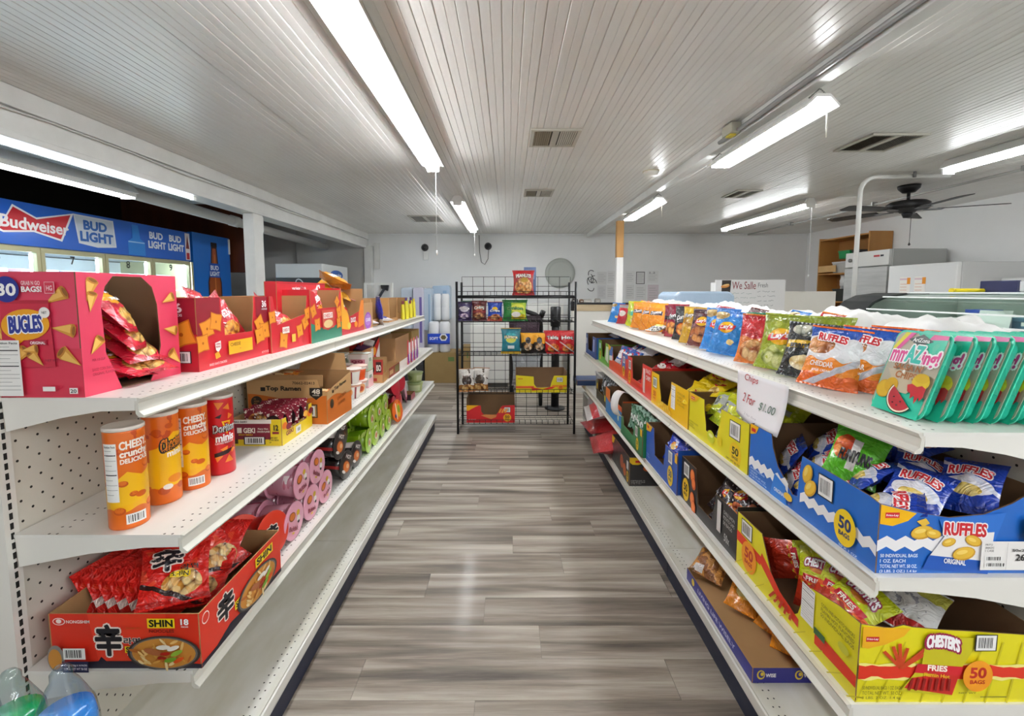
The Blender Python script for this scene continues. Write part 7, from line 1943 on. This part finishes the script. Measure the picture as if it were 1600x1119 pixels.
vent('ceiling vent on the right beside the hanging shop light', 2.37, 2.74, 2.97, 3.33)
vent('ceiling vent on the right beyond the hanging shop light', 2.32, 2.58, 4.58, 4.93)
t = thing('smoke_detector', 'white smoke detector on the ceiling left of the batten', 'smoke detector', (1.23, 3.9, ZC - .001), rot=(pi, 0, 0))
MB().lathe([(.065, 0), (.065, .012), (.055, .03), (.03, .036), (0, .037)], 20).build('body', M('E6E4DC', .4), t)
MB().lathe([(.072, -.0), (.072, .004)], 20).build('base', M('CFC4A4', .5), t)
# conduit with junction box along the batten
t = thing('conduit', 'grey conduit with junction box along the ceiling batten', 'conduit', (1.40, 0, ZC - .05))
MB().tube([(-.012, -1., .0), (-.012, 2.35, 0), (-.016, 2.6, -.008), (-.012, 3.0, -.004)], .013, 8).build('pipe', M('9A9A98', .4, .4), t)
MB().box((-.06, 2.75, -.02), (.0, 2.87, .04)).build('junction_box', M('B5B3A4', .45, .3), t, bevel=.004)
MB().box((-.05, 2.78, -.03), (-.015, 2.84, -.0205)).build('wire_nut', M('C9B43A', .5), t)
t = thing('white_conduit', 'white conduit bent down from the ceiling to the deli counter', 'conduit', (3.07, 3.95, 0))
pts = [(0, 0, 1.20), (0, 0, 2.36)] + [(.13 - .13 * cos(a), 0, 2.36 + .13 * sin(a)) for a in [pi / 2 * k / 6 for k in range(1, 7)]] + [(.72, -.05, ZC - .035)]
MB().tube(pts, .019, 10).build('pipe', M('E0E0DC', .35), t)
MB().tube([(.42, -.05, ZC - .05), (.42, -.05, ZC - .003)], .012, 6).build('clamp', M('8A8A88', .4, .6), t)
t = thing('ceiling_conduit', 'thin grey conduit running along the ceiling past the fan', 'conduit', (4.22, 0, ZC - .03))
MB().tube([(0, .5, 0), (0, 7.9, 0)], .012, 8).build('pipe', M('B5B5B1', .4, .3), t)
for yy in (2.2, 3.7, 5.2, 6.7): MB().box((-.03, yy, -.016), (.03, yy + .02, .028)).build('strap', M('9A9A96', .4, .5), t)
# ceiling fan
t = thing('ceiling_fan', 'black five-blade ceiling fan over the service counter', 'fan', (3.90, 4.41, ZC), rot=(0, 0, R(44)))
FB = M('1F1E1F', .4, .2)
MB().lathe([(0, -.07), (.05, -.068), (.085, -.03), (.09, -.001)], 20).build('canopy', FB, t)
MB().tube([(0, 0, -.0705), (0, 0, -.15)], .014, 8).build('rod', FB, t)
MB().lathe([(0, -.265), (.06, -.26), (.075, -.24), (.15, -.235), (.168, -.22), (.168, -.175), (.14, -.155), (.03, -.150), (0, -.15)], 28).build('motor', FB, t)
MB().lathe([(0, -.31), (.03, -.308), (.045, -.27), (.04, -.262)], 16).build('switch_cap', M('2A2A2C', .35, .4), t)
for k in range(5):
    a = 2 * pi * k / 5
    br = MB().prism([(.12, -.02), (.22, -.045), (.26, -.045), (.26, .045), (.22, .045), (.12, .02)], 'z', -.246, -.24)
    o = br.build('blade_arm', M('6A6A6C', .35, .5), t, rot=(0, 0, a))
    bl = MB().prism([(.235, -.055), (.66, -.07), (.70, -.05), (.70, .05), (.66, .07), (.235, .055)], 'z', -.006, .0)
    bl.build('blade', M('26231F', .45), t, loc=(0, 0, -.232), rot=(R(9), 0, a))
MB().tube([(0, -.03, -.3), (0, -.03, -.55)], .0025, 4).lathe([(.003, 0), (.011, .01), (.003, .03)], 8, 0, (0, -.03, -.58)).build('pull_chain', M('3A3838', .4), t)

# ================================================================== RIGHT BACK: kitchen corner
OAK = worn('oak_board', 'A9743A', 'BC8848', 3, .5, .05, (1, 1, .25))
t = thing('bookcase', 'oak coloured open bookcase against the right wall', 'bookcase', (5.0, 6.21, 0))
MB().box((0, 0, 0), (.32, .022, 2.335)).build('side_panel', OAK, t)
MB().box((0, .98, 0), (.32, 1.0, 2.335)).build('side_panel', OAK, t)
MB().box((.305, .022, 0), (.32, .98, 2.335)).build('back_panel', worn('oak_dark', '8E5E2C', '9C6C38', 3, .6, .04), t)
for zs in (.1, .75, 1.35, 1.78, 2.315): MB().box((.004, .0225, zs - .02), (.304, .9795, zs)).build('shelf', OAK, t)
MB().box((-.004, .60, 1.80), (.0, .98, 1.9)).build('front_rail', worn('pale_pine', 'C9A066', 'D9B27A', 3, .5, .04), t)
def shelfbox(label, x, y, zz, w, d, h, col, lid=None, name='storage_box', cat='box'):
    t = thing(name, label, cat, (x, y, zz))
    MB().prism([(-w * .44, 0), (w * .44, 0), (w / 2, h), (-w / 2, h)], 'y', -d / 2, d / 2).build('body', M(col, .45), t, bevel=.004)
    MB().box((-w / 2 - .006, -d / 2 - .006, h), (w / 2 + .006, d / 2 + .006, h + .018)).build('lid', M(lid or col, .45), t)
shelfbox('green box on the upper shelf of the bookcase', 5.14, 6.72, 1.882 + .11, .2, .22, .10, '15874A')
shelfbox('clear grey bin under the green box in the bookcase', 5.14, 6.76, 1.782, .24, .32, .15, 'B5B5B0', 'C9C9C4')
shelfbox('dark grey box in the bookcase beside the green box', 5.14, 6.48, 1.782, .22, .14, .30, '3A3C42')
shelfbox('white and black box at the near end of the bookcase shelf', 5.14, 6.31, 1.782, .2, .13, .28, 'D6D4D0', '2A2628')
shelfbox('dark bin on the bookcase shelf under the white bag', 5.12, 6.62, 1.352, .22, .5, .17, '262A26')
b = Bag('plastic_bag', .4, .22, .2, M('E6E6E4', .35), 12, 10, 140., 1.5); place(b, 'white plastic bag on the dark bin in the bookcase', 'bag', 5.10, 6.65, 1.53, (0, 0, pi / 2 + pi), None)
STEEL = worn('brushed_steel', 'A9AAA8', 'BDBEBC', 2, .3, .02, (1, 1, 12)); 
t = thing('steel_refrigerator', 'brushed steel refrigerator beside the bookcase', 'refrigerator', (4.6, 5.39, 0))
MB().box((.03, 0, .1), (.68, .70, 2.015)).build('body', M('B3B4B0', .35, .3), t, bevel=.006)
tp_ = MB().box((-.01, .005, 1.82), (.0295, .695, 2.01)).build('head_panel', M('D3D3CF', .35, .2), t, bevel=.004)
MB().box((-.02, .01, .15), (.0295, .69, 1.805)).build('door', STEEL, t, bevel=.006)
MB().box((-.06, .05, .9), (-.0205, .08, 1.3)).build('handle', M('7A7A78', .3, .8), t)
MB().box((.05, .02, 0), (.66, .68, .0995)).build('plinth', M('2A2A2A', .6), t)
MB().lathe([(0, 0), (.025, 0), (.025, .02), (0, .022)], 14).build('dial', M('8A8A88', .3, .6), t, loc=(-.0105, .6, 1.91), rot=(0, -pi / 2, 0))
pr = Print(tp_, lambda a, b_, o: (-.01 - o, .70 - a, b_), None, .0008, .3); pr.rect(.47, 1.93, .09, .022, 'B52A34'); pr.rect(.57, 1.93, .05, .022, '3A3A40'); pr.build('badge')
t = thing('white_refrigerator', 'white refrigerator with two orange-edged notices on its door', 'refrigerator', (4.4, 4.375, 0))
MB().box((.05, 0, .08), (.72, .79, 1.795)).build('body', M('C9CAC9', .4), t, bevel=.01)
dr = MB().box((0, .004, .12), (.0495, .786, 1.79)).build('door', M('E6E7E6', .35), t, bevel=.008)
MB().box((.07, .02, 0), (.7, .77, .0795)).build('plinth', M('2A2A2A', .6), t)
pr = Print(dr, lambda a, b_, o: (-o, .79 - a, b_), None, .0008, .5)
for k in (.16, .34):
    pr.rect(k, 1.46, .13, .20, 'F4F0EA'); pr.rect(k, 1.625, .13, .02, 'E0C8D0'); pr.rect(k + .09, 1.58, .04, .07, 'E8952A')
    for j in range(4): pr.rect(k + .01, 1.48 + .033 * j, .08, .004, 'D98A5A', j > 0)
pr.build('notice')
t = thing('chest_top', 'white box at the right edge behind the deli case', 'box', (5.0, 4.05, 1.46))
MB().box((-.25, 0, 0), (.3, .25, .17)).build('body', M('DDDEDD', .4), t, bevel=.01); MB().box((-.22, -.006, .02), (.26, -.0005, .1)).build('label', M('C9CCD0', .4), t)
# service counter with sign and panel
t = thing('service_counter', 'white service counter behind the chip shelf', 'counter', (3.1, 5.0, 0))
MB().box((-.85, 0, 0), (1.1, .6, 1.16)).build('body', M('DEDDD8', .5), t, bevel=.006)
MB().box((-.88, -.03, 1.1605), (1.13, .63, 1.20)).build('worktop', M('C9C4B8', .4), t, bevel=.004)
t = thing('menu_board', 'white board with red and black hand lettering and a dark food strip', 'sign', (2.745, 5.04, 1.201))
bd = MB().box((-.395, 0, 0), (.395, .012, .43)).build('board', M('E9E8E6', .5), t)
MB().box((-.395, .0125, 0), (-.36, .12, .40)).build('stand', M('D9D8D4', .5), t); MB().box((.36, .0125, 0), (.395, .12, .40)).build('stand', M('D9D8D4', .5), t)
pr = Print(bd, lambda a, b_, o: (-.395 + a, -o, b_), None, .001, .5)
pr.poly([(.065, .0), (.15, .0), (.175, .425), (.07, .425)], '2A211C')
for k, zz in enumerate((.36, .24)): pr.ell(.11, zz, .05, .02, 'D98A3A', 14, a=.2); pr.ell(.115, zz + .012, .04, .01, 'EAC07A', 12, a=.2)
pr.ell(.10, .11, .035, .025, 'C9604A', 14)
pr.text('We Salle', .185, .325, .27, .085, '8E2A34', .0, shear=.02); pr.text('Fresh', .48, .345, .11, .05, '4A4A4C', -.005, shear=.02)
q = random.Random(2)
for r_, (bx_, n_) in enumerate(((.18, 5), (.47, 6))):
    for k in range(n_):
        zz = .27 - .052 * k + (.02 if r_ else 0)
        x_ = bx_
        for w_ in (3, 2, 2):
            ww = q.uniform(.03, .09); n_w = max(3, int(ww / .009)); top_ = [(x_ + ww * i / n_w, zz + .009 + q.uniform(-.007, .008)) for i in range(n_w + 1)]
            pr.poly(top_ + [(p_[0] + .0012, p_[1] - .0032) for p_ in reversed(top_)], '8FA09A' if not r_ else '6A6F72'); x_ += ww + .02
pr.build('lettering')
t = thing('partition_board', 'blank white board standing right of the menu board', 'panel', (3.57, 5.25, 1.201))
MB().box((-.42, 0, 0), (.30, .015, .30)).build('board', M('E6E3DA', .5), t); MB().box((-.2, .0155, 0), (-.18, .1, .27)).build('stand', M('C9C4B8', .5), t)
t = thing('yellow_tub', 'yellow lid of a tub behind the white panel', 'tub', (3.12, 5.45, 1.201))
MB().lathe([(.10, 0), (.12, .29), (.135, .295), (.135, .33), (.05, .345), (0, .345)], 18).build('tub', M('E0B51C', .4), t)
# deli case with curved glass, running towards the viewer on the right
t = thing('deli_case', 'curved glass deli case with a dark end cap on the right', 'display case', (2.30, 3.07, 0))
LC = -2.3
MB().box((.0, LC, 0), (.85, .0, 1.25)).build('base', M('D9D9D6', .4), t, bevel=.01)
arc_ = [(.0, 1.255), (-.02, 1.31), (.0, 1.38), (.05, 1.43), (.13, 1.468), (.26, 1.485)]
MB().prism(arc_ + [(.84, 1.485), (.84, 1.255)], 'y', .0005, .03).build('end_cap', M('B9BDB9', .35), t)
MB().prism([(p_ - .006, q_ + .005) for p_, q_ in arc_] + [(.40, 1.49), (.40, 1.482)] + [(p_ + .006, q_ - .007) for p_, q_ in reversed(arc_)], 'y', -.22, .03).build('end_trim', M('1E2121', .5), t)
MB().strip(arc_, 'y', LC, -.2205).build('curved_glass', glass('case_glass', 'E6F2EC', .03, .5), t)
MB().box((.265, LC, 1.480), (.84, -.0005, 1.487)).build('top_glass', glass('case_glass', 'E6F2EC', .03, .5), t)
MB().box((.02, LC, 1.2505), (.80, -.0005, 1.262)).build('deck', M('C9CAC4', .35), t)
MB().box((.81, LC, 1.2505), (.84, -.0005, 1.479)).build('rear_wall', M('C4C8C4', .4), t)
for (xx, zz) in ((-.026, 1.325), (.0, 1.385), (.10, 1.462), (.255, 1.488)): MB().box((xx, LC, zz), (xx + .010, -.221, zz + .008)).build('glass_trim', M('E9ECEA', .25), t)
for k in (-.62, -.80): MB().box((.60, k, 1.263), (.63, k + .03, 1.479)).build('upright', M('8A8E8C', .4), t)
for i in range(10):
    cc = ['C9D2C4', '2A4AB0', 'E6E4E0', '7AA6C8', '3A62C0', 'D9D2C4', '4A8A5A', '6A9AC4', 'D9C22A', 'E0DCD2'][i]
    shelfbox(['pale green tub at the far end of the deli case', 'blue pack in the deli case', 'white tub in the deli case', 'pale blue carton in the deli case', 'second blue pack in the deli case', 'cream carton in the deli case', 'green jar in the deli case', 'blue and white carton in the deli case', 'yellow box at the right of the deli case', 'cream tub in the deli case'][i], 2.52 + .05 * (i % 2), 2.50 - .105 * i, 1.264, .09, .085, .07 + .05 * ((i * 3) % 4) / 3, cc, ['E9E9E6', None][i % 2], 'food_tub', 'food tub')
for i, y_ in enumerate((2.22, 1.95)):
    t2 = thing('price_card', ['white price card tent in the deli case', 'second white price card in the deli case'][i], 'card', (2.42, y_, 1.264), rz=-pi / 2 + .4)
    MB().prism([(.0, .0), (.003, .0), (.053, .14), (.05, .14)], 'x', -.06, .06).build('card', M('EDEDEB', .5), t2); MB().box((-.05, .055, .0), (.05, .075, .12)).build('foot', M('D9D9D6', .5), t2)
t2 = thing('yellow_tube', 'yellow tube lying on the deli case', 'tube', (2.62, 2.62, 1.504))
MB().tube([(0, 0, .0), (.34, .0, .0)], .014, 10).build('tube', M('EBD21C', .4), t2); MB().tube([(-.012, 0, 0), (-.0005, 0, 0)], .016, 10).build('cap', M('D9BE14', .4), t2)
t2 = thing('printed_sack', 'navy and grey printed sack on top of the deli case', 'sack', (2.93, 2.55, 1.4895))
MB().prism([(-.10, 0), (.2, 0), (.21, .03), (.19, .065), (-.09, .07), (-.11, .035)], 'y', -.1, .1).build('body', M('C2C2C4', .4), t2, bevel=.01)
MB().box((-.12, -.106, .012), (-.03, -.1005, .066)).build('label', M('E6E6EA', .4), t2); MB().box((-.135, -.104, .0), (-.1105, .09, .072)).build('end', M('1E2350', .4), t2, bevel=.004)
pr = Print(t2, lambda a, b_, o: (a, -.1005 - o, b_), None, .0008); pr.rect(-.02, .058, .22, .009, '1A1A22'); pr.rect(.05, .032, .08, .008, '2A2A30'); pr.ell(.02, .025, .014, .014, '3A3A40', 12); pr.build('lettering')
# white wrapped packs on the far side of the chip shelf
def lump(name, w, d, h, mat, seed):
    """soft wrapped bundle: a crumpled, flat-bottomed pillow"""
    mb = MB(); nu, nv = 18, 14
    for j in range(nv + 1):
        for i in range(nu + 1):
            a, b_ = -1 + 2 * i / nu, -1 + 2 * j / nv
            e = (max(0, 1 - abs(a) ** 4) * max(0, 1 - abs(b_) ** 4)) ** .35
            n1 = noise.noise(Vector((a * 2.2 + seed, b_ * 2.2, seed)))
            n2 = abs(noise.noise(Vector((a * 5 + seed, b_ * 5, seed * 2))))
            mb.v.append((a * w / 2 * (.95 + .05 * e), b_ * d / 2 * (.95 + .05 * e), h * e * (.93 + .13 * n1 - .16 * n2) + .002))
    for j in range(nv):
        for i in range(nu):
            k = j * (nu + 1) + i
            mb.face((k, k + 1, k + nu + 2, k + nu + 1), 0, True)
    k0 = len(mb.v)
    rim = [i for i in range(nu + 1)] + [(j + 1) * (nu + 1) - 1 for j in range(1, nv + 1)] + [nv * (nu + 1) + i for i in range(nu - 1, -1, -1)] + [j * (nu + 1) for j in range(nv - 1, 0, -1)]
    mb.face(list(reversed(rim)), 0)
    return mb.build(name, mat)
PACKW = worn('white_wrap', 'D6D5D2', 'E4E3E0', 9, .45, .4)
ORD9 = ['nearest the camera', 'second from near end', 'third from near end', 'fourth from near end', 'fifth from near end', 'sixth from near end', 'seventh from near end', 'eighth from near end', 'farthest']
for i in range(9):
    o = lump('wrapped_pack', .35, .37, .21 + .015 * (i % 3), PACKW, 3.3 + i * 2.1)
    o.location = (1.455, 1.08 + .375 * i, 1.2015); o.rotation_euler = (0, 0, .06 * (i % 3 - 1))
    tag(o, 'white wrapped pack behind the chip bags, ' + ORD9[i], 'pack', 'white wrapped packs behind the chip bags')
    st = MB().tube([(-.13, -.05, .17), (-.05, -.02, .205), (.05, .02, .2), (.12, .05, .17)], .004, 5); st.build('fold', PACKW, o)
rs = MB().box((-1.9, .012, 1.19), (1.9, .37, 1.20)).build('shelf', METAL, GR)
MB().box((-1.9, .3705, 1.165), (1.9, .38, 1.204)).build('price_channel', METALS, rs)
for xx in (-1.88, -.63, .63, 1.88): MB().prism([(.012, 1.1895), (.012, 1.12), (.34, 1.165), (.36, 1.1895)], 'x', xx - .002, xx + .002).build('bracket', METAL, rs)
t = thing('food_tray_lid', 'long clear blue plastic lid behind the far chip bags', 'lid', (1.75, 4.4, 1.2))
MB().prism([(-.1, 0), (.5, 0), (.5, .26), (.45, .30), (-.05, .30), (-.1, .26)], 'y', 0, .5).build('lid', plastic_film('blue_film', 'B5CBE0', .8, .2), t, bevel=.02)
MB().box((-.11, -.01, 0), (.51, .51, .012)).build('rim', M('DDE6EC', .3), t)
# table under the lid
t = thing('side_table', 'white side table behind the chip shelf end', 'table', (1.95, 4.65, 0))
MB().box((-.35, -.3, 1.16), (.35, .3, 1.198)).build('top', M('DEDDD8', .4), t)
for sx in (-1, 1):
    for sy in (-1, 1): MB().box((sx * .32 - .02, sy * .27 - .02, 0), (sx * .32 + .02, sy * .27 + .02, 1.1595)).build('leg', M('C9C8C4', .4), t)

# ================================================================== BOTTLES IN THE NEAR LEFT CORNER
CLB = glass('bottle_plastic', 'EAF2F6', .06, .7)
t = thing('drink_case', 'low cardboard case under the bottles in the near left corner', 'case', (-.93, .74, .0))
MB().box((-.2, -.22, 0), (.12, .20, .50)).build('body', KRAFT, t, bevel=.004); MB().box((-.19, -.2245, .2), (.11, -.2205, .42)).build('label', M('C9B99A', .5), t)
def bottle(label, x, y, h, r, liquid):
    t = thing('drink_bottle', label, 'bottle', (x, y, .502))
    MB().lathe([(r * .85, 0), (r, .015), (r, h * .55), (r * .92, h * .66), (r * .5, h * .85), (r * .34, h * .9), (r * .34, h * .95), (r * .2, h * .985), (0, h)], 24).build('bottle', CLB, t)
    MB().lathe([(r * .84, .004), (r * .95, .018), (r * .95, h * .55), (r * .85, h * .66), (0, h * .66)], 24).build('liquid', M(liquid, .15, coat=.5), t)
bottle('clear bottle of green drink at the near left corner', -.965, .80, .27, .050, '1FA860')
bottle('second green bottle at the left edge of the picture', -1.06, .80, .265, .05, '1FA860')
bottle('clear bottle of blue drink at the near left corner', -.858, .795, .285, .05, '2A8AE0')
bottle('clear bottle in front of the green bottles', -.855, .69, .25, .048, '3FB87A')
